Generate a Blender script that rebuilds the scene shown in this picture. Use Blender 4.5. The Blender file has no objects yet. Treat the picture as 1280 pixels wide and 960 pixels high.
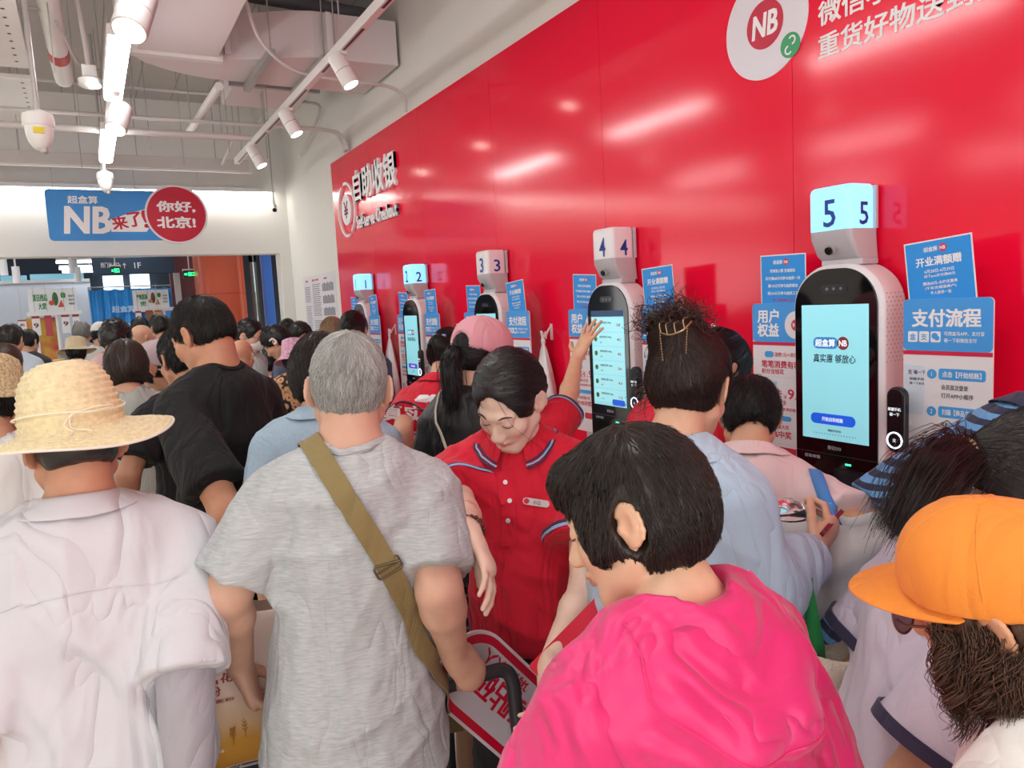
import bpy, math, random
import numpy as np
from mathutils import Vector, Matrix, Euler
R_ = math.radians
S = bpy.context.scene
COL = S.collection
np.random.seed(7); random.seed(7)

# ------------------------------------------------------------------ camera
FPX, PITCH, ROLL, YAW, EYE = 944.0, R_(6.2), R_(3.0), R_(29.0), 1.72
_f = np.array([math.sin(YAW)*math.cos(PITCH), math.cos(YAW)*math.cos(PITCH), -math.sin(PITCH)])
_r = np.cross(_f, [0, 0, 1.0]); _r /= np.linalg.norm(_r); _u = np.cross(_r, _f)
CR = _r*math.cos(ROLL) - _u*math.sin(ROLL)
CU = _u*math.cos(ROLL) + _r*math.sin(ROLL)
cd = bpy.data.cameras.new('camera'); cam = bpy.data.objects.new('camera', cd); COL.objects.link(cam)
cd.sensor_width = 36.0; cd.sensor_fit = 'HORIZONTAL'; cd.lens = FPX/1280*36
cd.clip_start = 0.02
cam.matrix_world = Matrix([[CR[0], CU[0], -_f[0], 0], [CR[1], CU[1], -_f[1], 0], [CR[2], CU[2], -_f[2], EYE], [0, 0, 0, 1]])
S.camera = cam
def ray(x, y): return _f + CR*(x-640)/FPX - CU*(y-480)/FPX
def at(x, y, d): return np.array([0, 0, EYE]) + ray(x, y)*d          # picture point at a depth -> place in the hall
def onX(x, y, X): r = ray(x, y); return np.array([0, 0, EYE]) + r*X/r[0]
def onY(x, y, Y): r = ray(x, y); return np.array([0, 0, EYE]) + r*Y/r[1]
def onZ(x, y, Z): r = ray(x, y); return np.array([0, 0, EYE]) + r*(Z-EYE)/r[2]

# ------------------------------------------------------------------ light and exposure
S.view_settings.view_transform = 'Standard'; S.view_settings.look = 'None'
S.view_settings.gamma = 1.0; S.view_settings.use_curve_mapping = False
S.view_settings.exposure = 1.45
LAMP = 10.0          # radiance of the linear lamp diffusers
w = bpy.data.worlds.new('world'); S.world = w; w.use_nodes = True
w.node_tree.nodes['Background'].inputs[0].default_value = (1.0, 0.985, 0.97, 1)
w.node_tree.nodes['Background'].inputs[1].default_value = 0.85
S.cycles.use_denoising = True
S.cycles.max_bounces = 6
S.cycles.diffuse_bounces = 3
S.cycles.glossy_bounces = 3
S.cycles.caustics_reflective = False; S.cycles.caustics_refractive = False

# ------------------------------------------------------------------ materials
def lin(h):
    if isinstance(h, str):
        h = h.lstrip('#'); c = [int(h[i:i+2], 16)/255 for i in (0, 2, 4)]
    else: c = list(h)
    return [x/12.92 if x <= .04045 else ((x+.055)/1.055)**2.4 for x in c] + [1.0]
_M = {}
def mat(name, col, rough=.6, metal=0., var=0., vscale=8., bump=0., bscale=60., emit=0., coat=0., sheen=0., trans=0., sss=0., spec=.5, attr=None, col2=None, stretch=None, fold=0., fscale=7., fstretch=(1.6, 1.6, .55)):
    if name in _M: return _M[name]
    m = bpy.data.materials.new(name); _M[name] = m; m.use_nodes = True
    nt = m.node_tree; b = nt.nodes['Principled BSDF']; L = nt.links.new
    c = lin(col); b.inputs['Base Color'].default_value = c
    b.inputs['Roughness'].default_value = rough; b.inputs['Metallic'].default_value = metal
    b.inputs['Specular IOR Level'].default_value = spec
    b.inputs['Coat Weight'].default_value = coat; b.inputs['Coat Roughness'].default_value = .06
    if sheen: b.inputs['Sheen Weight'].default_value = sheen
    if trans: b.inputs['Transmission Weight'].default_value = trans
    if sss:
        b.inputs['Subsurface Weight'].default_value = sss; b.inputs['Subsurface Radius'].default_value = (.012, .005, .003); b.inputs['Subsurface Scale'].default_value = 1.
    if emit:
        b.inputs['Emission Color'].default_value = c; b.inputs['Emission Strength'].default_value = emit
    src = None
    if var or bump or attr:
        tc = nt.nodes.new('ShaderNodeTexCoord'); vec = tc.outputs['Object']
        if stretch:
            mp = nt.nodes.new('ShaderNodeMapping'); mp.inputs['Scale'].default_value = stretch; L(vec, mp.inputs[0]); vec = mp.outputs[0]
    if var:
        n = nt.nodes.new('ShaderNodeTexNoise'); n.inputs['Scale'].default_value = vscale; n.inputs['Detail'].default_value = 3
        L(vec, n.inputs['Vector'])
        mx = nt.nodes.new('ShaderNodeMix'); mx.data_type = 'RGBA'
        rp = nt.nodes.new('ShaderNodeMapRange'); rp.inputs[1].default_value = .3; rp.inputs[2].default_value = .7; L(n.outputs['Fac'], rp.inputs[0])
        L(rp.outputs[0], mx.inputs[0])
        if col2 is not None: ca, cb = c, lin(col2)
        else: ca = [x*(1-var) for x in c[:3]]+[1]; cb = [min(1, x*(1+var)) for x in c[:3]]+[1]
        mx.inputs[6].default_value = ca; mx.inputs[7].default_value = cb
        src = mx.outputs[2]
    if attr:
        a = nt.nodes.new('ShaderNodeAttribute'); a.attribute_name = attr
        mx2 = nt.nodes.new('ShaderNodeMix'); mx2.data_type = 'RGBA'; mx2.blend_type = 'MULTIPLY'; mx2.inputs[0].default_value = 1
        if src: L(src, mx2.inputs[6])
        else: mx2.inputs[6].default_value = c
        L(a.outputs['Color'], mx2.inputs[7]); src = mx2.outputs[2]
    if src: L(src, b.inputs['Base Color'])
    if bump:
        n2 = nt.nodes.new('ShaderNodeTexNoise'); n2.inputs['Scale'].default_value = bscale; n2.inputs['Detail'].default_value = 2; L(vec, n2.inputs['Vector'])
        bp = nt.nodes.new('ShaderNodeBump'); bp.inputs['Strength'].default_value = bump; bp.inputs['Distance'].default_value = .01
        L(n2.outputs['Fac'], bp.inputs['Height']); L(bp.outputs[0], b.inputs['Normal'])
        if fold:   # creases of the cloth
            mp2 = nt.nodes.new('ShaderNodeMapping'); mp2.inputs['Scale'].default_value = fstretch; mp2.inputs['Rotation'].default_value = (.3, .5, .2); L(tc.outputs['Object'], mp2.inputs[0])
            n3 = nt.nodes.new('ShaderNodeTexNoise'); n3.inputs['Scale'].default_value = fscale; n3.inputs['Detail'].default_value = 2.2; n3.inputs['Distortion'].default_value = .9; L(mp2.outputs[0], n3.inputs['Vector'])
            s1 = nt.nodes.new('ShaderNodeMath'); s1.operation = 'SUBTRACT'; s1.inputs[1].default_value = .5; L(n3.outputs['Fac'], s1.inputs[0])
            s2 = nt.nodes.new('ShaderNodeMath'); s2.operation = 'ABSOLUTE'; L(s1.outputs[0], s2.inputs[0])
            s3 = nt.nodes.new('ShaderNodeMath'); s3.operation = 'POWER'; s3.inputs[1].default_value = .75; L(s2.outputs[0], s3.inputs[0])
            b2 = nt.nodes.new('ShaderNodeBump'); b2.inputs['Strength'].default_value = fold; b2.inputs['Distance'].default_value = .05
            L(s3.outputs[0], b2.inputs['Height']); L(b2.outputs[0], bp.inputs['Normal'])
    return m
def nodes(m): return m.node_tree.nodes, m.node_tree.links.new, m.node_tree.nodes['Principled BSDF']

# ------------------------------------------------------------------ object helpers
def tag(o, label=None, cat=None, group=None, kind=None):
    if label: o['label'] = label
    if cat: o['category'] = cat
    if group: o['group'] = group
    if kind: o['kind'] = kind
    return o
def empty(name, loc=(0, 0, 0), rz=0., label=None, cat=None, group=None, kind=None):
    o = bpy.data.objects.new(name, None); COL.objects.link(o); o.empty_display_size = .05
    o.location = loc; o.rotation_euler = (0, 0, rz)
    return tag(o, label, cat, group, kind)
def mesh_obj(name, V, Fc, m, parent=None, smooth=False, loc=None, rot=None, autos=None):
    me = bpy.data.meshes.new(name); me.from_pydata([tuple(map(float, v)) for v in V], [], Fc); me.update()
    if m is not None: me.materials.append(m)
    if smooth: me.polygons.foreach_set('use_smooth', [True]*len(me.polygons))
    if smooth and autos:
        me.set_sharp_from_angle(angle=R_(autos))
    o = bpy.data.objects.new(name, me); COL.objects.link(o)
    if parent: o.parent = parent
    if loc is not None: o.location = loc
    if rot is not None: o.rotation_euler = rot
    return o
class MB:
    """collects simple shapes, links them as one mesh object"""
    def __init__(s): s.v = []; s.f = []
    def add(s, V, F):
        n = len(s.v); s.v += [tuple(map(float, p)) for p in V]; s.f += [tuple(i+n for i in f) for f in F]; return s
    def box(s, lo, hi, rot=None, piv=None):
        x0, y0, z0 = lo; x1, y1, z1 = hi
        V = [(x0, y0, z0), (x1, y0, z0), (x1, y1, z0), (x0, y1, z0), (x0, y0, z1), (x1, y0, z1), (x1, y1, z1), (x0, y1, z1)]
        if rot is not None:
            c = Vector(piv if piv is not None else ((x0+x1)/2, (y0+y1)/2, (z0+z1)/2)); Rm = Euler(rot).to_matrix()
            V = [tuple(Rm @ (Vector(p)-c)+c) for p in V]
        return s.add(V, [(0, 3, 2, 1), (4, 5, 6, 7), (0, 1, 5, 4), (1, 2, 6, 5), (2, 3, 7, 6), (3, 0, 4, 7)])
    def prism(s, pts, y0, y1):
        """outline in local X-Z, extruded along local Y"""
        n = len(pts); V = [(p[0], y0, p[1]) for p in pts]+[(p[0], y1, p[1]) for p in pts]
        F = [tuple(range(n)), tuple(range(2*n-1, n-1, -1))]+[(i, i+n, (i+1) % n+n, (i+1) % n) for i in range(n)]
        return s.add(V, F)
    def prism_z(s, pts, z0, z1):
        n = len(pts); V = [(p[0], p[1], z0) for p in pts]+[(p[0], p[1], z1) for p in pts]
        F = [tuple(range(n-1, -1, -1)), tuple(range(n, 2*n))]+[(i, (i+1) % n, (i+1) % n+n, i+n) for i in range(n)]
        return s.add(V, F)
    def tube(s, path, r, n=10, cap=True, flat=1.0):
        P = [Vector(tuple(map(float, p))) for p in path]; rr = r if hasattr(r, '__len__') else [r]*len(P)
        up = Vector((0, 0, 1)); V = []; prev = None
        for i, p in enumerate(P):
            t = (P[min(i+1, len(P)-1)]-P[max(i-1, 0)]).normalized()
            if prev is None:
                a = t.cross(up)
                if a.length < .05: a = t.cross(Vector((1, 0, 0)))
                a.normalize()
            else:
                a = prev-t*prev.dot(t); a.normalize()
            prev = a; b = t.cross(a)
            for k in range(n):
                an = 2*math.pi*k/n; V.append(tuple(p+a*(math.cos(an)*rr[i])+b*(math.sin(an)*rr[i]*flat)))
        F = [(i*n+k, i*n+(k+1) % n, (i+1)*n+(k+1) % n, (i+1)*n+k) for i in range(len(P)-1) for k in range(n)]
        if cap: F += [tuple(range(n-1, -1, -1)), tuple(range((len(P)-1)*n, len(P)*n))]
        return s.add(V, F)
    def lathe(s, prof, n=32, o=(0, 0, 0), rot=None, sx=1., sy=1.):
        """profile of (radius, height) about local Z"""
        V = []; Rm = Euler(rot).to_matrix() if rot is not None else None
        for r, z in prof:
            for k in range(n):
                a = 2*math.pi*k/n; p = Vector((r*math.cos(a)*sx, r*math.sin(a)*sy, z))
                if Rm is not None: p = Rm @ p
                V.append((p.x+o[0], p.y+o[1], p.z+o[2]))
        m = len(prof)
        F = [(i*n+k, i*n+(k+1) % n, (i+1)*n+(k+1) % n, (i+1)*n+k) for i in range(m-1) for k in range(n)]
        F += [tuple(range(n-1, -1, -1)), tuple(range((m-1)*n, m*n))]
        return s.add(V, F)
    def build(s, name, m, parent=None, smooth=False, bevel=0., loc=None, rot=None, autos=35):
        o = mesh_obj(name, s.v, s.f, m, parent, smooth, loc, rot, autos)
        if bevel:
            b = o.modifiers.new('bevel', 'BEVEL'); b.width = bevel; b.segments = 2; b.limit_method = 'ANGLE'; b.angle_limit = R_(40)
        return o
def rrect(x0, z0, x1, z1, r, n=6):
    r = min(r, (x1-x0)/2-1e-4, (z1-z0)/2-1e-4); P = []
    for cx, cz, a0 in ((x1-r, z0+r, -90), (x1-r, z1-r, 0), (x0+r, z1-r, 90), (x0+r, z0+r, 180)):
        for k in range(n+1):
            a = R_(a0+90*k/n); P.append((cx+r*math.cos(a), cz+r*math.sin(a)))
    return P
def circ(cx, cz, r, n=40, a0=0., a1=360.):
    return [(cx+r*math.cos(R_(a0+(a1-a0)*k/n)), cz+r*math.sin(R_(a0+(a1-a0)*k/n))) for k in range(n if a1-a0 >= 360 else n+1)]
def arc_band(cx, cz, r0, r1, a0, a1, n=30):
    return circ(cx, cz, r1, n, a0, a1)+circ(cx, cz, r0, n, a0, a1)[::-1]
_DG = None
def text_geo(body, size, bold=.012, ext=.0, shear=0.):
    """flat lettering in X-Z, origin at the left of the base line; returns verts, faces, width"""
    c = bpy.data.curves.new('lettering', 'FONT'); c.body = body; c.size = size; c.offset = bold*size; c.extrude = ext; c.shear = shear
    c.resolution_u = 2
    o = bpy.data.objects.new('lettering', c); COL.objects.link(o)
    dg = bpy.context.evaluated_depsgraph_get(); dg.update()
    me = bpy.data.meshes.new_from_object(o.evaluated_get(dg))
    V = [(v.co.x, -v.co.z, v.co.y) for v in me.vertices]; Fc = [tuple(p.vertices) for p in me.polygons]
    bpy.data.objects.remove(o); bpy.data.curves.remove(c); bpy.data.meshes.remove(me)
    return V, Fc
class Lettering(MB):
    """writing laid on a panel: local X right, local Z up, facing local -Y"""
    def put(s, body, x, z, h, w=None, align='L', y=0., bold=.012, shear=0., rot=0., ext=0.):
        V, Fc = text_geo(body, h*1.12, min(bold, .008), ext, shear)
        if not V: return s
        xs = [v[0] for v in V]; x0, x1 = min(xs), max(xs); zs = [v[2] for v in V]; z0, z1 = min(zs), max(zs)
        kx = 1. if w is None else w/max(x1-x0, 1e-6); W = (x1-x0)*kx
        ox = {'L': 0, 'C': -W/2, 'R': -W}[align]; kz = h/max(z1-z0, 1e-6) if body.strip() not in '·-—,' else 1.
        ca, sa = math.cos(R_(rot)), math.sin(R_(rot)); P = []
        for vx, vy, vz in V:
            a = (vx-x0)*kx+ox; b = (vz-(z0+z1)/2)*kz
            P.append((x+a*ca-b*sa, y+vy, z+a*sa+b*ca))
        d = max(0., bold-.006)*h*.9
        for k, (ex, ez) in enumerate(((0, 0),) if d < 1e-5 else ((0, 0), (d, d*.6), (-d, d*.6), (d, -d*.6), (-d, -d*.6))):
            s.add([(p[0]+ex, p[1]-.00003*k, p[2]+ez) for p in P], Fc)
        return s
# ------------------------------------------------------------------ shared colours
WHITE = mat('white_paint', '#f2efe9', .7, bump=.04, bscale=40)
WHITE2 = mat('white_steel', '#efecea', .45)
GREY = mat('grey_steel', '#b9b6b4', .4, metal=.3)
DGREY = mat('dark_rubber', '#2b2c30', .55)
BLACK = mat('black_plastic', '#0c0c0f', .35)
RED = mat('sign_red', '#d80d36', .4)
BLUE = mat('sign_blue', '#2f8fe0', .45)
LAMPM = mat('lamp_diffuser', '#ffffff', .5, emit=LAMP)
XW, YB, CEIL, YP = 2.225, 9.43, 4.15, 7.44

# ------------------------------------------------------------------ setting
def struct(mb, name, m, **k): return tag(mb.build(name, m, **k), kind='structure')
FLOOR = mat('floor_tile', '#d9cfbb', .35, var=.09, vscale=90)
nd, lk, bs = nodes(FLOOR)
tc = nd.new('ShaderNodeTexCoord'); br = nd.new('ShaderNodeTexBrick'); br.offset = 0; br.inputs['Scale'].default_value = 1.0
br.inputs['Brick Width'].default_value = .8; br.inputs['Row Height'].default_value = .8; br.inputs['Mortar Size'].default_value = .006; br.inputs['Mortar Smooth'].default_value = .1
mpn = nd.new('ShaderNodeMapping'); mpn.inputs['Location'].default_value = (.22, .31, 0); lk(tc.outputs['Object'], mpn.inputs[0]); lk(mpn.outputs[0], br.inputs['Vector'])
old = bs.inputs['Base Color'].links[0].from_socket
lk(old, br.inputs['Color1']); lk(old, br.inputs['Color2']); br.inputs['Mortar'].default_value = lin('#4b4740')
lk(br.outputs['Color'], bs.inputs['Base Color'])
struct(MB().box((-7, -5, -.1), (4, 18, 0)), 'floor', FLOOR)

CE = mat('ceiling_deck', '#c9c4bf', .85)
nd, lk, bs = nodes(CE)
tc = nd.new('ShaderNodeTexCoord'); wv = nd.new('ShaderNodeTexWave'); wv.bands_direction = 'X'; wv.wave_profile = 'SAW'; wv.inputs['Scale'].default_value = .9
lk(tc.outputs['Object'], wv.inputs['Vector'])
rp = nd.new('ShaderNodeValToRGB'); rp.color_ramp.elements[0].position = 0; rp.color_ramp.elements[0].color = lin('#8d8884'); rp.color_ramp.elements[1].position = .04; rp.color_ramp.elements[1].color = lin('#c9c4bf')
lk(wv.outputs['Fac'], rp.inputs[0]); lk(rp.outputs[0], bs.inputs['Base Color'])
struct(MB().box((-7, -5, CEIL), (2.5, YB+.3, CEIL+.12)), 'ceiling', CE)
struct(MB().box((XW+.02, -5, 0), (XW+.3, YB+.3, CEIL)), 'wall_right', WHITE)
b = MB(); b.box((-7, YB, 2.45), (XW+.02, YB+.25, CEIL)); b.box((2.115, YB, 0), (XW+.02, YB+.25, 2.45))
struct(b, 'wall_back', WHITE)
struct(MB().box((-7.2, -5, 0), (-7, YB+.3, CEIL)), 'wall_left', WHITE)
REDW = mat('red_gloss_panel', '#fb0f3c', .13, spec=.4)
nd, lk, bs = nodes(REDW); bs.inputs['Coat Weight'].default_value = .22; bs.inputs['Coat Roughness'].default_value = .2
b = MB(); ys = [-5, -1.46, -.345, .77, 1.886, 3.0, 4.11, 5.22, 6.33, YP]
for y0, y1 in zip(ys[:-1], ys[1:]): b.box((XW, y0+.0012, .1), (XW+.0195, y1-.0012, 3.151))
struct(b, 'trim_1', REDW)
b = MB().box((XW+.005, -5, 0), (XW+.0195, YB, .098)); struct(b, 'baseboard_right', GREY)
# a step of the slab along the wall under the ceiling
struct(MB().box((1.95, 6.6, 3.95), (XW+.0195, YB, CEIL-.002)), 'trim_2', WHITE)

# ------------------------------------------------------------------ linear lamps on their rail
def batten(x, y0, label, ln=1.16, z=3.1):
    t = empty('linear_lamp', (x, y0, z), 0, label, 'ceiling lamp', 'linear lamps under the ceiling')
    MB().box((-.055, 0, .03), (.055, ln, .085)).build('housing', WHITE2, t, bevel=.004)
    MB().prism([(-.05, .03), (-.048, .006), (-.03, 0), (.03, 0), (.048, .006), (.05, .03)], .01, ln-.01).build('diffuser', LAMPM, t)
    for y in (.2, ln-.2): MB().tube([(0, y, .085), (0, y, CEIL-z)], .004, 6).build('suspension_rod', GREY, t)
    return t
VIS = {4.32: 'linear lamp beside the tilted white spotlight, larger of the two lit strips', 6.4: 'linear lamp above the dome camera and blue hanging sign, smaller lit strip'}
for y0 in (-2.0, .1, 2.2, 4.32, 6.4): batten(.28, y0, VIS.get(y0, 'linear lamp of the row along the red wall, above the queue'))
for x in (-2.3, -4.9):  # further rows out of view, added to light the hall
    for y0 in (-2.0, .1, 2.2, 4.32, 6.4): batten(x, y0, 'linear lamp of the rows away from the red wall')
rail = empty('lamp_rail', (.28, -3, 3.19), 0, 'white rail over the linear lamps running towards the back wall', 'lamp rail')
MB().box((-.02, 0, 0), (.02, 12.2, .03)).build('channel', WHITE2, rail)
# wall washer above the doorway
ws = empty('wall_washer', (-6, YB-.14, 3.12), 0, 'long white linear wall washer above the doorway header', 'wall lamp')
MB().box((0, 0, .03), (8.05, .10, .075)).build('housing', WHITE2, ws, bevel=.004)
MB().box((0, .03, .008), (8.05, .09, .0299)).build('diffuser', mat('washer_diffuser', '#fffdf8', .5, emit=6), ws)
MB().box((0, .10, .04), (8.05, .139, .06)).build('bracket', WHITE2, ws)

def spot(name, loc, aim, L, r, label, group, parent_drop=.06):
    """cylinder head hung from a stem, lens at the aimed end"""
    t = empty(name, loc, 0, label, 'spotlight', group)
    a = Vector(aim).normalized(); c = Vector((0, 0, -parent_drop-.03))
    MB().box((-.02, -.05, -.02), (.02, .05, 0)).build('adapter', WHITE2, t, bevel=.003)
    MB().tube([(0, 0, -.02), (0, 0, -parent_drop), c], .009, 8).build('stem', WHITE2, t, True)
    p0 = c-a*L*.45; p1 = c+a*L*.55; pm = c+a*L*.08
    HM = mat('spot_head_grey', '#bdb5b3', .5) if group.endswith('rail') else WHITE2
    MB().tube([p0, p0+a*.004, pm-a*.003], [r*.93, r, r], 28).build('head', HM, t, True)
    MB().tube([pm, p1-a*.004, p1], [r, r, r*.96], 28).build('barrel', HM, t, True)
    MB().tube([pm-a*.003, pm], [r*.96, r*.96], 28).build('ring', BLACK, t, True)
    MB().tube([p1, p1+a*.002], [r*.86, r*.86], 28).build('lens', mat('spot_lens', '#fff6e8', .4, emit=4), t)
    return t
# track along the red wall with three small spots
z = 3.2; tx = 1.43
tr = empty('light_track', (tx, 1.5, z), 0, 'white light track with black slots hanging parallel to the red wall', 'light track')
MB().box((-.02, 0, 0), (.02, 6.42, .055)).build('channel', WHITE2, tr)
b = MB()
for y0, y1 in ((.1, 2.2), (2.5, 3.3), (3.7, 4.9), (5.0, 6.3)): b.box((-.008, y0, -.0015), (.008, y1, .001)); b.box((.0195, y0, .02), (.0215, y1, .035))
b.build('slot', BLACK, tr)
for y in (.5, 2.9, 4.9, 6.1): MB().tube([(0, y, .05), (0, y, CEIL-z)], .004, 6).build('suspension_rod', GREY, tr)
for (px, py), lab in (((428, 66), 'small white track spotlight nearest the camera, largest of three'), ((361, 136), 'small white track spotlight in the middle of the three'), ((321, 181), 'small white track spotlight at the far end of the track')):
    p = onZ(px, py, z); spot('track_spotlight', (tx, p[1], z), (.42, -.25, -1), .19, .05, lab, 'spotlights on the track by the red wall')
for (px, py, r, L), lab in (((147, 14, .066, .2), 'large white spotlight at the top edge over the lit strip'), ((137, 148, .06, .17), 'white spotlight between the two lit linear lamps')):
    p = onZ(px, py, 2.9); t = spot('rail_spotlight', (.28, p[1], 3.06), (-.35, -.5, -1), L, r, lab, 'spotlights on the lamp rail', .12)
    MB().box((-.015, -.03, 0), (.015, .03, .09)).build('bracket', WHITE2, t)
# ------------------------------------------------------------------ ducts, pipes, cameras under the ceiling
DUCT = mat('duct_white', '#eadfe0', .6)
dk = empty('air_duct', (0, 0, 0), 0, 'white air duct coming out of the wall and bending round towards the camera', 'air duct')
outer = [(2.22, 6.3), (1.5, 6.3), (1.15, 6.28), (.98, 6.265), (.8, 6.21), (.65, 6.12), (.53, 6.02), (.44, 5.88), (.43, 5.76)]
inner = [(1.0, 5.76), (1.12, 5.74), (1.3, 5.66), (1.45, 5.57), (1.6, 5.52), (2.22, 5.5)]
MB().prism_z((outer+inner)[::-1], 3.52, 3.84).build('elbow', DUCT, dk, bevel=.006)
MB().box((.46, 1.2, 3.5), (.97, 5.68, 3.98)).build('plenum', mat('plenum_white', '#f4eef0', .6), dk, bevel=.006)
MB().box((.41, 5.68, 3.475), (1.0, 5.75, 3.53)).build('flange', WHITE2, dk, bevel=.003)
b = MB()
for x in (1.25, 1.62): b.box((x, 5.42, 3.47), (x+.05, 6.36, 3.515))
b.build('hanger_rail', GREY, dk)
for x in (1.275, 1.645):
    for y in (5.45, 6.33): MB().tube([(x, y, 3.48), (x, y, CEIL)], .005, 6).build('hanger_rod', GREY, dk)
for x0, x1 in ((1.02, 1.06), (1.66, 1.7)): MB().prism_z([(x0, 5.40 if x0 > 1.5 else 5.70), (x1, 5.40 if x0 > 1.5 else 5.70), (x1, 5.5 if x0 > 1.5 else 5.76), (x0, 5.5 if x0 > 1.5 else 5.76)], 3.54, 3.8).build('seam_flange', WHITE2, dk)
d2 = empty('return_duct', (0, 0, 0), 0, 'pale duct section behind the bent white duct', 'air duct')
MB().box((1.25, 6.7, 3.62), (1.9, 7.38, 3.9)).build('casing', DUCT, d2, bevel=.005)
MB().box((1.2, 6.66, 3.6), (1.95, 6.7, 3.92)).build('flange', GREY, d2)
for x in (1.3, 1.85): MB().tube([(x, 7.1, 3.9), (x, 7.1, CEIL)], .005, 6).build('hanger_rod', GREY, d2)
def pipe(name, path, r, m, label, cat='pipe', rods=(), smooth=True, n=12):
    t = empty(name, (0, 0, 0), 0, label, cat)
    MB().tube(path, r, n).build('tube', m, t, smooth, autos=50)
    for p in rods: MB().tube([p, (p[0], p[1], CEIL)], .004, 6).build('hanger_rod', GREY, t)
    return t
PG = mat('pale_pipe', '#dcd8d6', .5)
def arc(pts, n=10):
    """smooth path through points (Catmull-Rom)"""
    P = [np.array(p, float) for p in pts]; P = [2*P[0]-P[1]]+P+[2*P[-1]-P[-2]]; out = []
    for i in range(1, len(P)-2):
        for k in range(n):
            t = k/n; out.append(.5*((2*P[i])+(-P[i-1]+P[i+1])*t+(2*P[i-1]-5*P[i]+4*P[i+1]-P[i+2])*t*t+(-P[i-1]+3*P[i]-3*P[i+1]+P[i+2])*t**3))
    return out+[P[-2]]
# bundle of three conduits along X, bending down at the wall
for k in range(3):
    y = 6.82+.045*k; zz = 3.33+.012*k
    pipe('ceiling_conduit', [(-6.9, y, zz), (1.85, y, zz)]+arc([(1.95, y, zz), (2.12, y, zz-.02), (2.2, y, zz-.12), (2.2, y, 3.16)], 6), .016, PG, ['lower', 'middle', 'upper'][k]+' of three parallel conduits crossing the ceiling', 'conduit', [(-4.2, y, zz), (-1.4, y, zz), (.5, y, zz), (1.5, y, zz)])
pipe('sprinkler_pipe', [(-6.9, 6.6, 3.17), (1.32, 6.6, 3.17)], .026, PG, 'thick pale pipe under the three conduits', rods=[(-3, 6.6, 3.17), (1.1, 6.6, 3.17), (.1, 6.6, 3.17)])
pipe('thin_conduit', [(-6.9, 7.5, 3.74), (2.0, 7.5, 3.74)]+arc([(2.05, 7.5, 3.74), (2.18, 7.5, 3.7), (2.19, 7.9, 3.55), (2.19, 8.4, 3.42)], 5), .014, PG, 'thin conduit crossing above the bundle of three', 'conduit', [(-.5, 7.5, 3.74), (1.3, 7.5, 3.74)])
pipe('curved_cable', arc([(1.0, 4.9, 3.72), (1.15, 5.2, 3.5), (1.4, 5.34, 3.36), (1.8, 5.36, 3.33), (2.08, 5.36, 3.32), (2.19, 5.36, 3.25), (2.2, 5.36, 3.153)], 8), .012, PG, 'pale cable curving along under the duct to the red wall', 'cable', [(1.7, 5.36, 3.34)])
tb = empty('cable_trunking', (0, 0, 0), 0, 'pale trunking beam crossing above the blue hanging sign', 'trunking')
MB().box((-6.9, 8.55, 3.255), (1.67, 8.67, 3.37)).build('casing', mat('trunking_pale', '#d6d2d0', .6), tb, bevel=.004)
MB().box((-6.9, 8.56, 3.235), (1.7, 8.60, 3.2549)).build('lip', WHITE2, tb)
for x in (-3.5, -1.2, -.4, .6, 1.35): MB().tube([(x, 8.61, 3.37), (x, 8.61, CEIL)], .005, 6).build('hanger_rod', GREY, tb)
p0, p1 = at(60, 0, 4.4), at(80, 100, 5.5)
pipe('white_drain_pipe', [p0+(p0-p1)*.5, p0, p1-(p1-p0)*.06, p1, p1+[.0, .02, -.02]], [.062, .062, .062, .06, .03], WHITE2, 'thick round white pipe with a red band ending under the ceiling', rods=[tuple(p0)])
q = p0+(p1-p0)*.56; a_ = (p1-p0)/np.linalg.norm(p1-p0)
o = MB().tube([q, q+a_*.14], .0635, 16).build('pipe_band', mat('band_red', '#c4483f', .5), None, True); tag(o, 'red printed band round the thick white pipe', 'pipe label')
# perforated panels, upper left
PER = mat('panel_white', '#f3efec', .6)
for (c, lab) in (((-.62, 4.0, -.17, 6.35), 'perforated white ceiling panel at the upper corner, largest'), ((-.62, 6.62, -.17, 8.0), 'second perforated white ceiling panel, half behind the conduits')):
    t = empty('perforated_panel', (c[0], c[1], 3.5), 0, lab, 'ceiling panel', 'perforated ceiling panels')
    MB().box((0, 0, 0), (c[2]-c[0], c[3]-c[1], .035)).build('plate', PER, t, bevel=.004)
    b = MB(); n = int((c[3]-c[1])/.14)
    for k in range(n):
        for x in (c[2]-c[0]-.07, .08): b.tube([(x, .1+k*.14, -.0012), (x, .1+k*.14, .002)], .011, 10)
    b.build('hole_pattern', mat('hole_dark', '#4a4744', .8), t)
    for x in (.03, c[2]-c[0]-.03):
        for y in (.1, c[3]-c[1]-.1): MB().tube([(x, y, .03), (x, y, CEIL-3.5)], .005, 6).build('hanger_rod', GREY, t)
# drop conduits with dome cameras
CAM = mat('camera_white', '#f4f3f0', .35)
def dome(px, py, d, r, lab, tag_yellow):
    p = at(px, py, d); t = empty('dome_camera', p, 0, lab, 'security camera', 'dome security cameras')
    MB().tube([(0, 0, .0), (0, 0, CEIL-p[2])], r*.17, 12).build('drop_pipe', GREY, t, True)
    MB().lathe([(r*.3, .03), (r*.95, .01), (r, -.01), (r, -.035), (r*.94, -.045)], 32).build('base', CAM, t, True)
    MB().lathe([(r*.9, -.045), (r*.86, -.08), (r*.72, -.115), (r*.5, -.14), (r*.2, -.155)], 32).build('dome', CAM, t, True, autos=60)
    MB().lathe([(r*.2, -.12), (r*.26, -.14), (r*.24, -.162), (r*.15, -.168)], 20, (r*.2, -r*.15, 0)).build('eye', GREY, t, True)
    if tag_yellow: MB().box((-.022, -r*.93, -.085), (.022, -r*.80, -.058)).build('sticker', mat('sticker_yellow', '#e8d52a', .5), t)
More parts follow.
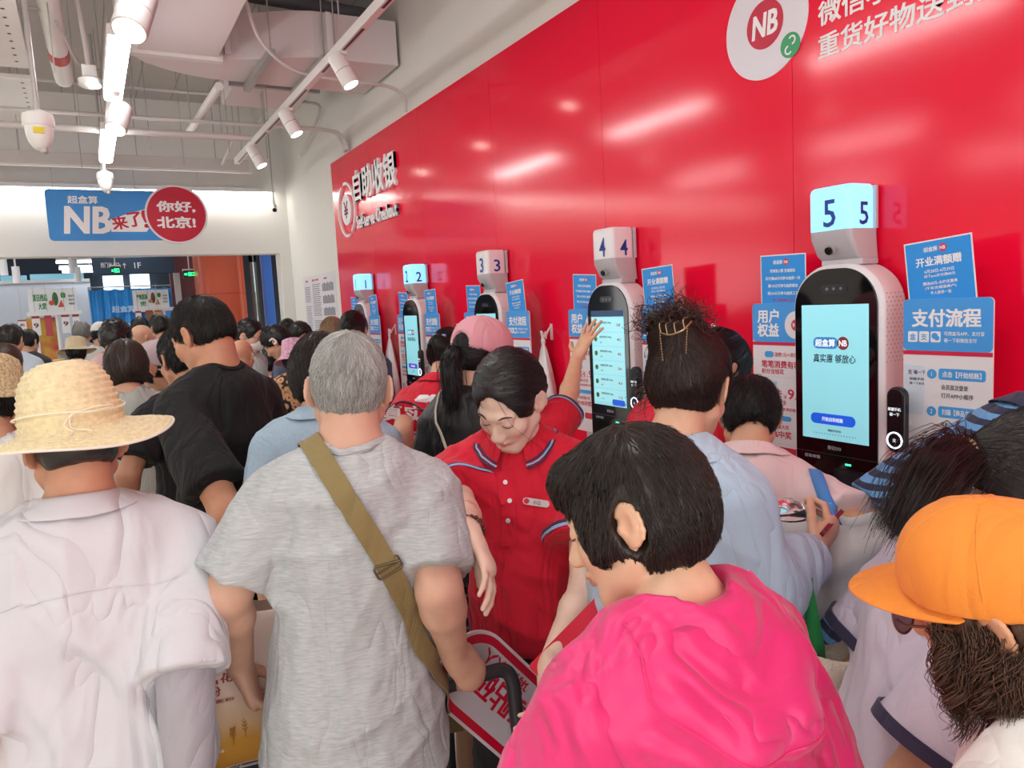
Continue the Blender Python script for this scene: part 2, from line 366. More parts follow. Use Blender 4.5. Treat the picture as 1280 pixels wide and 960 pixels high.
dome(47, 146, 3.5, .066, 'white dome camera with a yellow sticker on a drop pipe', True)
dome(131, 218, 6.5, .066, 'white dome camera hanging just above the blue sign', False)
p = at(113, 104, 4.6); t = empty('ceiling_sensor', p, 0, 'round white sensor under a square box beside the lit strip', 'sensor')
MB().lathe([(.03, .03), (.066, .022), (.066, -.015), (.055, -.022)], 32).build('puck', CAM, t, True)
MB().box((-.04, -.04, .03), (.04, .04, .1)).build('junction_box', WHITE2, t, bevel=.004)
MB().tube(arc([(0, 0, .1), (-.01, 0, .3), (-.03, 0, .5), (-.12, -.05, .66), (-.4, -.2, .75)], 6), .014, 8).build('conduit', PG, t, True)
pipe('draped_cable', arc([at(14, 8, 4.4), at(40, 10, 4.4), at(63, 18, 4.5), at(80, 45, 4.6), at(95, 75, 4.7), at(110, 88, 4.8), at(124, 88, 4.9)], 6), .009, GREY, 'grey cable draped beside the thick white pipe', 'cable')
t = empty('bullet_camera', (2.03, 9.15, 2.95), 0, 'small bullet camera hanging in the back corner', 'security camera')
MB().tube([(0, 0, .1), (0, 0, 1.2)], .008, 8).build('drop_pipe', GREY, t)
MB().tube([(0, 0, .1), (0, 0, .03)], .018, 10).build('joint', CAM, t, True)
MB().tube([(.01, .04, .03), (-.01, -.06, -.03)], .03, 16).build('barrel', CAM, t, True)
MB().tube([(-.01, -.06, -.03), (-.012, -.068, -.034)], .022, 16).build('eye', BLACK, t)
MB().box((-.09, .1, .2), (.06, .2, .24)).build('junction_box', WHITE2, t)
pipe('insulated_hose', arc([(.9, 5.85, 4.04), (1.2, 5.93, 4.05), (1.6, 5.96, 4.05), (2.0, 6.0, 4.05), (2.2, 6.02, 4.05)], 6), .055, mat('dark_hose', '#6b676b', .5), 'dark insulated hose lying above the bent white duct', 'hose', [(1.3, 5.94, 4.05)])
pa, pb = onZ(236, 166, 3.37), onZ(274, 108, 3.40)
pipe('slanted_pipe', [pa, pb], .032, WHITE2, 'short white slanted pipe under the duct bend', rods=[tuple(pa*.9+pb*.1)])
pipe('led_stick', [at(278, 206, 7.6), at(293, 172, 7.6)], .015, WHITE2, 'short white stick lamp hanging askew beside the track end', 'stick lamp', [tuple(at(293, 172, 7.6))])
for x, y in ((-.02, 5.2), (.62, 7.3), (.95, 7.9), (1.25, 7.2), (1.62, 7.4), (.1, 8.2), (-.35, 7.7)):
    o = MB().tube([(x, y, 3.17), (x, y, CEIL)], .004, 6).build('hanger_rod', GREY); tag(o, 'thin threaded hanger rod below the grey ceiling', 'hanger rod', 'bare hanger rods')

# ------------------------------------------------------------------ hanging sign
t = empty('hanging_sign', (0, 8.6, 0), 0, 'blue hanging sign with a red disc welcoming shoppers over the doorway', 'sign')
MB().prism(rrect(-.235, 2.535, 1.02, 3.03, .04), 0, .018).build('board', mat('sign_board_blue', '#2f8fde', .45), t)
MB().prism(circ(.915, 2.795, .298, 64), -.012, .022).build('disc_rim', mat('rim_white', '#efe6ea', .5), t)
MB().prism(circ(.915, 2.795, .278, 64), -.016, -.0121).build('disc', mat('disc_red', '#cb0f33', .45), t)
WL = mat('lettering_white', '#fbf9fb', .6)
L1 = Lettering(); y = -.0015
L1.put('超盒算', -.05, 2.93, .075, .26, bold=.02, y=y); L1.put('NB', -.1, 2.735, .255, .40, bold=.045, y=y, shear=.12)
for (a, bb) in (((.28, 2.655), (.66, 2.84)),):
    L1.prism([(.30, 2.62), (.62, 2.62), (.66, 2.68), (.68, 2.86), (.60, 2.84), (.44, 2.79), (.30, 2.74)], y-.0006, y+.001)
L1.put('你好,', .915, 2.872, .11, .36, 'C', y=-.0175, bold=.05); L1.put('北京!', .905, 2.715, .115, .36, 'C', y=-.0175, bold=.05)
L1.build('white_lettering', WL, t)
L2 = Lettering(); L2.put('来', .315, 2.7, .13, .14, bold=.03, y=y-.002, rot=8); L2.put('了', .46, 2.735, .14, .12, bold=.03, y=y-.002, rot=8); L2.put('!', .60, 2.745, .17, .05, bold=.06, y=y-.002, rot=8)
L2.build('red_lettering', mat('lettering_red', '#c81a34', .6), t)
for x in (-.16, .55, 1.15): MB().tube([(x, .008, 3.02 if x < 1 else 2.9), (x, .008, 3.24)], .003, 6).build('wire', GREY, t)

# ------------------------------------------------------------------ raised lettering and logos on the red wall  (local X = towards the camera)
WR = -math.pi/2
def onwall(name, y, z, label, cat, x=XW): return empty(name, (x, y, z), WR, label, cat)
def wu(px, py): p = onX(px, py, XW); return p[1], p[2]
t = onwall('checkout_sign', wu(445, 240)[0]+.0, 2.55, 'white raised self-checkout lettering with a coin emblem on the red wall', 'wall sign')
b = Lettering()
b.put('自助收银', 0.0, .262, .27, 1.05, bold=.03, y=-.012, ext=.011); b.put('Self-serve Checkout', .02, -.05, .115, 1.02, bold=.03, y=-.012, ext=.011)
b.build('lettering', WL, t)
b = MB(); b.prism(circ(-.26, .1, .14, 40), -.022, -.0005); b.prism(arc_band(-.26, .1, .225, .25, -60, 100), -.022, -.0005); b.prism(arc_band(-.26, .1, .225, .25, 120, 280), -.022, -.0005)
b.build('emblem', WL, t)
Lettering().put('¥', -.26, .1, .15, .12, 'C', y=-.023, bold=.03).build('emblem_mark', mat('mark_dark', '#7c2a34', .6), t)
yc, zc = 2.0, 2.66
t = onwall('round_logo', yc, zc, 'round white emblem with a red centre high on the red wall', 'wall sign')
MB().prism(circ(0, 0, .187, 72), -.004, -.0005).build('disc', mat('vinyl_white', '#ece6ee', .5), t)
MB().prism(circ(0, 0, .083, 56), -.006, -.0042).build('centre', mat('logo_red', '#d02a49', .5), t)
Lettering().put('NB', 0, 0, .08, .115, 'C', y=-.0065, bold=.04, shear=.15).build('lettering', WL, t)
MB().prism(circ(.112, -.105, .042, 36), -.006, -.0042).build('badge', mat('badge_green', '#3fa66d', .5), t)
MB().prism(arc_band(.120, -.09, .010, .016, -90, 150, 16), -.0066, -.0061).prism(arc_band(.104, -.12, .010, .016, 90, 330, 16), -.0066, -.0061).build('badge_mark', WL, t)
t = onwall('delivery_slogan', 1.775, 2.6, 'two lines of white slogan lettering beside the round emblem', 'wall sign')
b = Lettering(); b.put('微信小程序下单', 0, .015, .078, .62, bold=.02, y=-.0012, ext=.0004); b.put('重货好物送到家', 0, -.09, .078, .60, bold=.02, y=-.0012, ext=.0004); b.build('lettering', WL, t)
# notice sheet on the white wall past the red panels
ya, za = wu(377, 347); yb_, zb = wu(416, 340)
t = empty('notice_poster', (XW+.02, ya, 0), WR, 'white notice sheet with rows of small print on the white wall', 'poster')
wn = ya-yb_; MB().box((0, -.004, za-1.0), (wn, -.0005, za)).build('sheet', mat('notice_paper', '#e9e6ec', .6), t)
b = MB()
for (u0, u1, z0, z1, n) in ((.05, .22, .12, .3, 9), (.05, .22, .34, .8, 20), (.06, .2, .9, .98, 4), (.30, .55, .1, .46, 16), (.30, .55, .5, .97, 20)):
    for k in range(n): b.box((u0*wn, -.0055, za-z0-(z1-z0)*k/n-.008), (u1*wn*(1-.03*(k % 3)), -.0041, za-z0-(z1-z0)*k/n))
for r in range(6):
    for c in range(7): b.box(((.62+.048*c)*wn, -.0055, za-.19-.13*r), ((.655+.048*c)*wn, -.0041, za-.11-.13*r+.01*(c % 2)))
b.build('print', mat('print_grey', '#8d8b95', .7), t)
b = MB()
for u in (.08, .3, .42, .68): b.box((u*wn, -.0055, za-.065), ((u+.09)*wn, -.0041, za-.045))
b.build('heading', mat('heading_red', '#d96a70', .7), t)
# ------------------------------------------------------------------ checkout kiosks on the red counter
def copy_tree(o, parent=None):
    c = o.copy(); COL.objects.link(c)
    if parent: c.parent = parent
    for ch in list(o.children): copy_tree(ch, c)
    return c
KW = mat('kiosk_white', '#eeecee', .35); KG = mat('kiosk_grey', '#c5bfc4', .4)
KB = mat('kiosk_glass', '#0b0b10', .05, coat=.5)
SCR = mat('screen_cyan', '#8fd6e2', .25, emit=.22); SCRL = mat('screen_row', '#9adbe4', .25, emit=.24); SCRD = mat('screen_dark', '#12355c', .25, emit=.2)
BTN = mat('button_blue', '#1f5fe0', .3, emit=.2); INK = mat('ink_dark', '#2a3a4c', .6); NUM = mat('number_blue', '#1c3f9e', .5)
PAP = mat('board_white', '#f3eff3', .5); BB = mat('board_blue', '#48a4f2', .5); BR = mat('board_red', '#dc1f49', .5); PILL = mat('pill_blue', '#48aaf2', .5)
SHT = mat('sheet_blue', '#2b9af0', .5)
LITM = mat('number_glow', '#86d0ff', .4, emit=.42); LITS = mat('number_glow_blue', '#7cc0ff', .4, emit=.8); UNL = mat('number_plain', '#f2eef0', .4)
ZC = .94
KY = {n: 1.61+1.211*(5-n) for n in (1, 2, 3, 4, 5)}
ct = empty('checkout_counter', (XW, 0, 0), WR, 'long red topped counter under the row of checkout kiosks', 'counter')
MB().box((-7.3, -.30, ZC-.04), (1.2, -.002, ZC)).build('countertop', mat('counter_red', '#d3133a', .3), ct, bevel=.006)
MB().box((-7.3, -.27, .1), (1.2, -.004, ZC-.04)).build('cabinet', KW, ct)
MB().box((-7.3, -.25, 0), (1.2, -.01, .1)).build('plinth', GREY, ct)
def nb_badge(b_pill, b_disc, b_txt, x, z, h, y):
    """pill with three characters and a round badge beside it"""
    b_pill.prism(rrect(x-h*2.3, z-h*.55, x+h*.45, z+h*.55, h*.5), y, y+.0004)
    b_disc.prism(circ(x+h*1.0, z, h*.62, 24), y, y+.0004)
    b_txt.put('超盒算', x-h*.95, z, h*.72, h*2.2, 'C', y=y-.0004, bold=.02); b_txt.put('NB', x+h*1.0, z, h*.55, h*.85, 'C', y=y-.0004, bold=.03)
def kiosk(n):
    lit = n in (1, 2, 5)
    lab = {1: 'white self-checkout kiosk number 1, farthest along the red wall', 2: 'white self-checkout kiosk number 2 with a lit number box', 3: 'white self-checkout kiosk number 3 with a plain number box',
           4: 'white self-checkout kiosk number 4 showing a shopping list on its screen', 5: 'white self-checkout kiosk number 5, nearest and largest, with cyan screen'}[n]
    t = empty('checkout_kiosk', (2.08, KY[n], 0), WR, lab, 'self-checkout kiosk', 'self-checkout kiosks')
    # body shell: stadium outline, rounded back edges
    MB().prism(rrect(-.166, ZC, .166, 1.785, .135, 12), .004, .13).build('body', KW, t, True, bevel=.018, autos=30)
    MB().prism(rrect(-.153, ZC+.012, .153, 1.772, .125, 12), 0, .006).build('front_glass', KB, t, True, bevel=.002)
    b = MB()
    for k in range(9):
        for j in range(10):
            zz = 1.48+.026*k+(.013 if j % 2 else 0); yy = .026+.0095*j
            if zz < 1.70: b.tube([(.1655, yy, zz), (.1668, yy, zz)], .0022, 6)
    b.build('speaker_holes', mat('hole_grey', '#a9a4a8', .7), t)
    MB().box((-.124, -.0015, 1.217), (.124, .001, 1.658)).build('screen', SCR, t)
    MB().prism(rrect(-.05, 1.695, .05, 1.722, .013), -.001, .001).build('camera_bar', mat('camera_bar', '#2a2a30', .2), t)
    b = MB()
    for x in (-.025, .0, .026): b.prism(circ(x, 1.708, .005, 12), -.0016, -.0009)
    b.build('camera_lens', mat('lens_grey', '#70707a', .2), t)
    y = -.002; WTm = mat('screen_white', '#f4fbff', .5, emit=.2)
    if n == 4:
        MB().box((-.124, -.0022, 1.63), (.124, -.0014, 1.658)).build('screen_header', SCRD, t)
        b = MB(); d = MB(); L = Lettering()
        for k in range(6):
            z1 = 1.622-.066*k; b.box((-.118, -.0024, z1-.06), (.118, -.0014, z1)); d.prism(circ(-.092, z1-.03, .012, 14), -.003, -.0024)
            L.put('新鲜蔬菜 500g', -.06, z1-.02, .011, .09, y=-.003); L.put('x1', -.06, z1-.044, .008, .015, y=-.003)
        b.build('screen_rows', SCRL, t); L.build('screen_text', INK, t)
        d.build('item_pictures', mat('veg_green', '#4f8f4c', .6), t)
        L = Lettering()
        for k in range(6): L.put(['28', '42', '45', '36', '4.6', '12'][k], .10, 1.592-.066*k, .012, .028, 'R', y=-.003)
        L.build('prices', mat('price_red', '#c2483e', .6), t)
        MB().prism(rrect(.02, 1.222, .115, 1.25, .012), -.003, -.0014).build('screen_button', BTN, t)
    else:
        p = MB(); d = MB(); L = Lettering(); nb_badge(p, d, L, .0, 1.535, .034, -.0022)
        p.build('logo_pill', PILL, t); d.build('logo_badge', mat('logo_dark_red', '#9c3347', .5), t); L.build('logo_lettering', WTm, t)
        L = Lettering(); L.put('真实惠 够放心', 0, 1.485, .028, .158, 'C', y=y, bold=.015, shear=.1); L.put('温馨提示欢迎光临', 0, 1.249, .008, .05, 'C', y=y); L.put('· · · · · · · · · · · · · · · ·', 0, 1.236, .004, .16, 'C', y=y)
        L.build('screen_text', INK, t)
        MB().prism(rrect(-.09, 1.268, .078, 1.303, .017), -.003, -.0014).build('screen_button', BTN if n != 2 else mat('button_violet', '#5a49c8', .3, emit=.2), t)
        Lettering().put('开始自助结账', -.006, 1.2855, .014, .08, 'C', y=-.0034).build('button_text', WTm, t)
    L = Lettering(); L.put('购记OO', .0, 1.192, .014, .05, 'C', y=y, bold=.02); L.put('自助收银', -.085, 1.155, .012, .06, 'C', y=y); L.put('口', .112, 1.0, .016, .016, 'C', y=y)
    L.build('brand_lettering', mat('brand_grey', '#c9cbd2', .5), t)
    MB().box((-.150, -.001, 1.168), (.150, .0005, 1.1705)).build('seam', mat('seam_grey', '#35353c', .4), t)
    MB().prism(rrect(.0, 1.03, .125, 1.125, .012), -.002, .001).build('scanner_window', mat('scanner_glass', '#2b2a33', .08), t)
    MB().prism(rrect(-.004, 1.026, .129, 1.129, .014), -.0012, .001).build('scanner_frame', mat('scanner_frame', '#18181d', .4), t)
    MB().box((.04, -.002, 1.142), (.06, .001, 1.147)).build('status_light', mat('status_green', '#2fe08a', .5, emit=1.5), t)
    # tap reader beside the screen
    MB().prism(rrect(.215, 1.22, .272, 1.415, .028, 8), -.05, -.022).build('tap_reader', mat('reader_black', '#141318', .25), t, True, bevel=.006)
    MB().tube([(.243, -.03, 1.30), (.243, .06, 1.30)], .012, 8).tube([(.243, .06, 1.30), (.16, .06, 1.30)], .012, 8).build('reader_arm', KG, t)
    MB().prism(arc_band(.243, 1.258, .021, .025, 0, 359.9, 32), -.052, -.049).build('reader_ring', mat('ring_light', '#cfe6ff', .4, emit=1.2), t)
    L = Lettering(); L.put('邮握手机', .243, 1.35, .010, .04, 'C', y=-.0515, bold=.02); L.put('碰一下', .243, 1.335, .010, .03, 'C', y=-.0515, bold=.02); L.put('支', .243, 1.258, .011, .011, 'C', y=-.0515); L.build('reader_lettering', WTm, t)
    # number box on a short neck
    MB().box((-.07, .03, 1.78), (.08, .11, 1.80)).build('neck', KG, t, bevel=.004)
    x0, x1 = -.095, .062
    def prof(z0, z1, yy0, yy1):
        b = MB(); return b
    # lower wedge and upper block as rounded outlines in plan
    def block(rings):
        V = []; F = []; N = None
        for (xa, xb, ya, yb, z, r) in rings:
            P = rrect(xa, ya, xb, yb, r, 5); N = len(P); V += [(q[0], q[1], z) for q in P]
        for i in range(len(rings)-1): F += [(i*N+k, i*N+(k+1) % N, (i+1)*N+(k+1) % N, (i+1)*N+k) for k in range(N)]
        F += [tuple(range(N-1, -1, -1)), tuple(range((len(rings)-1)*N, len(rings)*N))]
        return MB().add(V, F)
    block([(x0+.012, x1, .052, .138, 1.794, .008), (x0+.004, x1, .03, .138, 1.815, .012), (x0, x1, .0, .138, 1.868, .02), (x0, x1, -.002, .138, 1.892, .02)]).build('number_box_base', KG, t, True, autos=30)
    block([(x0, x1, -.002, .122, 1.8925, .02), (x0, x1, -.002, .122, 2.012, .02), (x0+.002, x1-.002, .001, .121, 2.024, .02), (x0+.008, x1-.008, .008, .117, 2.030, .018)]).build('number_box', LITM if lit else UNL, t, True, autos=40)
    block([(x0+.01, x1-.001, .1225, .138, 1.8925, .004), (x0+.01, x1-.001, .1225, .138, 2.026, .004)]).build('back_plate', KG, t)
    L = Lettering(); L.put(str(n), -.012, 1.945, .085, .045 if n > 1 else None, 'C', y=-.0035, bold=.012); L.build('front_number', NUM, t)
    L = Lettering(); L.put(str(n), 0, 0, .07, .042 if n > 1 else None, 'C', bold=.012); o = L.build('side_number', NUM, t); o.location = (x1+.0015, .062, 1.938); o.rotation_euler = (0, 0, math.pi/2)
    a = MB().tube([(-.018, .012, 1.832), (-.018, .002, 1.829)], .017, 20).build('camera_ring', GREY, t)
    MB().tube([(-.018, .004, 1.830), (-.018, -.004, 1.827)], .0125, 20).build('camera_eye', BLACK, t, True)
    return t
for n in (5, 4, 3, 2, 1): kiosk(n)

# boards beside each kiosk
def left_board():
    t = empty('benefits_board', (0, 0, 0), WR, '', 'sign board', 'blue and white sign boards beside the kiosks')
    x0, x1, zt, zb = -.14, .14, 1.667, 1.06
    MB().prism(rrect(x0, zb, x1, zt, .014), 0, .006).build('panel', PAP, t)
    MB().prism(rrect(x0, 1.53, x1, zt, .014), -.0008, -.0001).build('header', BB, t); MB().box((x0, -.0008, 1.518), (x1, -.0001, 1.5299)).build('red_stripe', BR, t)
    L = Lettering(); L.put('用户', -.115, 1.622, .047, .095, y=-.0012, bold=.035); L.put('权益', -.115, 1.572, .047, .095, y=-.0012, bold=.035); L.build('header_lettering', WL, t)
    MB().prism(circ(.055, 1.59, .048, 40), -.0014, -.0009).build('round_patch', PAP, t); MB().prism(circ(.055, 1.59, .02, 28), -.002, -.0015).build('patch_badge', BR, t)
    Lettering().put('NB', .055, 1.59, .015, .024, 'C', y=-.0024, bold=.03).build('badge_lettering', WL, t)
    L = Lettering(); L.put('消费1元=1积分', -.04, 1.486, .016, .10, y=-.0008); L.put('笔笔消费有积分', -.10, 1.451, .026, .2, y=-.0008, bold=.03); L.put('积分当钱花', -.10, 1.425, .018, .10, y=-.0008, bold=.02)
    L.put('买菜卡', -.10, 1.345, .035, .09, y=-.0008, bold=.02); L.put('¥', .0, 1.337, .014, .01, y=-.0008); L.put('9.9', .016, 1.348, .036, .07, y=-.0008, bold=.02); L.put('一年超10元多', -.10, 1.315, .018, .11, y=-.0008); L.put('满39元包邮送到家,享实惠低价优选', -.10, 1.292, .013, .2, y=-.0008)
    L.put('积分抽奖赢大奖', -.10, 1.228, .016, .12, y=-.0008); L.put('99.9%中奖', -.10, 1.2, .026, .13, y=-.0008, bold=.03)
    L.prism(rrect(-.03, 1.125, .12, 1.155, .008), -.0012, -.0004); L.prism(arc_band(-.09, 1.115, .020, .023, 0, 359.9, 24), -.0012, -.0004); L.box((-.095, -.0012, 1.105), (-.085, -.0004, 1.125))
    L.build('red_lettering', mat('print_red', '#d6304e', .6), t)
    L = Lettering(); L.put('NB小时达', -.10, 1.382, .018, .07, y=-.0008, shear=.1); L.prism(rrect(-.085, 1.475, -.045, 1.497, .01), -.0012, -.0004); L.prism(rrect(-.10, 1.25, .03, 1.268, .009), -.0012, -.0004); L.build('blue_lettering', PILL, t)
    b = MB()
    for z in (1.405, 1.275, 1.165): 
        for k in range(24): b.box((-.11+.0095*k, -.0006, z), (-.105+.0095*k, 0, z+.0008))
    b.build('dotted_rules', mat('rule_grey', '#b9b4bb', .7), t)
    b = MB(); b.box((-.09, .001, ZC), (.09, .02, ZC+.012)); b.box((-.03, .0062, ZC+.01), (.03, .018, 1.2)); b.build('stand', KG, t)
    return t
def right_board():
    t = empty('payment_board', (0, 0, 0), WR, '', 'sign board', 'blue and white sign boards beside the kiosks')
    x0, x1, zt, zb = -.127, .127, 1.667, 1.06
    MB().prism(rrect(x0, zb, x1, zt, .014), 0, .006).build('panel', PAP, t)
    MB().prism(rrect(x0, 1.518, x1, zt, .014), -.0008, -.0001).build('header', BB, t); MB().box((x0, -.0008, 1.506), (x1, -.0001, 1.5179)).build('red_stripe', BR, t)
    L = Lettering(); L.put('支付流程', -.002, 1.612, .05, .195, 'C', y=-.0012, bold=.035)
    for k in range(3): L.prism(rrect(-.112+.034*k, 1.543, -.083+.034*k, 1.574, .004), -.0012, -.0004)
    L.put('可用盒马APP、支付宝', -.005, 1.568, .012, .11, y=-.0012); L.put('碰一下和微信支付', -.005, 1.549, .012, .09, y=-.0012); L.build('header_lettering', WL, t)
    L = Lettering(); L.put('盒', -.0975, 1.558, .019, .019, 'C', y=-.0018); L.put('支', -.0635, 1.558, .019, .019, 'C', y=-.0018); L.prism(circ(-.032, 1.561, .009, 16), -.0018, -.0013); L.prism(circ(-.025, 1.555, .007, 16), -.002, -.0013); L.build('icons', BB, t)
    b = MB(); L = Lettering(); K = Lettering()
    for k, (h, s1, s2) in enumerate((('点击【开始结账】', '会员首次登录', '打开APP小程序'), ('扫描【商品条形码】', '将商品条码对准', '扫码器依次扫描'), ('核对【商品信息】', '确认商品和金额', '点击去支付'), ('完成支付', '请带走小票', '欢迎再次光临'))):
        z = 1.452-.108*k; b.prism(rrect(-.02, z-.015, .11, z+.017, .008), -.001, -.0003); b.prism(circ(-.04, z, .014, 24), -.001, -.0003)
        L.put(h, .045, z+.001, .017, .108, 'C', y=-.0014, bold=.02); L.put(str(k+1), -.04, z, .013, None, 'C', y=-.0014, bold=.012)
        K.put(s1, -.012, z-.036, .015, .075, y=-.0008); K.put(s2, -.012, z-.06, .015, .09, y=-.0008)
    K.put('支', -.112, 1.455, .014, .014, y=-.0024); K.put('碰一下', -.093, 1.455, .012, .035, y=-.0024); K.put('邮握手机', -.106, 1.435, .008, .045, y=-.0024); K.put('碰一下支付', -.106, 1.422, .008, .045, y=-.0024)
    b.build('step_pills', PILL, t); L.build('step_lettering', WL, t); K.build('step_text', mat('print_dark', '#555563', .7), t)
    MB().prism(rrect(-.124, 1.33, -.062, 1.475, .008), -.0016, -.0003).build('tap_card', mat('card_pale', '#dfe9f6', .5), t)
    L = Lettering(); L.prism(arc_band(-.092, 1.105, .024, .027, 0, 359.9, 28), -.001, -.0003); L.put('NB', -.092, 1.105, .022, .03, 'C', y=-.001, bold=.03); L.build('red_stamp', BR, t)
    b = MB(); b.box((-.09, .001, ZC), (.09, .02, ZC+.012)); b.box((-.03, .0062, ZC+.01), (.03, .018, 1.2)); b.build('stand', KG, t)
    return t
def sheet(kind):
    t = empty('promo_sheet', (0, 0, 0), WR, '', 'paper sheet', 'blue promotion sheets above the boards')
    w2, h = .098, .215; b = MB().box((-w2, 0, 0), (w2, .0012, h)); b.build('paper', PAP, t)
    MB().box((-w2+.004, -.0006, .004), (w2-.004, -.0001, h-.004)).build('blue_print', SHT, t)
    p = MB(); d = MB(); L = Lettering(); nb_badge(p, d, L, -.002, h-.026, .018, -.0011); p.build('logo_pill', BB, t); d.build('logo_badge', BR, t)
    if kind == 'R':
        L.put('开业满额赠', 0, h-.06, .026, .13, 'C', y=-.0011, bold=.03); L.put('6月28日-6月29日', 0, h-.088, .010, .085, 'C', y=-.0011); L.put('线下pos实付满88元', 0, h-.102, .010, .09, 'C', y=-.0011)
        L.put('赠送60元-水纹优惠券', 0, h-.122, .010, .10, 'C', y=-.0011); L.put('(不包含烟酒商户)', 0, h-.136, .010, .09, 'C', y=-.0011); L.put('每人限领一张', 0, h-.150, .010, .06, 'C', y=-.0011)
    else:
        for k, s in enumerate(('凭单张小票 至福袋处', '实付满68元可参与抽奖一次', '满176元可参与抽奖两次', '满264元可参与抽奖三次')): L.put(s, 0, h-.056-.026*k, .012, [.11, .15, .13, .135][k], 'C', y=-.0011, bold=.02)
    L.build('lettering', WL, t)
    if kind == 'L': Lettering().put('每人限抽三次', 0, h-.158, .012, .09, 'C', y=-.0011, bold=.02).build('red_lettering', mat('print_magenta', '#b53a78', .6), t)
    return t
lb, rb, sl, sr = left_board(), right_board(), sheet('L'), sheet('R')
ORD = {5: 'nearest kiosk number 5', 4: 'kiosk number 4', 3: 'kiosk number 3', 2: 'kiosk number 2', 1: 'farthest kiosk number 1'}
for n in (5, 4, 3, 2, 1):
    for src, dy, x, z, what, rot in ((lb, .235, 2.118, 0, 'blue and white benefits board on the far side of ', 0), (rb, -.352, 2.098, 0, 'blue headed payment steps board on the near side of ', 0),
                             (sl, .245, 2.13, 1.62, 'small blue promotion sheet above the benefits board of ', 3), (sr, -.335, 2.112, 1.62, 'small blue promotion sheet above the payment board of ', -3)):
        o = src if n == 5 else copy_tree(src)
        o.location = (x, KY[n]+dy, z); o['label'] = what+ORD[n]
        if rot: o.rotation_euler = (R_(2), R_(rot+.8*((n*7) % 5-2)), WR)

# hooks with tied white bags between the kiosks
BAGW = mat('bag_white', '#f1eff0', .35, bump=.25, bscale=30)
for n, y in ((5, 2.29), (4, 3.53), (3, 4.74), (2, 5.95)):
    lab = {5: 'between kiosks 4 and 5', 4: 'between kiosks 3 and 4', 3: 'between kiosks 2 and 3', 2: 'between kiosks 1 and 2'}[n]
    t = onwall('wall_hook', y, 1.5, 'white stick hook on the red wall '+lab, 'hook'); t['group'] = 'hooks between the kiosks'
    MB().box((-.012, -.006, 0), (.012, -.0005, .09)).build('plate', WHITE2, t, bevel=.002)
    MB().tube(arc([(0, -.005, .075), (0, -.02, .06), (0, -.045, .02), (0, -.06, .03)], 5), .005, 8).build('prong', WHITE2, t, True)
    t = onwall('hanging_bag', y, 1.5, 'tied white carrier bag hanging from the hook '+lab, 'carrier bag'); t['group'] = 'white bags on the hooks'
    rng = np.random.RandomState(n)
    V = []; F = []; N = 28
    pr = [(.012, .0), (.018, -.02), (.012, -.035), (.028, -.07), (.055, -.15), (.08, -.26), (.10, -.38), (.105, -.47), (.09, -.52), (.04, -.535)]
    ph = rng.rand(3)*6
    for r, zz in pr:
        for k in range(N):
            a = 2*math.pi*k/N; q = r*(1+.10*math.sin(5*a+ph[0]+zz*9)+.06*math.sin(9*a+ph[1]-zz*14)); V.append((q*math.cos(a), -.06+max(-.9, .5)*q*math.sin(a)-.0, zz+.015))
    for i in range(len(pr)-1): F += [(i*N+k, (i+1)*N+k, (i+1)*N+(k+1) % N, i*N+(k+1) % N) for k in range(N)]
    F += [tuple(range(N)), tuple(range(len(pr)*N-1, (len(pr)-1)*N-1, -1))]
    mesh_obj('bag_body', V, F, BAGW, t, True)
    b = MB(); b.tube([(0, -.06, .0), (-.03, -.05, .05), (-.012, -.045, .03)], [.006, .008, .004], 6); b.tube([(0, -.06, .0), (.03, -.06, .045), (.035, -.06, .01)], [.006, .008, .003], 6); b.tube([(-.012, -.06, -.02), (0, -.066, .02), (.012, -.06, -.02)], .004, 6)
    b.build('knotted_handles', BAGW, t, True)
    L = Lettering(); L.put('NB', 0, -.30, .09, .11, 'C', y=-.106, bold=.04, shear=.15); L.build('bag_lettering', BR, t)
    MB().box((-.07, -.112, -.42), (.07, -.108, -.39)).build('bag_band', BB, t)
# ------------------------------------------------------------------ shop front beyond the doorway
def pxrect(x0, y0, x1, y1, Y):
    a = onY(x0, y0, Y); b = onY(x1, y1, Y); return a[0], b[2], b[0], a[2]     # X0, Z0, X1, Z1
def panel(mb, x0, y0, x1, y1, Y, th=.03):
    X0, Z0, X1, Z1 = pxrect(x0, y0, x1, y1, Y); mb.box((X0, Y, Z0), (X1, Y+th, Z1)); return mb
struct(MB().box((-9, 17.5, 0), (5, 17.7, 3.6)), 'wall_far', mat('far_wall', '#3c4450', .7))
struct(MB().box((-9, YB+.25, 3.05), (5, 17.7, 3.15)), 'ceiling_far', mat('far_ceiling', '#3d4247', .8))
struct(MB().box((4.8, YB+.3, 0), (5, 17.7, 3.1)), 'wall_beyond', mat('far_side', '#c9c5c0', .7))
# lit glazing far behind the stalls
GL = mat('far_glass', '#6fa3b6', .1, emit=.35)
for k, (a, b_, c, d) in enumerate(((0, 345, 35, 360), (37, 343, 106, 358), (128, 345, 155, 362), (162, 343, 188, 360))):
    mb = MB(); panel(mb, a, b_, c, d, 17.2, .04); struct(mb, 'window_%d' % (k+1), GL if k < 2 else mat('far_daylight', '#cfe4ee', .2, emit=1.1))
for x in (-4.2, -2.6, -1., .6, 2.2):  # fill panels hidden behind the header, added to brighten the mall
    for y in (10.4, 12.2, 14.):
        t = empty('mall_panel_lamp', (x, y, 3.0), 0, 'square panel lamp in the mall ceiling beyond the doorway', 'ceiling lamp', 'panel lamps in the mall ceiling')
        MB().box((-.3, -.3, .005), (.3, .3, .0499)).build('frame', WHITE2, t); MB().box((-.28, -.28, 0), (.28, .28, .0049)).build('diffuser', mat('panel_glow', '#f2f8ff', .5, emit=2.4), t)
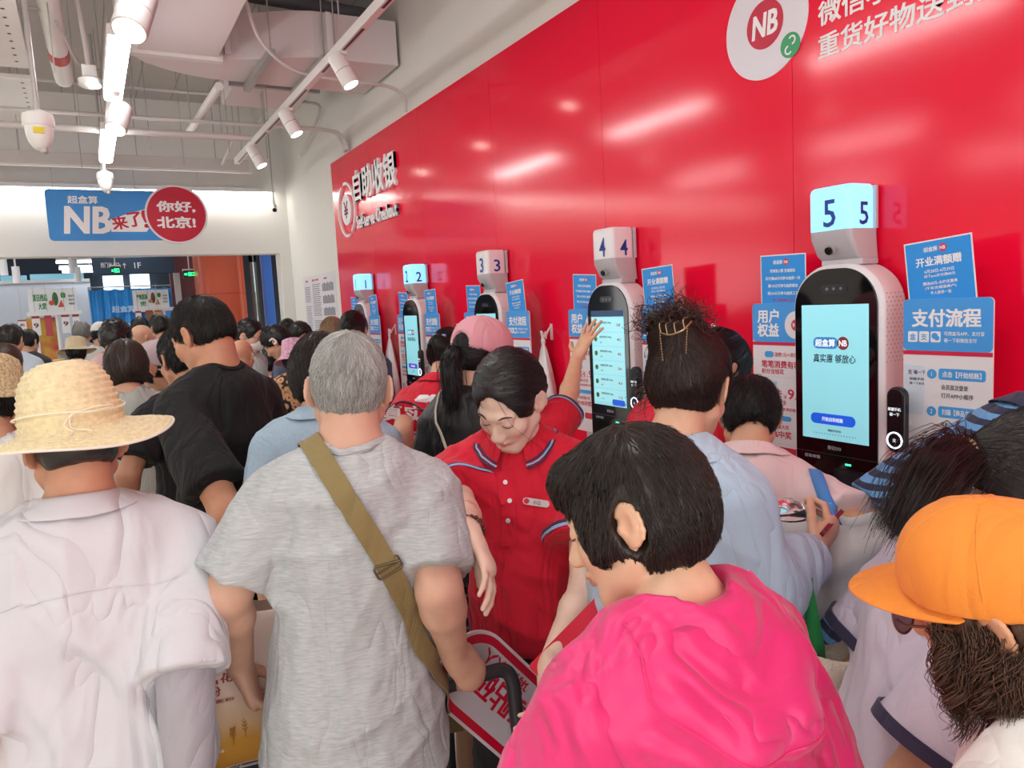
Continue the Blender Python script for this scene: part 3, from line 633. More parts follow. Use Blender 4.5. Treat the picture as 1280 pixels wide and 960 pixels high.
# grey partition
t = empty('grey_partition', (0, 0, 0), 0, 'pale grey partition wall behind the watermelon stall', 'partition')
X0, Z0, X1, Z1 = pxrect(-60, 357, 120, 420, 14.5); MB().box((X0, 14.5, 0), (X1, 14.6, Z1)).build('board', mat('partition_grey', '#c3c6cf', .6), t)
MB().box((X0, 14.47, Z1), (X1, 14.62, Z1+.05)).build('top_rail', GREY, t)
# ceiling spot cylinders and strips beyond
for i, (px, py, Y) in enumerate(((4, 332, 13.), (20, 342, 13.), (90, 330, 13.5), (97, 342, 13.5))):
    p = onY(px, py, Y); t = empty('mall_spotlight', (p[0], Y, p[2]), 0, ['white spotlight cylinder at the edge beyond the doorway', 'white spotlight cylinder second from the edge beyond the doorway', 'white spotlight cylinder left of the dark overhead sign', 'white spotlight cylinder just under the lit strips beyond the doorway'][i], 'spotlight', 'spotlights beyond the doorway')
    MB().tube([(0, 0, -.14), (0, 0, .1)], .05, 16).build('head', WHITE2, t, True); MB().tube([(0, 0, .1), (0, 0, 3.05-p[2])], .012, 8).build('stem', WHITE2, t)
for i, (px, py, ln) in enumerate(((70, 329, .9), (74, 337, 1.0), (78, 341, .8))):
    p = onY(px, py, 14+.3*i); t = empty('strip_light', (p[0], p[1], p[2]), 0, ['upper', 'middle', 'lower'][i]+' of three white strip lights beyond the doorway', 'strip light', 'strip lights beyond the doorway')
    MB().box((0, 0, 0), (ln, .08, .03)).build('diffuser', mat('strip_glow', '#f4fbff', .5, emit=2.5), t); MB().box((0, .01, .03), (ln, .07, .07)).build('housing', WHITE2, t); MB().tube([(ln/2, .04, .07), (ln/2, .04, 3.05-p[2])], .008, 6).build('rod', GREY, t)
# dark overhead sign band
X0, Z0, X1, Z1 = pxrect(114, 322, 219, 341, 12.2)
t = empty('overhead_sign', (X0, 12.2, Z0), 0, 'dark blue overhead direction sign marked 1F beyond the doorway', 'sign')
W_, H_ = X1-X0, Z1-Z0; MB().box((0, 0, 0), (W_, .12, H_)).build('casing', mat('navy_sign', '#33485f', .5), t, bevel=.01)
L = Lettering(); L.put('西门出入口', .1*W_, .55*H_, .3*H_, .22*W_, y=-.003); L.put('1F', .5*W_, .5*H_, .34*H_, .08*W_, y=-.003); L.put('↑', .36*W_, .5*H_, .34*H_, .04*W_, y=-.003); L.build('lettering', WL, t)
for x in (.2, W_-.2): MB().tube([(x, .06, H_), (x, .06, 3.05-Z0)], .012, 6).build('rod', GREY, t)
MB().box((W_-.02, .03, -1.0), (W_+.06, .11, 0)).build('post', GREY, t)
EG = mat('exit_green', '#1fd36f', .5, emit=1.6)
for i, (a, b_, c, d, Y) in enumerate(((138, 333, 151, 343, 11.9), (229, 338, 245, 347, 11.8))):
    X0, Z0, X1, Z1 = pxrect(a, b_, c, d, Y); t = empty('exit_sign', (X0, Y, Z0), 0, ['green lit exit sign hanging under the dark overhead sign', 'green lit exit sign beside the orange column'][i], 'exit sign', 'green exit signs')
    w_, h_ = X1-X0, Z1-Z0; MB().box((0, 0, 0), (w_, .04, h_)).build('casing', mat('exit_dark', '#0d2a1c', .4), t)
    L = Lettering(); L.put('出口', w_*.62, h_*.5, h_*.55, w_*.5, 'C', y=-.003, bold=.04); L.box((w_*.08, -.003, h_*.35), (w_*.28, -.001, h_*.62)); L.build('pictogram', EG, t)
    MB().box((-.01, .005, h_-.01), (w_+.01, .035, h_+.02)).tube([(w_/2, .02, h_), (w_/2, .02, 3.05-Z0)], .008, 6).build('hanger', WHITE2, t)
# orange column with a joint, dark door frame, blue post
X0, Z0, X1, Z1 = pxrect(246, 318, 313, 420, 11.3)
t = empty('orange_column', ((X0+X1)/2, 11.6, 0), 0, 'wide orange clad column with rounded edges beyond the doorway', 'column')
OR = mat('orange_clad', '#bb4a2a', .35)
w_ = (X1-X0)/2; P = [(q[0], q[1]) for q in rrect(-w_, -.35, w_, .35, .12, 8)]
zj = onY(280, 367, 11.3)[2]; MB().prism_z(P, 0, zj-.004).build('lower_cladding', OR, t, True, autos=50); MB().prism_z(P, zj+.004, 3.05).build('upper_cladding', OR, t, True, autos=50)
MB().prism_z([(q[0]*.99, q[1]*.99) for q in P], zj-.01, zj+.01).build('joint', mat('joint_brown', '#8f3a22', .6), t)
t = empty('glazed_side_door', (0, 0, 0), 0, 'dark framed glass door with yellow posters beside the orange column', 'door')
X0, Z0, X1, Z1 = pxrect(312, 321, 328, 420, 10.9)
b = MB(); b.box((X0, 10.9, 0), (X0+.03, 11.0, 2.9)); b.box((X1-.025, 10.9, 0), (X1, 11.0, 2.9)); b.box((X0, 10.9, 2.45), (X1, 11.0, 2.9)); b.box((X0, 10.9, 0), (X1, 11.0, .12)); b.build('frame', mat('door_dark', '#3a3436', .5), t)
MB().box((X0+.03, 10.94, .12), (X1-.025, 10.96, 2.45)).build('glass', mat('door_glass', '#b9c9c4', .1, emit=.35), t)
b = MB(); w_ = X1-X0
for z in (.9, 1.3, 1.7): b.box((X0+.045, 10.925, z), (X1-.04, 10.938, z+.34))
b.build('poster', mat('poster_yellow', '#d9c23c', .6, var=.5, vscale=9, col2='#f3ecd0'), t)
MB().tube([(X1-.11, 10.88, .9), (X1-.11, 10.88, 1.6)], .014, 8).build('handle', BLACK, t)
X0, Z0, X1, Z1 = pxrect(327, 318, 347, 420, 10.2)
t = empty('blue_door_post', (X0, 10.2, 0), 0, 'blue painted post just behind the doorway jamb', 'post'); MB().box((0, 0, 0), (X1-X0, .12, 2.95)).build('post', mat('post_blue', '#2f62b4', .5), t, bevel=.006)
MB().box((-.0, .12, 0), (X1-X0, .14, 2.95)).build('back_strip', GREY, t)
# dark mall front between sign and column
t = empty('dark_shopfront', (0, 0, 0), 0, 'dark red and blue shop front left of the orange column', 'shop front')
X0, Z0, X1, Z1 = pxrect(212, 341, 250, 400, 12.6); MB().box((X0, 12.6, 0), (X1, 12.7, 2.9)).build('board', mat('front_maroon', '#5c2f33', .6), t)
MB().box((X0+.2, 12.57, 1.5), (X1, 12.6, 2.05)).build('blue_panel', mat('front_blue', '#3d6ba6', .5), t)
# blue hoarding with writing
X0, Z0, X1, Z1 = pxrect(111, 362, 222, 430, 13.2)
t = empty('blue_banner', (X0, 13.2, 0), 0, 'wrinkled blue banner hoarding with white writing behind the stalls', 'banner')
n = 60; V = []; F = []
for k in range(n+1):
    u = k/n*(X1-X0); yy = .02*math.sin(k*.9)+.012*math.sin(k*2.3); V += [(u, yy, .3), (u, yy*1.5, Z1-.02*abs(math.sin(k*.35)))]
for k in range(n): F.append((2*k, 2*k+2, 2*k+3, 2*k+1))
o = mesh_obj('fabric', V, F, mat('banner_blue', '#3c97dd', .4, var=.12, vscale=3), t, True); s_ = o.modifiers.new('s', 'SOLIDIFY'); s_.thickness = .01
zz = onY(140, 387, 13.2)[2]
L = Lettering(); L.put('超盒算', .28, zz, .1, .32, y=-.05); L.put('施工人员', .28, zz-.27, .13, .6, y=-.05); L.put('请勿入内', .28, zz-.58, .22, 1.0, y=-.05); L.build('lettering', mat('banner_white', '#cfe4f5', .6), t)
MB().prism(circ(.76, zz, .09, 24), -.052, -.048).build('badge', mat('logo_dark_red', '#9c3347', .5), t)
MB().tube([(0, .04, 0), (0, .04, Z1+.03), (X1-X0, .04, Z1+.03), (X1-X0, .04, 0)], .02, 8).build('frame', GREY, t)
# market stalls with header boards and price cards
def stall(px0, py0, px1, py1, Y, lab, kind):
    X0, Z0, X1, Z1 = pxrect(px0, py0, px1, py1, Y); w_, h_ = X1-X0, Z1-Z0
    t = empty('market_stall', (X0, Y, 0), 0, lab, 'stall')
    MB().box((0, 0, Z0), (w_, .03, Z1)).build('header_board', mat('stall_white', '#eff0ee', .5), t)
    MB().box((-.02, -.12, Z0-.05), (w_+.05, .03, Z0)).build('header_ledge', WHITE2, t)
    b = MB()
    for x in (w_*.56,): b.tube([(x, -.05, .0), (x, -.05, Z0)], .02, 10)
    b.tube([(.05, .3, 0), (.05, .3, Z0)], .02, 10).tube([(w_-.05, .3, 0), (w_-.05, .3, Z0)], .02, 10); b.build('post', WHITE2, t)
    MB().box((-.1, -.15, .86), (w_+.1, .45, .92)).build('table_top', WHITE2, t)
    MB().box((-.05, -.12, 0), (w_+.05, .42, .86)).build('skirt', mat('stall_skirt', '#3f8f57', .6), t)
    G = mat('stall_green', '#2f8a48', .6); L = Lettering(); L.put('夏日西瓜' if kind == 'w' else '产地直采', .1*w_, Z0+.62*h_, .3*h_, .3*w_, y=-.003, bold=.03); L.put('大赏' if kind == 'w' else '好鲜生', .2*w_, Z0+.25*h_, .28*h_, .16*w_, y=-.003, bold=.03); L.prism(rrect(.68*w_, Z0+.58*h_, .78*w_, Z0+.82*h_, .02), -.004, -.001); L.build('green_lettering', G, t)
    L = Lettering()
    for k in range(3): L.put('精选好物', .84*w_, Z0+(.66-.17*k)*h_, .1*h_, .12*w_, y=-.003)
    L.build('small_lettering', mat('stall_dark', '#5b5b58', .6), t)
    c1, c2 = ('#3c6b3a', '#d4503f') if kind == 'w' else ('#6d4a33', '#b98d55')
    A = mat('fruit_a_'+kind, c1, .5, var=.4, vscale=20); B = mat('fruit_b_'+kind, c2, .5)
    b = MB(); b.prism([(.56*w_+.07*w_*math.cos(a)*.9, Z0+.55*h_+.30*h_*math.sin(a)) for a in np.linspace(0, 2*math.pi, 24, endpoint=False)], -.004, -.001); b.build('picture_fruit', A, t)
    b = MB(); b.prism(circ(.48*w_, Z0+.38*h_, .06*w_, 20), -.006, -.003); b.prism([(.60*w_, Z0+.18*h_), (.74*w_, Z0+.18*h_), (.68*w_, Z0+.5*h_)], -.006, -.003); b.build('picture_slice', B, t)
    return t, w_, Z0, Z1
t, w_, Z0, Z1 = stall(33, 362, 97, 388, 11.8, 'white market stall with a watermelon header board and price cards', 'w')
def card(px0, py0, px1, py1, Y, txt, col, lab):
    X0, a0, X1, a1 = pxrect(px0, py0, px1, py1, Y); c = empty('price_card', (X0, Y, a0), 0, lab, 'price card', 'price cards on the stalls'); w, h = X1-X0, a1-a0
    MB().box((0, 0, 0), (w, .008, h)).build('card', mat('card_'+col.strip('#'), col, .5), c)
    MB().box((0, -.002, h*.86), (w, -.0004, h)).build('heading', mat('heading_maroon', '#a83a4a', .5), c)
    if txt: L = Lettering(); L.put(txt, w*.5, h*.5, h*.24, w*.6, 'C', y=-.003, bold=.03); L.build('price', mat('price_dark', '#7a2634', .6), c)
    MB().box((w*.4, .0081, h*.5), (w*.6, .016, h*.98)).build('clip', GREY, c); MB().tube([(w/2, .016, h*.9), (w/2, .016, max(h, 1.95-a0+.3))], .003, 4).build('cord', GREY, c)
for a in ((22, 400, 34, 412, '6', '#efeaea', 'small price card 6 at the edge of the watermelon stall'), (39, 395, 52, 419, '9', '#f1eeee', 'tall price card marked 9 left of the stall pole'), (55, 394, 67, 420, '', '#c04a55', 'red price card beside the stall pole'), (76, 393, 89, 416, '9', '#f1eeee', 'price card marked 9 right of the stall pole'), (90, 393, 101, 414, '15', '#f1eeee', 'price card marked 15 at the end of the watermelon stall')):
    card(*a[:4], 11.72, *a[4:])
X0, a0, X1, a1 = pxrect(32, 398, 72, 424, 12.2); o = MB().box((X0, 12.2, .92), (X1, 12.26, a1)).build('yellow_display', mat('display_yellow', '#e3c04a', .6, var=.5, vscale=4, col2='#c8483c')); tag(o, 'yellow and red goods display behind the price cards', 'display')
t2, w2_, Z02, Z12 = stall(165, 363, 212, 384, 12.4, 'white market stall with a brown fruit header board before the blue banner', 'd')
for a in ((169, 389, 178, 405, '9', '#f1eeee', 'white price card at the brown fruit stall'), (182, 388, 192, 400, '', '#8f6a42', 'brown fruit picture card at the brown fruit stall'), (193, 388, 203, 400, '', '#d8a64a', 'yellow picture card at the brown fruit stall')):
    card(*a[:4], 12.2, *a[4:])
# crate stack, yoghurt packs
for k in range(4):
    X0, a0, X1, a1 = pxrect(46, 437, 74, 443, 10.6); zt = .62+.17*k
    t = empty('plastic_crate', ((X0+X1)/2, 10.8, zt), 0, ['bottom green crate of the stack below the price cards', 'second green crate of the stack below the price cards', 'third green crate of the stack below the price cards', 'top green crate holding white bottles below the price cards'][k], 'crate', 'stacked crates at the stall')
    w = (X1-X0)/2+.05; b = MB(); b.box((-w, -.18, 0), (w, .18, .012))
    for x in np.linspace(-w, w-.02, 9): b.box((x, -.18, .012), (x+.02, -.165, .15)); b.box((x, .165, .012), (x+.02, .18, .15))
    for zz in (.05, .135): b.box((-w, -.182, zz), (w, -.163, zz+.03)); b.box((-w, .163, zz), (w, .182, zz+.03)); b.box((-w, -.18, zz), (-w+.015, .18, zz+.03)); b.box((w-.015, -.18, zz), (w, .18, zz+.03))
    b.build('basket', mat('crate_green', '#2f9a4f', .5), t)
    MB().box((-w*.4, -.187, .03), (w*.6, -.1825, .13)).build('side_label', WHITE2, t)
b = MB().box((X0-.05, 10.62, 0), (X1+.05, 10.98, .62)).build('crate_plinth', WHITE2); tag(b, 'white plinth under the green crate stack', 'plinth')
for k in range(10):
    x = X0+.04+(X1-X0-.08)*(k % 5)/4; y = 10.72+.14*(k//5)
    o = MB().lathe([(.03, 0), (.034, .01), (.034, .1), (.02, .12), (.016, .14), (.0155, .15)], 12).build('bottle', WHITE2, None, True, loc=(x, y, .62+.17*3+.013)); tag(o, 'small white bottle in the top green crate', 'bottle', 'white bottles in the top crate')
# ------------------------------------------------------------------ rounded solids for bodies, hair and clothes
def N3(v): v = np.asarray(v, float); return v/max(np.linalg.norm(v), 1e-9)
def rotm(ax, deg): return np.array(Matrix.Rotation(R_(deg), 3, ax))
class Solid:
    """a list of rounded shapes blended into one surface"""
    def __init__(s): s.ops = []
    def _add(s, fn, lo, hi, op, k): s.ops.append((fn, np.array(lo, np.float32), np.array(hi, np.float32), op, k)); return s
    def cone(s, a, b, ra, rb, k=.02, op='u', flat=None):
        a = np.array(a, np.float32); b = np.array(b, np.float32); ba = b-a; L2 = max(float(ba@ba), 1e-9); r = max(ra, rb)
        if flat is not None: n = N3(flat[0]).astype(np.float32); f = np.float32(flat[1])
        def fn(X, Y, Z):
            px, py, pz = X-a[0], Y-a[1], Z-a[2]
            h = np.clip((px*ba[0]+py*ba[1]+pz*ba[2])/L2, 0, 1)
            qx, qy, qz = px-ba[0]*h, py-ba[1]*h, pz-ba[2]*h
            if flat is not None:
                c = (qx*n[0]+qy*n[1]+qz*n[2])*(f-1); qx = qx+c*n[0]; qy = qy+c*n[1]; qz = qz+c*n[2]
                return (np.sqrt(qx*qx+qy*qy+qz*qz)-(ra+(rb-ra)*h))/max(1., float(f)**.5)
            return np.sqrt(qx*qx+qy*qy+qz*qz)-(ra+(rb-ra)*h)
        if flat is not None and f < 1: r = r/float(f)
        return s._add(fn, np.minimum(a, b)-r, np.maximum(a, b)+r, op, k)
    def chain(s, pts, rs, k=.01, op='u'):
        for i in range(len(pts)-1): s.cone(pts[i], pts[i+1], rs[i], rs[i+1], k, op)
        return s
    def ell(s, c, r, k=.02, op='u', R=None):
        c = np.array(c, np.float32); r = np.array(r, np.float32); Rm = None if R is None else np.array(R, np.float32)
        def fn(X, Y, Z):
            px, py, pz = X-c[0], Y-c[1], Z-c[2]
            if Rm is not None:   # columns are the ellipsoid's own axes
                px, py, pz = (px*Rm[0, 0]+py*Rm[1, 0]+pz*Rm[2, 0], px*Rm[0, 1]+py*Rm[1, 1]+pz*Rm[2, 1], px*Rm[0, 2]+py*Rm[1, 2]+pz*Rm[2, 2])
            ax, ay, az = px/r[0], py/r[1], pz/r[2]
            k0 = np.sqrt(ax*ax+ay*ay+az*az); bx, by, bz = ax/r[0], ay/r[1], az/r[2]; k1 = np.sqrt(bx*bx+by*by+bz*bz)+1e-6
            return k0*(k0-1)/k1
        e = r if Rm is None else np.sqrt(((Rm*r[None, :])**2).sum(1))
        return s._add(fn, c-e, c+e, op, k)
    def plane(s, p, n, k=.004):
        """keep only the side opposite to n"""
        p = np.array(p, np.float32); n = N3(n).astype(np.float32)
        return s._add(lambda X, Y, Z: (X-p[0])*n[0]+(Y-p[1])*n[1]+(Z-p[2])*n[2], [-9]*3, [9]*3, 'i', k)
    def bump(s, fn, lo=(-9,)*3, hi=(9,)*3): return s._add(fn, lo, hi, 'd', 0)
    def fold(s, pts, r, amp):
        """a crease (amp<0) or a ridge (amp>0) along a path"""
        P = [np.array(p, np.float32) for p in pts]
        def fn(X, Y, Z):
            m = None
            for i in range(len(P)-1):
                a, ba = P[i], P[i+1]-P[i]; L2 = max(float(ba@ba), 1e-9)
                px, py, pz = X-a[0], Y-a[1], Z-a[2]; h = np.clip((px*ba[0]+py*ba[1]+pz*ba[2])/L2, 0, 1)
                d2 = (px-ba[0]*h)**2+(py-ba[1]*h)**2+(pz-ba[2]*h)**2
                m = d2 if m is None else np.minimum(m, d2)
            return -amp*np.exp(-m/(r*r))
        A = np.array(P); return s._add(fn, A.min(0)-2.2*r, A.max(0)+2.2*r, 'd', 0)
    def group(s, o, k=.02):
        """blends in another solid, already trimmed by its own cuts"""
        us = [q for q in o.ops if q[3] == 'u']; lo = np.min([q[1] for q in us], 0); hi = np.max([q[2] for q in us], 0)
        def fn(X, Y, Z):
            D = np.float32(.3)
            for f, l, h, op, kk in o.ops: D = Solid._mix(D, f(X, Y, Z), op, max(kk, 1e-4))
            return D
        return s._add(fn, lo, hi, 'u', k)
    @staticmethod
    def _mix(D, d, op, k):
        if op == 'd': return D+d
        if op == 'i': d2 = d; h = np.clip(.5-.5*(d2-D)/k, 0, 1); return d2+(D-d2)*h+k*h*(1-h)
        if op == 's': d2 = -d; h = np.clip(.5-.5*(d2-D)/k, 0, 1); return d2+(D-d2)*h+k*h*(1-h)
        h = np.clip(.5+.5*(d-D)/k, 0, 1); return d+(D-d)*h-k*h*(1-h)
    def ev(s, P):
        P = np.asarray(P, np.float32); X, Y, Z = P[:, 0], P[:, 1], P[:, 2]; D = np.full(len(P), .3, np.float32)
        for fn, lo, hi, op, k in s.ops: D = s._mix(D, fn(X, Y, Z).astype(np.float32), op, max(k, 1e-4))
        return D
    def grad(s, P, e=.002):
        G = np.stack([s.ev(P+np.eye(3, dtype=np.float32)[i]*e)-s.ev(P-np.eye(3, dtype=np.float32)[i]*e) for i in range(3)], 1)
        return G/np.maximum(np.linalg.norm(G, axis=1, keepdims=True), 1e-9)
    def snap(s, P, off=0., it=4):
        P = np.array(P, np.float32)
        for _ in range(it): P = P-s.grad(P)*(s.ev(P)-off)[:, None]*.9
        return P
    def mesh(s, h, fine=()):
        """fine: (centre, half size, spacing) boxes; returns verts, quads"""
        lo = np.min([o[1] for o in s.ops if o[3] == 'u'], 0)-h*2.5; hi = np.max([o[2] for o in s.ops if o[3] == 'u'], 0)+h*2.5
        ax = []
        for i in range(3):
            pts = [float(lo[i])]; 
            while pts[-1] < hi[i]:
                x = pts[-1]; st = h
                for c, hs, sp in fine:
                    hv = hs[i] if hasattr(hs, '__len__') else hs
                    d = abs(x+sp*.5-c[i])-hv
                    st = min(st, sp if d <= 0 else sp+d*.25)
                pts.append(x+max(st, .0012))
            ax.append(np.array(pts, np.float32))
        xs, ys, zs = ax; D = np.full((len(xs), len(ys), len(zs)), .3, np.float32)
        for fn, l, u, op, k in s.ops:
            m = max(k, .012)*1.3+.004
            sl = []
            for a, l_, u_ in zip(ax, l-m, u+m):
                i0, i1 = np.searchsorted(a, l_), np.searchsorted(a, u_); sl.append(slice(max(0, i0-1), min(len(a), i1+1)))
            if any(q.stop <= q.start for q in sl): continue
            d = fn(xs[sl[0]][:, None, None], ys[sl[1]][None, :, None], zs[sl[2]][None, None, :])
            D[sl[0], sl[1], sl[2]] = s._mix(D[sl[0], sl[1], sl[2]], d, op, max(k, 1e-4))
        D[0] = D[-1] = .3; D[:, 0] = D[:, -1] = .3; D[:, :, 0] = D[:, :, -1] = .3
        return nets(D, xs, ys, zs)
def nets(D, xs, ys, zs):
    I = D < 0
    c = np.zeros(tuple(n-1 for n in D.shape), np.uint8)
    for i in (0, 1):
        for j in (0, 1):
            for k in (0, 1): c += I[i:D.shape[0]-1+i, j:D.shape[1]-1+j, k:D.shape[2]-1+k]
    A = np.argwhere((c > 0) & (c < 8)); n = len(A)
    idx = np.full(c.shape, -1, np.int32); idx[A[:, 0], A[:, 1], A[:, 2]] = np.arange(n)
    ax = (xs, ys, zs); acc = np.zeros((n, 3)); cnt = np.zeros(n)
    for d in range(3):
        e = [0, 0, 0]; e[d] = 1; o1, o2 = [q for q in range(3) if q != d]
        for u in (0, 1):
            for v in (0, 1):
                off = [0, 0, 0]; off[o1] = u; off[o2] = v
                i0 = A+off; i1 = i0+e; d0 = D[i0[:, 0], i0[:, 1], i0[:, 2]]; d1 = D[i1[:, 0], i1[:, 1], i1[:, 2]]
                m = (d0 < 0) != (d1 < 0); t = np.where(m, d0/np.where(m, d0-d1, 1), 0)
                p = np.stack([ax[q][i0[:, q]] for q in range(3)], 1).astype(float); p[:, d] += t*(ax[d][i1[:, d]]-ax[d][i0[:, d]])
                acc[m] += p[m]; cnt[m] += 1
    V = acc/cnt[:, None]; F = []
    for d in range(3):
        o1, o2 = [(1, 2), (2, 0), (0, 1)][d]
        s0 = [slice(None)]*3; s1 = [slice(None)]*3; s0[d] = slice(0, -1); s1[d] = slice(1, None)
        m = I[tuple(s0)] != I[tuple(s1)]; E = np.argwhere(m)
        E = E[(E[:, o1] > 0) & (E[:, o2] > 0) & (E[:, o1] < c.shape[o1]) & (E[:, o2] < c.shape[o2])]
        ins = I[E[:, 0], E[:, 1], E[:, 2]]
        q = []
        for a, b in ((1, 1), (0, 1), (0, 0), (1, 0)):
            t = E.copy(); t[:, o1] -= a; t[:, o2] -= b; q.append(idx[t[:, 0], t[:, 1], t[:, 2]])
        Q = np.stack(q, 1); Q[~ins] = Q[~ins][:, ::-1]; F.append(Q[(Q >= 0).all(1)])
    return V, np.concatenate(F)
def quick_mesh(name, V, Q, m, parent=None, smooth=True, color=None, scale=1., nv=4):
    me = bpy.data.meshes.new(name); n, f = len(V), len(Q)
    me.vertices.add(n); me.vertices.foreach_set('co', (np.asarray(V, np.float32)*scale).ravel())
    me.loops.add(f*nv); me.loops.foreach_set('vertex_index', np.asarray(Q, np.int32).ravel())
    me.polygons.add(f); me.polygons.foreach_set('loop_start', np.arange(0, f*nv, nv, dtype=np.int32))
    if color is not None:
        a = me.color_attributes.new('tint', 'FLOAT_COLOR', 'POINT'); a.data.foreach_set('color', np.asarray(color, np.float32).ravel())
    me.polygons.foreach_set('use_smooth', [smooth]*f); me.update(calc_edges=True); me.validate()
    me.materials.append(m); o = bpy.data.objects.new(name, me); COL.objects.link(o)
    if parent: o.parent = parent
    return o
_rw = np.random.RandomState(3)
def wrinkle(seed, amp, f, bias=(1, 1, .45), ridge=True):
    """soft cloth folds: warped waves, tighter across than along the cloth"""
    r = np.random.RandomState(seed); K = []
    for i in range(4):
        v = r.randn(3)*np.array(bias); v = v/np.linalg.norm(v)*f*(1+.7*i*r.rand()); K.append((v.astype(np.float32), np.float32(r.rand()*6.28), amp/(1+.7*i), r.randn(3).astype(np.float32)*f*.35, np.float32(r.rand()*6.28)))
    def fn(X, Y, Z):
        t = np.float32(0)
        for v, ph, a, w, p2 in K:
            u = v[0]*X+v[1]*Y+v[2]*Z+ph+1.4*np.sin(w[0]*X+w[1]*Y+w[2]*Z+p2)
            q = np.sin(u); t = t+a*((1-np.abs(q))**2*1.6-.55 if ridge else q)
        return -t
    return fn
def ribbon(pts, nrm, width, th=.002, closed=False):
    """a strap: path points with surface normals -> verts and quads of a flat band with thickness"""
    P = np.asarray(pts, float); Nn = np.asarray(nrm, float); n = len(P); V = []
    for i in range(n):
        t = N3(P[min(i+1, n-1)]-P[max(i-1, 0)]); b = N3(np.cross(t, Nn[i])); u = N3(np.cross(b, t)); w = (width[i] if hasattr(width, '__len__') else width)/2
        V += [P[i]-b*w, P[i]+b*w, P[i]+b*w+u*th, P[i]-b*w+u*th]
    F = []
    for i in range(n-1):
        for k in range(4): F.append((4*i+k, 4*i+(k+1) % 4, 4*i+4+(k+1) % 4, 4*i+4+k))
    F += [(0, 3, 2, 1), (4*n-4, 4*n-3, 4*n-2, 4*n-1)]
    return V, F
def strands(paths, r0=.0011, taper=.35, sides=3):
    """thin tapering tubes for hair; paths: (n, m, 3)"""
    P = np.asarray(paths, float); n, m, _ = P.shape
    T = np.gradient(P, axis=1); T /= np.maximum(np.linalg.norm(T, axis=2, keepdims=True), 1e-9)
    ref = np.zeros_like(T); ref[..., 2] = 1; bad = np.abs(T[..., 2]) > .95; ref[bad] = [1, 0, 0]
    A = np.cross(T, ref); A /= np.maximum(np.linalg.norm(A, axis=2, keepdims=True), 1e-9); B = np.cross(T, A)
    rad = r0*(1-(1-taper)*np.linspace(0, 1, m)**2); V = []
    for k in range(sides):
        a = 2*math.pi*k/sides; V.append(P+(A*math.cos(a)+B*math.sin(a))*rad[None, :, None])
    V = np.stack(V, 2).reshape(-1, 3)          # n, m, sides
    base = (np.arange(n)*m*sides)[:, None, None]+(np.arange(m-1)*sides)[None, :, None]
    k = np.arange(sides)[None, None, :]; k2 = (k+1) % sides
    Q = np.stack([base+k, base+k2, base+sides+k2, base+sides+k], -1).reshape(-1, 4)
    return V, Q
# ------------------------------------------------------------------ people
SKINS = {}
def skin(col): 
    if col not in SKINS: SKINS[col] = mat('skin_%d' % len(SKINS), col, .5, var=.05, vscale=35, bump=.05, bscale=220, attr='tint')
    return SKINS[col]
def hairmat(col, rough=.36): return mat('hair_'+col.strip('#'), col, rough, attr='tint', spec=.55)
def cloth(name, col, rough=.8, **k):
    k.setdefault('bump', .12); k.setdefault('bscale', 350); k.setdefault('sheen', .12); k.setdefault('fold', .32)
    return mat(name, col, rough, **k)
SHOE = mat('shoe_dark', '#2e2d30', .6); SOLE = mat('shoe_sole', '#d8d5d0', .6)
DARKT = cloth('trouser_dark', '#2b2c33'); NAVYT = cloth('trouser_navy', '#343a4c'); GREYT = cloth('trouser_grey', '#6d6c70'); KHAKI = cloth('trouser_khaki', '#8f8571')

def hand_ops(B, wr, f, n, right, k=1., curl=(18, 22, 18), spread=4., thumb=(.55, .8, .2), tcurl=12, curls=None):
    f = N3(f); n = N3(n-np.dot(n, f)*f) if abs(np.dot(N3(n), f)) < .99 else N3(np.cross(f, [1, 0, 0])); t = np.cross(f, n) if right else np.cross(n, f)
    wr = np.asarray(wr, float)
    B.cone(wr-f*.012*k, wr+f*.03*k, .0255*k, .031*k, .012, flat=(n, 1.45)); B.cone(wr+f*.028*k, wr+f*.076*k, .034*k, .0385*k, .012, flat=(n, 2.05))
    B.cone(wr+f*.02*k+t*.012*k+n*.006*k, wr+f*.055*k+t*.026*k+n*.006*k, .018*k, .013*k, .01)
    for i, (fo, la, segs, r) in enumerate(((.088, .029, (.042, .026, .021), .0088), (.093, .0098, (.047, .029, .022), .0090), (.089, -.0098, (.044, .027, .021), .0086), (.079, -.0285, (.034, .021, .018), .0076))):
        a = math.radians(spread*(1.5-i)); d0 = f*math.cos(a)+t*math.sin(a); p = wr+(f*fo+t*la)*k; an = 0.; pts = [p-d0*.012*k]; rs = [r*k*1.12]
        for j, sg in enumerate(segs):
            an += math.radians((curls[i] if curls else curl)[j]); dd = d0*math.cos(an)+n*math.sin(an)
            q = pts[-1]+dd*(sg+(.012 if j == 0 else 0))*k; pts.append(q); rs.append(r*k*(1-.09*(j+1)))
        B.chain(pts, rs, .0035)
    p = wr+(f*.026+t*.028+n*.008)*k; d0 = N3(f*thumb[0]+t*thumb[1]+n*thumb[2]); pts = [p]; rs = [.0125*k]; an = 0.
    for j, sg in enumerate((.040, .031, .025)):
        if j: an += math.radians(tcurl)
        dd = N3(d0*math.cos(an)+N3(f*.5-t*.7+n*.3)*math.sin(an)); pts.append(pts[-1]+dd*sg*k); rs.append((.0112, .0100, .0086)[j]*k)
    B.chain(pts, rs, .005)

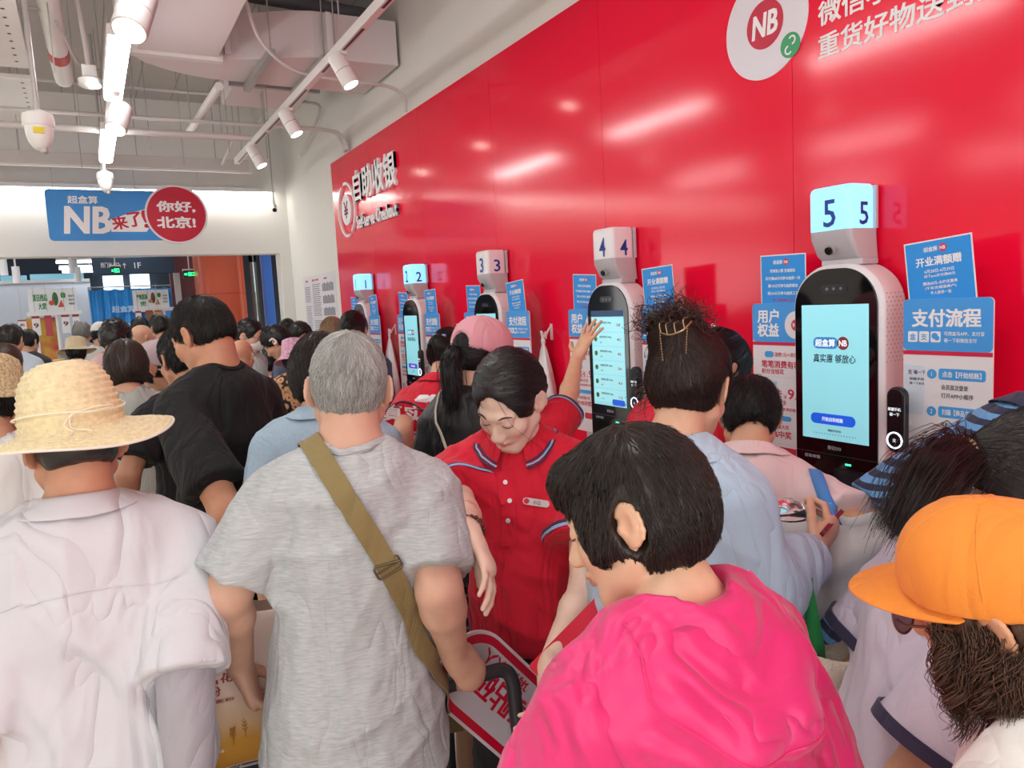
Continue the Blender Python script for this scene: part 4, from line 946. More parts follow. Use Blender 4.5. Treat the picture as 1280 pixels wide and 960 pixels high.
class Fig:
    """one person: everything in a local frame, facing +Y, feet on z=0, for a body 1.7 m tall"""
    def __init__(s, label, px, d, hd, lean=0., side=0., head=(8, 0, 0), neck=None, girth=1., shoulders=1., hs=1., skin_col='#d9a98c', group=None, twist=0., world=None, sc=None, drop=0.):
        s.d = d; s.girth = girth; s.sh = shoulders; s.skincol = skin_col; s.hs = hs
        P = np.array(world if world is not None else at(px[0], px[1], d), float)
        s.H0 = np.array([0, 0, .93]); s.Rt = rotm('X', -lean) @ rotm('Y', side) @ rotm('Z', twist)
        nk = head[0]*.45 if neck is None else neck
        s.npiv = s.T([0, -.022, 1.425])
        s.Rn = s.Rt @ rotm('X', -nk); s.hc = s.npiv + s.Rn @ np.array([0, .022, .15])
        s.Rh = s.Rt @ rotm('Z', head[1]) @ rotm('X', -head[0]) @ rotm('Y', head[2])
        s.sc = P[2]/s.hc[2] if sc is None else sc
        s.rz = -R_(hd); c, q = math.cos(s.rz), math.sin(s.rz); s.Rw = np.array([[c, -q, 0], [q, c, 0], [0, 0, 1]])
        off = s.Rw @ s.hc*s.sc; s.base = np.array([P[0]-off[0], P[1]-off[1], (P[2]-off[2]) if sc is not None else 0.])
        s.root = empty('person', s.base, s.rz, label, 'person', group)
        s.hS = [None, None]; s.hf = max(.0034, min(.011, .0021+.0013*d))/s.sc; s.hb = max(.0068, min(.022, .004+.0034*d))/s.sc
        s.fine = []; s.arms = {}
    def T(s, p): return s.H0+s.Rt @ (np.asarray(p, float)-s.H0)
    def h(s, p): return s.hc+s.Rh @ (np.asarray(p, float)*s.hs)
    def local(s, W): return (s.Rw.T @ (np.asarray(W, float)-s.base))/s.sc
    def pxl(s, x, y, d): return s.local(at(x, y, d))
    def arm(s, sd, target=None, pole=(0, -1, -.2), elbow=None, hand=None, up=.285, fo=.245):
        """sd +1 right, -1 left; target and elbow in the local frame"""
        S0 = s.T([sd*.176*s.sh, -.012, 1.352])
        if target is None: target = s.T([sd*.225*s.sh, .03, 1.375-.525])
        W = np.asarray(target, float); v = W-S0; D = np.linalg.norm(v)
        if elbow is None:
            if D > up+fo-.004: W = S0+v/D*(up+fo-.004); D = up+fo-.004; v = W-S0
            a = (up*up-fo*fo+D*D)/(2*D); hh = math.sqrt(max(up*up-a*a, 0)); u = v/D; p = np.array(pole, float); p -= u*p.dot(u); E_ = S0+u*a+N3(p)*hh
        else: E_ = np.asarray(elbow, float)
        s.arms[sd] = dict(S=S0, E=E_, W=W, hand=hand or {})
        return s
    def body(s, fat=1., detail=True, legs='t', stance=(.0, .0), tint=None, mouth=True, ears=1.):
        for sd in (1, -1):
            if sd not in s.arms: s.arm(sd)
        B = Solid(); T, h, hs, Rh = s.T, s.h, s.hs, s.Rh; g = s.girth
        # trunk inside the clothes
        B.ell(T([0, -.005, 1.25]), (.148*s.sh, .098*g, .18), .05, R=s.Rt); B.ell(T([0, 0, 1.06]), (.125*g, .09*g, .17), .05, R=s.Rt); B.ell([0, 0, .93], (.145*g, .10*g, .13), .05)
        B.cone(T([-.145*s.sh, -.012, 1.35]), T([.145*s.sh, -.012, 1.35]), .048, .048, .04)
        # neck and head
        B.ell(T([0, -.045, 1.36]), (.11*s.sh, .06, .07), .04, R=s.Rt)
        nb, nt = T([0, -.026, 1.39]), s.hc+Rh @ np.array([0, -.028, -.055])*hs
        B.cone(nb, nt, .059*fat, .053*fat, .02)
        for sd in (1, -1):
            B.cone(T([sd*.03, -.035, 1.455]), T([sd*.12*s.sh, -.022, 1.40]), .03, .03, .035)
        e = lambda c, r, k=.015, op='u', R=None: B.ell(h(c), np.array(r)*hs, k*hs, op, Rh if R is None else Rh @ R)
        c = lambda a, b, ra, rb, k=.012, op='u', **q: B.cone(h(a), h(b), ra*hs, rb*hs, k*hs, op, **q)
        e((0, -.012, .034), (.074, .095, .087)); e((0, .034, -.03), (.061, .06, .085), .02); e((0, .062, -.098), (.028, .024, .021), .02)
        for sd in (1, -1):
            c((sd*.054, .004, -.05), (sd*.018, .066, -.1), .021, .017, .02); e((sd*.037, .062, -.024), (.026, .022, .022), .02)
            if detail:
                e((sd*.030, .099, .006), (.018, .012, .0105), .010, 's'); e((sd*.030, .079, .004), (.0155, .0145, .0115), .004)
                e((sd*.0125, .100, -.036), (.0085, .010, .008), .006)
            c((sd*.012, .085, .024), (sd*.043, .072, .024), .0115, .009, .014)
            if ears:
                RE = rotm('Z', sd*26) @ rotm('X', 8)
                e((sd*.0785, -.010, -.006), (.0095, .020*ears, .033*ears), .006, R=RE); e((sd*.0885, -.004, -.002), (.008, .012, .020), .004, 's', R=RE); e((sd*.074, .006, -.008), (.006, .006, .008), .004)
                if detail: B.chain([h((sd*(.0835-.007*math.cos(q)*-1), -.011-.0185*math.cos(q)*ears, -.004+.030*math.sin(q)*ears)) for q in np.linspace(-.9, 2.6, 9)], [.0036*hs]*9, .003)
        c((0, .084, .012), (0, .106, -.030), .0075, .0115, .012); e((0, .104, -.034), (.011, .011, .009), .008)
        if detail and mouth:
            B.chain([h((-.024, .083, -.064)), h((-.010, .0935, -.060)), h((.0, .0945, -.0605)), h((.010, .0935, -.060)), h((.024, .083, -.064))], [.004*hs, .0058*hs, .0056*hs, .0058*hs, .004*hs], .005*hs)
            B.chain([h((-.02, .084, -.067)), h((0, .0925, -.0705)), h((.02, .084, -.067))], [.004*hs, .007*hs, .004*hs], .005*hs)
            B.chain([h((-.024, .0885, -.0645)), h((0, .1005, -.0655)), h((.024, .0885, -.0645))], [.0016*hs, .0022*hs, .0016*hs], .003*hs, 's')
        # arms and hands
        for sd in (1, -1):
            A = s.arms[sd]; k = fat
            B.cone(A['S'], A['E'], .049*k, .040*k, .03); 
            M = A['E']+(A['W']-A['E'])*.28; B.cone(A['E'], M, .038*k, .040*k, .02); B.cone(M, A['W'], .039*k, .0262*k, .02)
            hd_ = A['hand']; f = hd_.get('f'); f = N3(A['W']-A['E']) if f is None else N3(f); n = hd_.get('n'); n = np.array([-sd*1., .25, 0]) if n is None else np.asarray(n, float)
            kw = {q: v for q, v in hd_.items() if q not in ('f', 'n', 'k')}
            hand_ops(B, A['W'], f, n, sd > 0, hd_.get('k', .95), **kw)
            if hd_ and s.d < 4: s.fine.append((A['W']+f*.09, .105, max(.003, .0018*s.d)/s.sc))
        for sd in (1, -1):
            hx = sd*.088; B.cone([hx, 0, .9], [sd*(.095+stance[0]), .01+sd*stance[1], .5], .078*g, .052*g, .03); B.cone([sd*(.095+stance[0]), .01+sd*stance[1], .5], [sd*(.10+stance[0]), -.02+sd*stance[1], .09], .05*g, .036, .02)
        s.B = B; s.stance = stance
        fine = [(s.hc, .125*hs, s.hf)]+s.fine
        V, Q = B.mesh(s.hb*1.3, fine)
        col = np.ones((len(V), 4), np.float32); L = (V-s.hc) @ Rh/hs
        if detail:
            lips = np.exp(-((np.abs(L[:, 0])/.024)**4+((L[:, 2]+.065)/.0075)**4))*(L[:, 1] > .078)*mouth
            chk = np.exp(-(((np.abs(L[:, 0])-.042)/.022)**2+((L[:, 2]+.03)/.02)**2))*(L[:, 1] > .03)*.5
            ear = np.exp(-(((np.abs(L[:, 0])-.082)/.012)**2+((L[:, 1]+.008)/.025)**2+((L[:, 2]+.006)/.035)**2))*.5
            f = np.clip(lips, 0, 1)[:, None]; col[:, :3] *= (1-f)+f*np.array([.82, .42, .42]); f = np.clip(chk+ear, 0, 1)[:, None]; col[:, :3] *= (1-f)+f*np.array([1., .82, .78])
        if tint is not None: col[:, :3] *= tint(V, L)
        s.bodyobj = quick_mesh('body', V, Q, skin(s.skincol), s.root, True, col, s.sc)
        return s
    def hair(s, col='#17120f', vol=0., nape=-.06, side=-.01, front=.055, extra=(), name='hair', strands_n=0, flow=None, m=7, step=.012, lift=.004, jit=.35, curl=0., r0=.0009, cutface=True, earcut=True, rough=.38, grey=0., bumpy=.0012, thick=0.0, boxes=(), hatcut=None):
        """vol thickens the cap; nape and side say how low the hair hangs; extra: more shapes in head space"""
        Hs = Solid(); hs, Rh, h = s.hs, s.Rh, s.h
        e = lambda c, r, k=.015, op='u', R=None: Hs.ell(h(c), np.array(r)*hs, k*hs, op, Rh if R is None else Rh @ R)
        v = vol+.008
        e((0, -.014, .036), (.0745+v, .094+v, .087+v)); e((0, -.048, .0), (.066+v*.8, .06+v, .075+v*.5), .03)
        if side < -.03: e((0, -.02, -.01), (.072+v, .075+v, .08+v), .03)
        if cutface:
            e((0, .115, -.02+front-.055), (.072, .075, .095), .012, 's')
        Hs.plane(h((0, -.05, nape)), Rh @ np.array([0, -.25, -1.]), .012); 
        for sd in (1, -1):
            if side > -.05: Hs.ell(h((sd*.09, .045, side-.05)), np.array([.06, .065, .05])*hs, .01*hs, 's', Rh)
            if earcut: Hs.ell(h((sd*.085, -.009, -.010)), np.array([.024, .023, .037])*hs, .008*hs, 's', Rh)
        for x in extra:
            if x[0] == 'e': e(*x[1:])
            elif x[0] == 'c': Hs.cone(h(x[1]), h(x[2]), x[3]*hs, x[4]*hs, (x[5] if len(x) > 5 else .015)*hs, x[6] if len(x) > 6 else 'u')
            elif x[0] == 'chain': Hs.chain([h(p) for p in x[1]], [r*hs for r in x[2]], .012*hs)
        if hatcut is not None: Hs.plane(h((0, 0, hatcut)), Rh @ np.array([0, -.12, 1.]), .008)
        if bumpy: Hs.bump(wrinkle(int(s.d*97) % 50, bumpy, 130, (1, 1, .25)))
        fine = [(s.hc, .15*hs, s.hf*1.1)]+list(boxes)
        V, Q = Hs.mesh(s.hf*1.6, fine); s.HS = Hs
        c = np.ones((len(V), 4), np.float32); c[:, :3] *= (.85 if strands_n else 1.)
        o = quick_mesh(name, V, Q, hairmat(col, rough), s.root, True, c, s.sc)
        if strands_n:
            rg = np.random.RandomState(int(s.d*1000) % 997)
            P = V[rg.randint(0, len(V), strands_n)]+rg.randn(strands_n, 3)*.002
            P = Hs.snap(P, .0); paths = [P.copy()]; ph = rg.rand(strands_n, 1)*6.28; cd1 = rg.randn(strands_n, 3)
            J = rg.randn(strands_n, 3)*jit
            for i in range(1, m):
                G = Hs.grad(P); L = (P-s.hc) @ Rh/hs; D = np.asarray(flow(L), float) @ Rh.T
                D = D/np.maximum(np.linalg.norm(D, axis=1, keepdims=True), 1e-6)+J*(.5+.5*rg.rand(strands_n, 1))
                D -= G*(D*G).sum(1, keepdims=True); D /= np.maximum(np.linalg.norm(D, axis=1, keepdims=True), 1e-6)
                if curl:
                    side_ = np.cross(G, D); D = D+side_*np.sin(ph+i*1.3)*curl+G*np.cos(ph+i*1.3)*curl*.7
                P = P+D*step*hs; off = (lift*(i/(m-1))**1.2*(.4+1.2*rg.rand(strands_n))).astype(np.float32)
                Q2 = Hs.snap(P, off, 2); P = Q2 if not curl else P*.5+Q2*.5
                paths.append(P.copy())
            PA = np.stack(paths, 1)
            if earcut:
                Lh = (PA-s.hc) @ Rh/hs; q_ = ((np.abs(Lh[..., 0])-.085)/.03)**2+((Lh[..., 1]+.009)/.024)**2+((Lh[..., 2]+.008)/.037)**2; keep = (q_ > 1).all(1); PA = PA[keep]; strands_n = len(PA)
            V2, Q2 = strands(PA, r0)
            t = .55+.9*rg.rand(strands_n, 1)
            if grey: t = np.where(rg.rand(strands_n, 1) < grey, 1.35+.3*rg.rand(strands_n, 1), .78+.4*rg.rand(strands_n, 1))
            c2 = np.ones((strands_n, m*3, 4), np.float32); c2[:, :, :3] *= t[:, :, None]; 
            quick_mesh('hair_strands', V2, Q2, hairmat(col, rough), o, True, c2.reshape(-1, 4), s.sc)
        s.hairobj = o
        return s
    def top(s, m, ease=.012, sleeve=.55, hem=.84, name='shirt', flare=1., puff=0., neck=.0, wr=(.003, 26.), folds=(), seed=1, sm=None, cuff=None, extra=None, cut_neck=.066, neck_h=.0, boxes=(), hood=False, rib=True, h=None, neck_drop=.04, belly=0.):
        """sleeve: 0-1 along the upper arm, 1-2 along the forearm"""
        C = Solid(); T, g, e = s.T, s.girth, ease
        C.ell(T([0, -.008, 1.245]), (.158*s.sh+e, .112*g+e, .185+e*.5), .05, R=s.Rt); C.ell(T([0, 0, 1.06]), (.140*g*flare+e, .102*g*flare+e, .17), .05, R=s.Rt)
        C.ell(T([0, -.052, 1.380]), (.125*s.sh+e, .062+e, .082+e*.5), .04, R=s.Rt)
        if belly: C.ell(T([0, .05, 1.05]), (.12*g+e, .09*g+belly, .14), .05, R=s.Rt)
        C.ell(T([0, -.005, .93]), (.155*g*flare+e, .112*g*flare+e, .15), .05, R=s.Rt)
        if hem < .86: C.ell(T([0, -.005, hem+.03]), (.160*g*flare+e, .118*g*flare+e, .12), .05, R=s.Rt)
        C.cone(T([-.148*s.sh, -.012, 1.352]), T([.148*s.sh, -.012, 1.352]), .052+e*.8, .052+e*.8, .045)
        for sd in (1, -1):
            C.cone(T([sd*.03, -.034, 1.452]), T([sd*.125*s.sh, -.018, 1.405]), .033+e*.6, .033+e*.8, .035)
        C.plane(T([0, 0, hem]), s.Rt @ np.array([0, 0, -1.]), .006)
        for sd in (1, -1):
            A = s.arms[sd]; S0, E_, W = A['S'], A['E'], A['W']; r0 = .051+e*.85; SL = Solid()
            if sleeve <= 1.:
                u = E_-S0; end = S0+u*sleeve; n = N3(u); r1 = .049+e*1.3+puff; SL.cone(S0, end+n*.02, r0, r1, .04)
                SL.plane(end, n, .006)
            else:
                f = sleeve-1.; end = E_+(W-E_)*min(f, .99); n = N3(W-E_); SL.cone(S0, E_, r0, .046+e+puff, .04); SL.cone(E_, end+n*.02, .045+e+puff, (.030 if f > .8 else .038)+e*.9, .03); SL.plane(end, n, .005)
            C.group(SL, .035)
        # neck opening
        cN = T([0, -.024+neck, 1.450+neck_h]).astype(np.float32); nN = N3(s.Rt @ np.array([0, neck_drop*5, 1.])).astype(np.float32); s.cN, s.nN = cN, nN; rN = np.float32(cut_neck)
        def cutn(X, Y, Z):
            px, py, pz = X-cN[0], Y-cN[1], Z-cN[2]; a = px*nN[0]+py*nN[1]+pz*nN[2]
            return np.maximum(np.maximum(np.sqrt(np.maximum(px*px+py*py+pz*pz-a*a, 0))-rN, -a), a-np.float32(.12))
        C.ops.append((cutn, cN-.14, cN+.14, 's', .008))
        for f in folds: C.fold([T(p) for p in f[0]], f[1], f[2])
        if wr: C.bump(wrinkle(seed, wr[0], wr[1]))
        if extra: extra(C, s)
        s.C = C; hh = (h or max(.0062, min(.018, .0035+.0032*s.d)))/s.sc
        V, Q = C.mesh(hh, list(boxes)); s.topobj = quick_mesh(name, V, Q, m, s.root, True, None, s.sc)
        if rib and sleeve <= 1:  pass
        return s
    def collar_ring(s, m, r=.069, th=.0085, name='neck_rib'):
        """ribbed neckline resting on the cloth round the neck"""
        n = 40; a1 = N3(np.cross(s.nN, [1, .01, 0])); a2 = np.cross(s.nN, a1); an = np.linspace(0, 2*math.pi, n, endpoint=False); P = s.cN+r*(np.outer(np.cos(an), a1)+np.outer(np.sin(an), a2))+s.nN*.02
        for _ in range(26): d = s.C.ev(P); P = P-s.nN*np.clip(d-.001, 0, .004)[:, None]
        for _ in range(4): P = (np.roll(P, 1, 0)+2*P+np.roll(P, -1, 0))/4
        P = np.vstack([P, P[:1]]); MB().tube(P*s.sc, th*s.sc, 8, cap=False).build(name, m, s.topobj, True); return s
    def shirt_collar(s, m, name='collar', open_=28, h1=.032, h2=.036, spread=.030, r=.063, z=1.452, stripe=None):
        """folded collar standing round the neck"""
        n = 34; V = []; F = []; Ax = []
        prof = [(0., -.012, 0), (.002, h1*.6, 0), (.004, h1, 0), (.012, h1-.002, 0), (.020, h1*.45, 1), (.020+spread*.75, h1-h2*1.05, 1)]
        for i, a in enumerate(np.linspace(R_(open_), R_(360-open_), n)):
            fr = max(0., math.cos(a)); bk = max(0., -math.cos(a))
            for (dr, dz, fl) in prof:
                rr = r+dr*(1+.3*fr*fl); zz = z+dz+.006*bk-.045*fr*(.75 if dz < h1*.9 else .9)-(fl*.012*fr if dr > .03 else 0)
                V.append(s.T([rr*math.sin(a)*1.04, -.024+rr*math.cos(a)*.98+.01*fr, zz]))
        V = np.array(V); k = len(prof); lastrow = np.arange(k-1, len(V), k)
        q = s.C.snap(V[lastrow], .005, 3) if s.d < 3.5 else V[lastrow]; V[lastrow] = V[lastrow]*.35+q*.65
        for i in range(n-1):
            for j in range(k-1): F.append((i*k+j, (i+1)*k+j, (i+1)*k+j+1, i*k+j+1))
        o = mesh_obj(name, V*s.sc, F, m, s.topobj, True); md = o.modifiers.new('s', 'SOLIDIFY'); md.thickness = .003; md.offset = 0; sb = o.modifiers.new('d', 'SUBSURF'); sb.levels = 1; sb.render_levels = 1
        if stripe:
            for (mm, dz_) in stripe:
                P = V[lastrow]+(V[lastrow-1]-V[lastrow])*dz_; Nn = s.C.grad(P); Vr, Fr = ribbon(P+Nn*.0042, Nn, .0045, .001); mesh_obj('collar_stripe', np.array(Vr)*s.sc, Fr, mm, o, True)
        return s
    def bottom(s, m, kind='trousers', name=None, shorts=.06, ease=.014):
        g, st = s.girth, s.stance; L = Solid(); L.ell([0, 0, .92], (.150*g+ease*.5, .108*g+ease*.5, .13), .05)
        if kind == 'skirt':
            L.cone([0, 0, .85], [0, 0, .42], .15*g, .19*g, .05, flat=((0, 1, 0), 1.35)); L.plane([0, 0, .40], [0, 0, -1], .006)
        for sd in (1, -1):
            if kind == 'skirt': break
            hx = sd*.088; K = [sd*(.095+st[0]), .01+sd*st[1], .5]; A = [sd*(.10+st[0]), -.02+sd*st[1], .075]
            L.cone([hx, 0, .88], K, .085*g+ease*.5, .062*g+ease, .03); L.cone(K, A, .06*g+ease, .05+ease, .02)
        if kind != 'skirt': L.plane([0, 0, shorts], [0, 0, -1], .005)
        L.plane([0, 0, 1.0], [0, 0, 1], .005)
        if kind != 'skirt': L.bump(wrinkle(9, .004, 22, (1, 1, 1)))
        V, Q = L.mesh(max(.012, s.hb*1.3)); s.botobj = quick_mesh(name or kind, V, Q, m, s.root, True, None, s.sc)
        for sd in (1, -1):
            x = sd*(.10+st[0]); y = -.02+sd*st[1]; F = Solid(); F.ell([x, y+.015, .05], (.044, .07, .05), .03); F.ell([x, y+.10, .035], (.046, .085, .036), .03); F.cone([x, y, .09], [x, y, .06], .046, .05, .02); F.plane([0, 0, .012], [0, 0, -1], .003)
            V, Q = F.mesh(max(.009, s.hb)); o = quick_mesh('shoe', V, Q, SHOE, s.root, True, None, s.sc)
            P = [(x+.05*math.cos(a)*(1 if math.sin(a) > 0 else .85), y+.055+.135*math.sin(a)) for a in np.linspace(0, 2*math.pi, 22, endpoint=False)]
            b = MB().prism_z([(p[0]*s.sc, p[1]*s.sc) for p in P], 0, .014*s.sc); b.build('sole', SOLE, o)
        return s
    def strap(s, pts, m, width=.04, name='strap', surf=None, off=.003, th=.003, n=40, parent=None, obj=None, label=None, snap=True):
        P = np.array(arc(pts, max(2, n//(len(pts)-1)))); S_ = surf or s.C
        if snap:
            P = S_.snap(P, off, 5)
            for _ in range(10): P[1:-1] = (P[:-2]+P[1:-1]*2+P[2:])/4
            D_ = S_.ev(P); P = P+S_.grad(P)*np.maximum(off-D_, 0)[:, None]
        Nn = S_.grad(P, .004)
        for _ in range(3): Nn[1:-1] = (Nn[:-2]+Nn[1:-1]*2+Nn[2:])/4
        s.last = (P, Nn); V, F = ribbon(P*s.sc, Nn, width, th); o = mesh_obj(name, V, F, m, parent or s.root, True, autos=40)
        return o
    def hit(s, x, y, surf=None, back=.6):
        """first point of the cloth met along a line of sight"""
        S_ = surf or s.C; ds = np.arange(s.d-back, s.d+.5, .003); P = np.array([s.local(at(x, y, q)) for q in ds]); v = S_.ev(P); k = np.argmax(v < 0)
        return P[max(k-1, 0)] if (v < 0).any() else s.local(at(x, y, s.d))
    def print_on(s, geo, origin, u, v, m, name, parent, off=.0015, surf=None):
        """writing wrapped on the cloth: geo = (verts, faces) in X-Z; origin/u/v in the local frame"""
        u, v = N3(u), N3(v); n = np.cross(u, v); V = np.array(geo[0]); P = np.asarray(origin, float)+V[:, :1]*u+V[:, 2:3]*v+n*.12
        S_ = surf or s.C; t = np.zeros(len(P))
        for _ in range(24): 
            d = S_.ev(P)-off; P = P-n*np.clip(d, -.02, .03)[:, None]*.8
        return mesh_obj(name, P*s.sc, geo[1], m, parent)
def band(f, sd, frac, m, width, r, name, parent, th=.003):
    """a ring round a limb, laid on the cloth if it has a sleeve there; frac 0-1 upper arm, 1-2 forearm"""
    A = f.arms[sd]; a, b = (A['S'], A['E']) if frac <= 1 else (A['E'], A['W']); q = frac if frac <= 1 else frac-1
    n = N3(b-a); c = a+(b-a)*q; a1 = N3(np.cross(n, [.3, 1, .2])); a2 = np.cross(n, a1); N_ = 44; an = np.linspace(0, 2*math.pi, N_, endpoint=False)
    D = np.outer(np.cos(an), a1)+np.outer(np.sin(an), a2); surf = f.C if r > .045 else f.B
    T_ = np.linspace(.018, .125, 54); P = c+D[:, None, :]*T_[None, :, None]; v = surf.ev(P.reshape(-1, 3)).reshape(N_, -1); out = v > 0
    rad = np.where(out.any(1), T_[np.argmax(out, 1)], .125); rad = np.minimum(rad, np.median(rad)*1.22)
    for _ in range(2): rad = (np.roll(rad, 1)+2*rad+np.roll(rad, -1))/4
    V = []; F = []
    for k in range(N_):
        for dz, dr in ((-.5, .0012), (.5, .0012), (.5, .0012+th), (-.5, .0012+th)): V.append((c+D[k]*(rad[k]+dr-.001)+n*width*dz)*f.sc)
    for k in range(N_):
        for q in range(4): F.append((4*k+q, 4*k+(q+1) % 4, 4*((k+1) % N_)+(q+1) % 4, 4*((k+1) % N_)+q))
    return mesh_obj(name, V, F, m, parent, True, autos=40)
def down(L): d = np.zeros_like(L); d[:, 2] = -1; d[:, 1] = -.25; return d
def whorl(c):
    c = np.array(c)
    def f(L): d = L-c; d[:, 2] -= .01; return d
    return f

# ------------------------------------------------------------------ things worn on the head
def hmesh(f, mb, name, m, parent, smooth=True, autos=50, solid=0., sub=0):
    o = mesh_obj(name, np.array([f.h(v) for v in mb.v])*f.sc, mb.f, m, parent, smooth, autos=autos)
    if solid: md = o.modifiers.new('s', 'SOLIDIFY'); md.thickness = solid; md.offset = 0
    if sub: md = o.modifiers.new('d', 'SUBSURF'); md.levels = sub; md.render_levels = sub
    return o
def hsolid(f, S_, name, m, parent, h=None):
    V, Q = S_.mesh((h or f.hf*1.4)); return quick_mesh(name, V, Q, m, parent, True, None, f.sc)
def cap(f, m, peak=1., yaw=0., tilt=0., open_back=False, brim_m=None, drop=.018, big=1., brimlen=.078, z0=.018, droop=.022):
    """peaked cap: domed crown, stiff curved peak, button, seams"""
    Rz = rotm('Z', yaw) @ rotm('X', tilt); t = lambda p: Rz @ (np.asarray(p, float)-[0, 0, .04])+[0, 0, .04]
    K = Solid(); hs = f.hs; R0 = f.Rh @ Rz
    K.ell(f.h(t((0, -.012, .036))), np.array([.088, .108, .098])*hs*big, .01, R=R0); K.ell(f.h(t((0, .03, .045))), np.array([.078, .075, .085])*hs*big, .03, R=R0)
    K.plane(f.h(t((0, 0, z0))), R0 @ np.array([0, .12, -1.]), .004)
    if open_back: K.ell(f.h(t((0, -.125, .018))), np.array([.036, .05, .038])*hs, .006, 's', R=R0)
    V, Q = K.mesh(f.hf*1.5); c = quick_mesh('cap', V, Q, m, f.root, True, None, f.sc)
    b = MB(); n, k = 22, 6
    for i in range(n+1):
        a = R_(-78+156*i/n); s_, c_ = math.sin(a), math.cos(a)
        for j in range(k+1):
            u = j/k; x = (.081+.022*u*abs(c_)**.5)*s_*big; y = (-.012+(.100+brimlen*u*max(0, c_)**.4)*c_)*big; z = z0+.014-drop*(s_*s_)*1.3-(droop*u*max(0, c_)) - .012*max(0, abs(s_)-.6)
            b.v.append(tuple(t((x, y, z))))
    for i in range(n):
        for j in range(k): b.f.append((i*(k+1)+j, (i+1)*(k+1)+j, (i+1)*(k+1)+j+1, i*(k+1)+j+1))
    o = hmesh(f, b, 'peak', brim_m or m, c, True, 60, .0035, 1)
    b = MB()
    for j in range(1, 6):
        pts = []
        for i in range(n+1):
            a = R_(-62+124*i/n); s_, c_ = math.sin(a), math.cos(a); u = j/6
            pts.append(f.h(t(((.081+.022*u*abs(c_)**.5)*s_*big, (-.012+(.100+brimlen*u*max(0, c_)**.4)*c_)*big, z0+.014-drop*(s_*s_)*1.3-(droop*u*max(0, c_))-.012*max(0, abs(s_)-.6)+.0016)))*f.sc)
        b.tube(pts, .0006, 4)
    b.build('stitching', brim_m or m, o, True)
    top = f.h(t((0, -.008, .036+.098*big)))*f.sc; ax = R0 @ np.array([0, 0, 1.])
    MB().tube([top-ax*.003, top+ax*.002, top+ax*.004], [.008, .008, .004], 12).build('button', m, c, True)
    b = MB()
    for q in range(6):
        a0 = R_(60*q+30); P = []
        for w in np.linspace(.12, 1.45, 12): P.append(t((.089*math.sin(w)*math.sin(a0), -.012+.109*math.sin(w)*math.cos(a0), .036+.099*math.cos(w))))
        P = K.snap(np.array([f.h(p) for p in P]), .0, 3); b.tube(P*f.sc, .0012, 4)
    b.build('seam', m, c, True)
    return c
def brim_hat(f, prof, m, name='sun_hat', tilt=(0, 0), wave=0., n=64, z=.03, y=-.012, solid=.003, scx=.92):
    """prof: (radius, height) from the crown top to the brim edge, in head space"""
    Rt_ = rotm('X', tilt[0]) @ rotm('Y', tilt[1]); b = MB(); rm = max(p[0] for p in prof)
    for r, zz in prof:
        for k in range(n):
            a = 2*math.pi*k/n; e = max(0, (r-.095)/(rm-.095+1e-6)); p = np.array([r*math.cos(a)*(scx+(1-scx)*e), r*math.sin(a), zz+wave*e*(math.sin(2*a+.7)+.6*math.sin(3*a+2))])
            b.v.append(tuple(Rt_ @ p+[0, y, z]))
    for i in range(len(prof)-1):
        for k in range(n): b.f.append((i*n+k, (i+1)*n+k, (i+1)*n+(k+1) % n, i*n+(k+1) % n))
    b.f.append(tuple(range(n)))
    return hmesh(f, b, name, m, f.root, True, 75, solid)
def curls(f, roots, dirs, length, rad, turns, col, parent, r0=.0012, m=22, name='curls', sag=.0, rg=None, spread=1., lock=1, lockr=.004):
    """corkscrew locks; roots and dirs in head space"""
    rg = rg or np.random.RandomState(5); R0 = np.asarray(roots, float); D = np.asarray(dirs, float); D /= np.linalg.norm(D, axis=1, keepdims=True); n = len(R0)
    A = np.cross(D, [.3, .2, .9]); A /= np.linalg.norm(A, axis=1, keepdims=True); B_ = np.cross(D, A); T_ = np.linspace(0, 1, m); L = length*(.6+.8*rg.rand(n)); ph = rg.rand(n)*6.28; tn = turns*(.6+.8*rg.rand(n)); ra = rad*(.5+rg.rand(n)); P = []
    if lock > 1:
        rep = lambda a: np.repeat(a, lock, 0); R0, D, A, B_, L, ph, tn, ra = map(rep, (R0, D, A, B_, L, ph, tn, ra)); n *= lock; R0 = R0+rg.randn(n, 3)*lockr; L = L*(.85+.3*rg.rand(n)); ph = ph+rg.randn(n)*.25; ra = ra*(.8+.4*rg.rand(n))
    for t in T_:
        a = ph+6.28*tn*t; q = R0+D*(L*t)[:, None]+A*(ra*np.cos(a)*min(1, 3*t+.1))[:, None]+B_*(ra*np.sin(a)*min(1, 3*t+.1))[:, None]; q[:, 2] -= sag*t*t*L*8; P.append(f.hc+(q*f.hs) @ f.Rh.T)
    V, Q = strands(np.stack(P, 1), r0, .5); t = .55+.9*rg.rand(n, 1); c = np.ones((n, m*3, 4), np.float32); c[:, :, :3] *= t[:, :, None]
    return quick_mesh(name, V, Q, hairmat(col), parent, True, c.reshape(-1, 4), f.sc)
def lash(f, parts, col, name, parent, r=.0011):
    """fine dark lines on the face: paths in head space laid on the skin"""
    b = MB()
    for pts, rr in parts:
        P = np.array([f.h(p) for p in arc(pts, 4)]); P = f.B.snap(P, rr*.3, 3); b.tube(P*f.sc, [rr*(.35+.65*math.sin(math.pi*(i+.6)/(len(P)+.2))) for i in range(len(P))], 6)
    return b.build(name, mat('line_'+col.strip('#'), col, .6), parent, True)
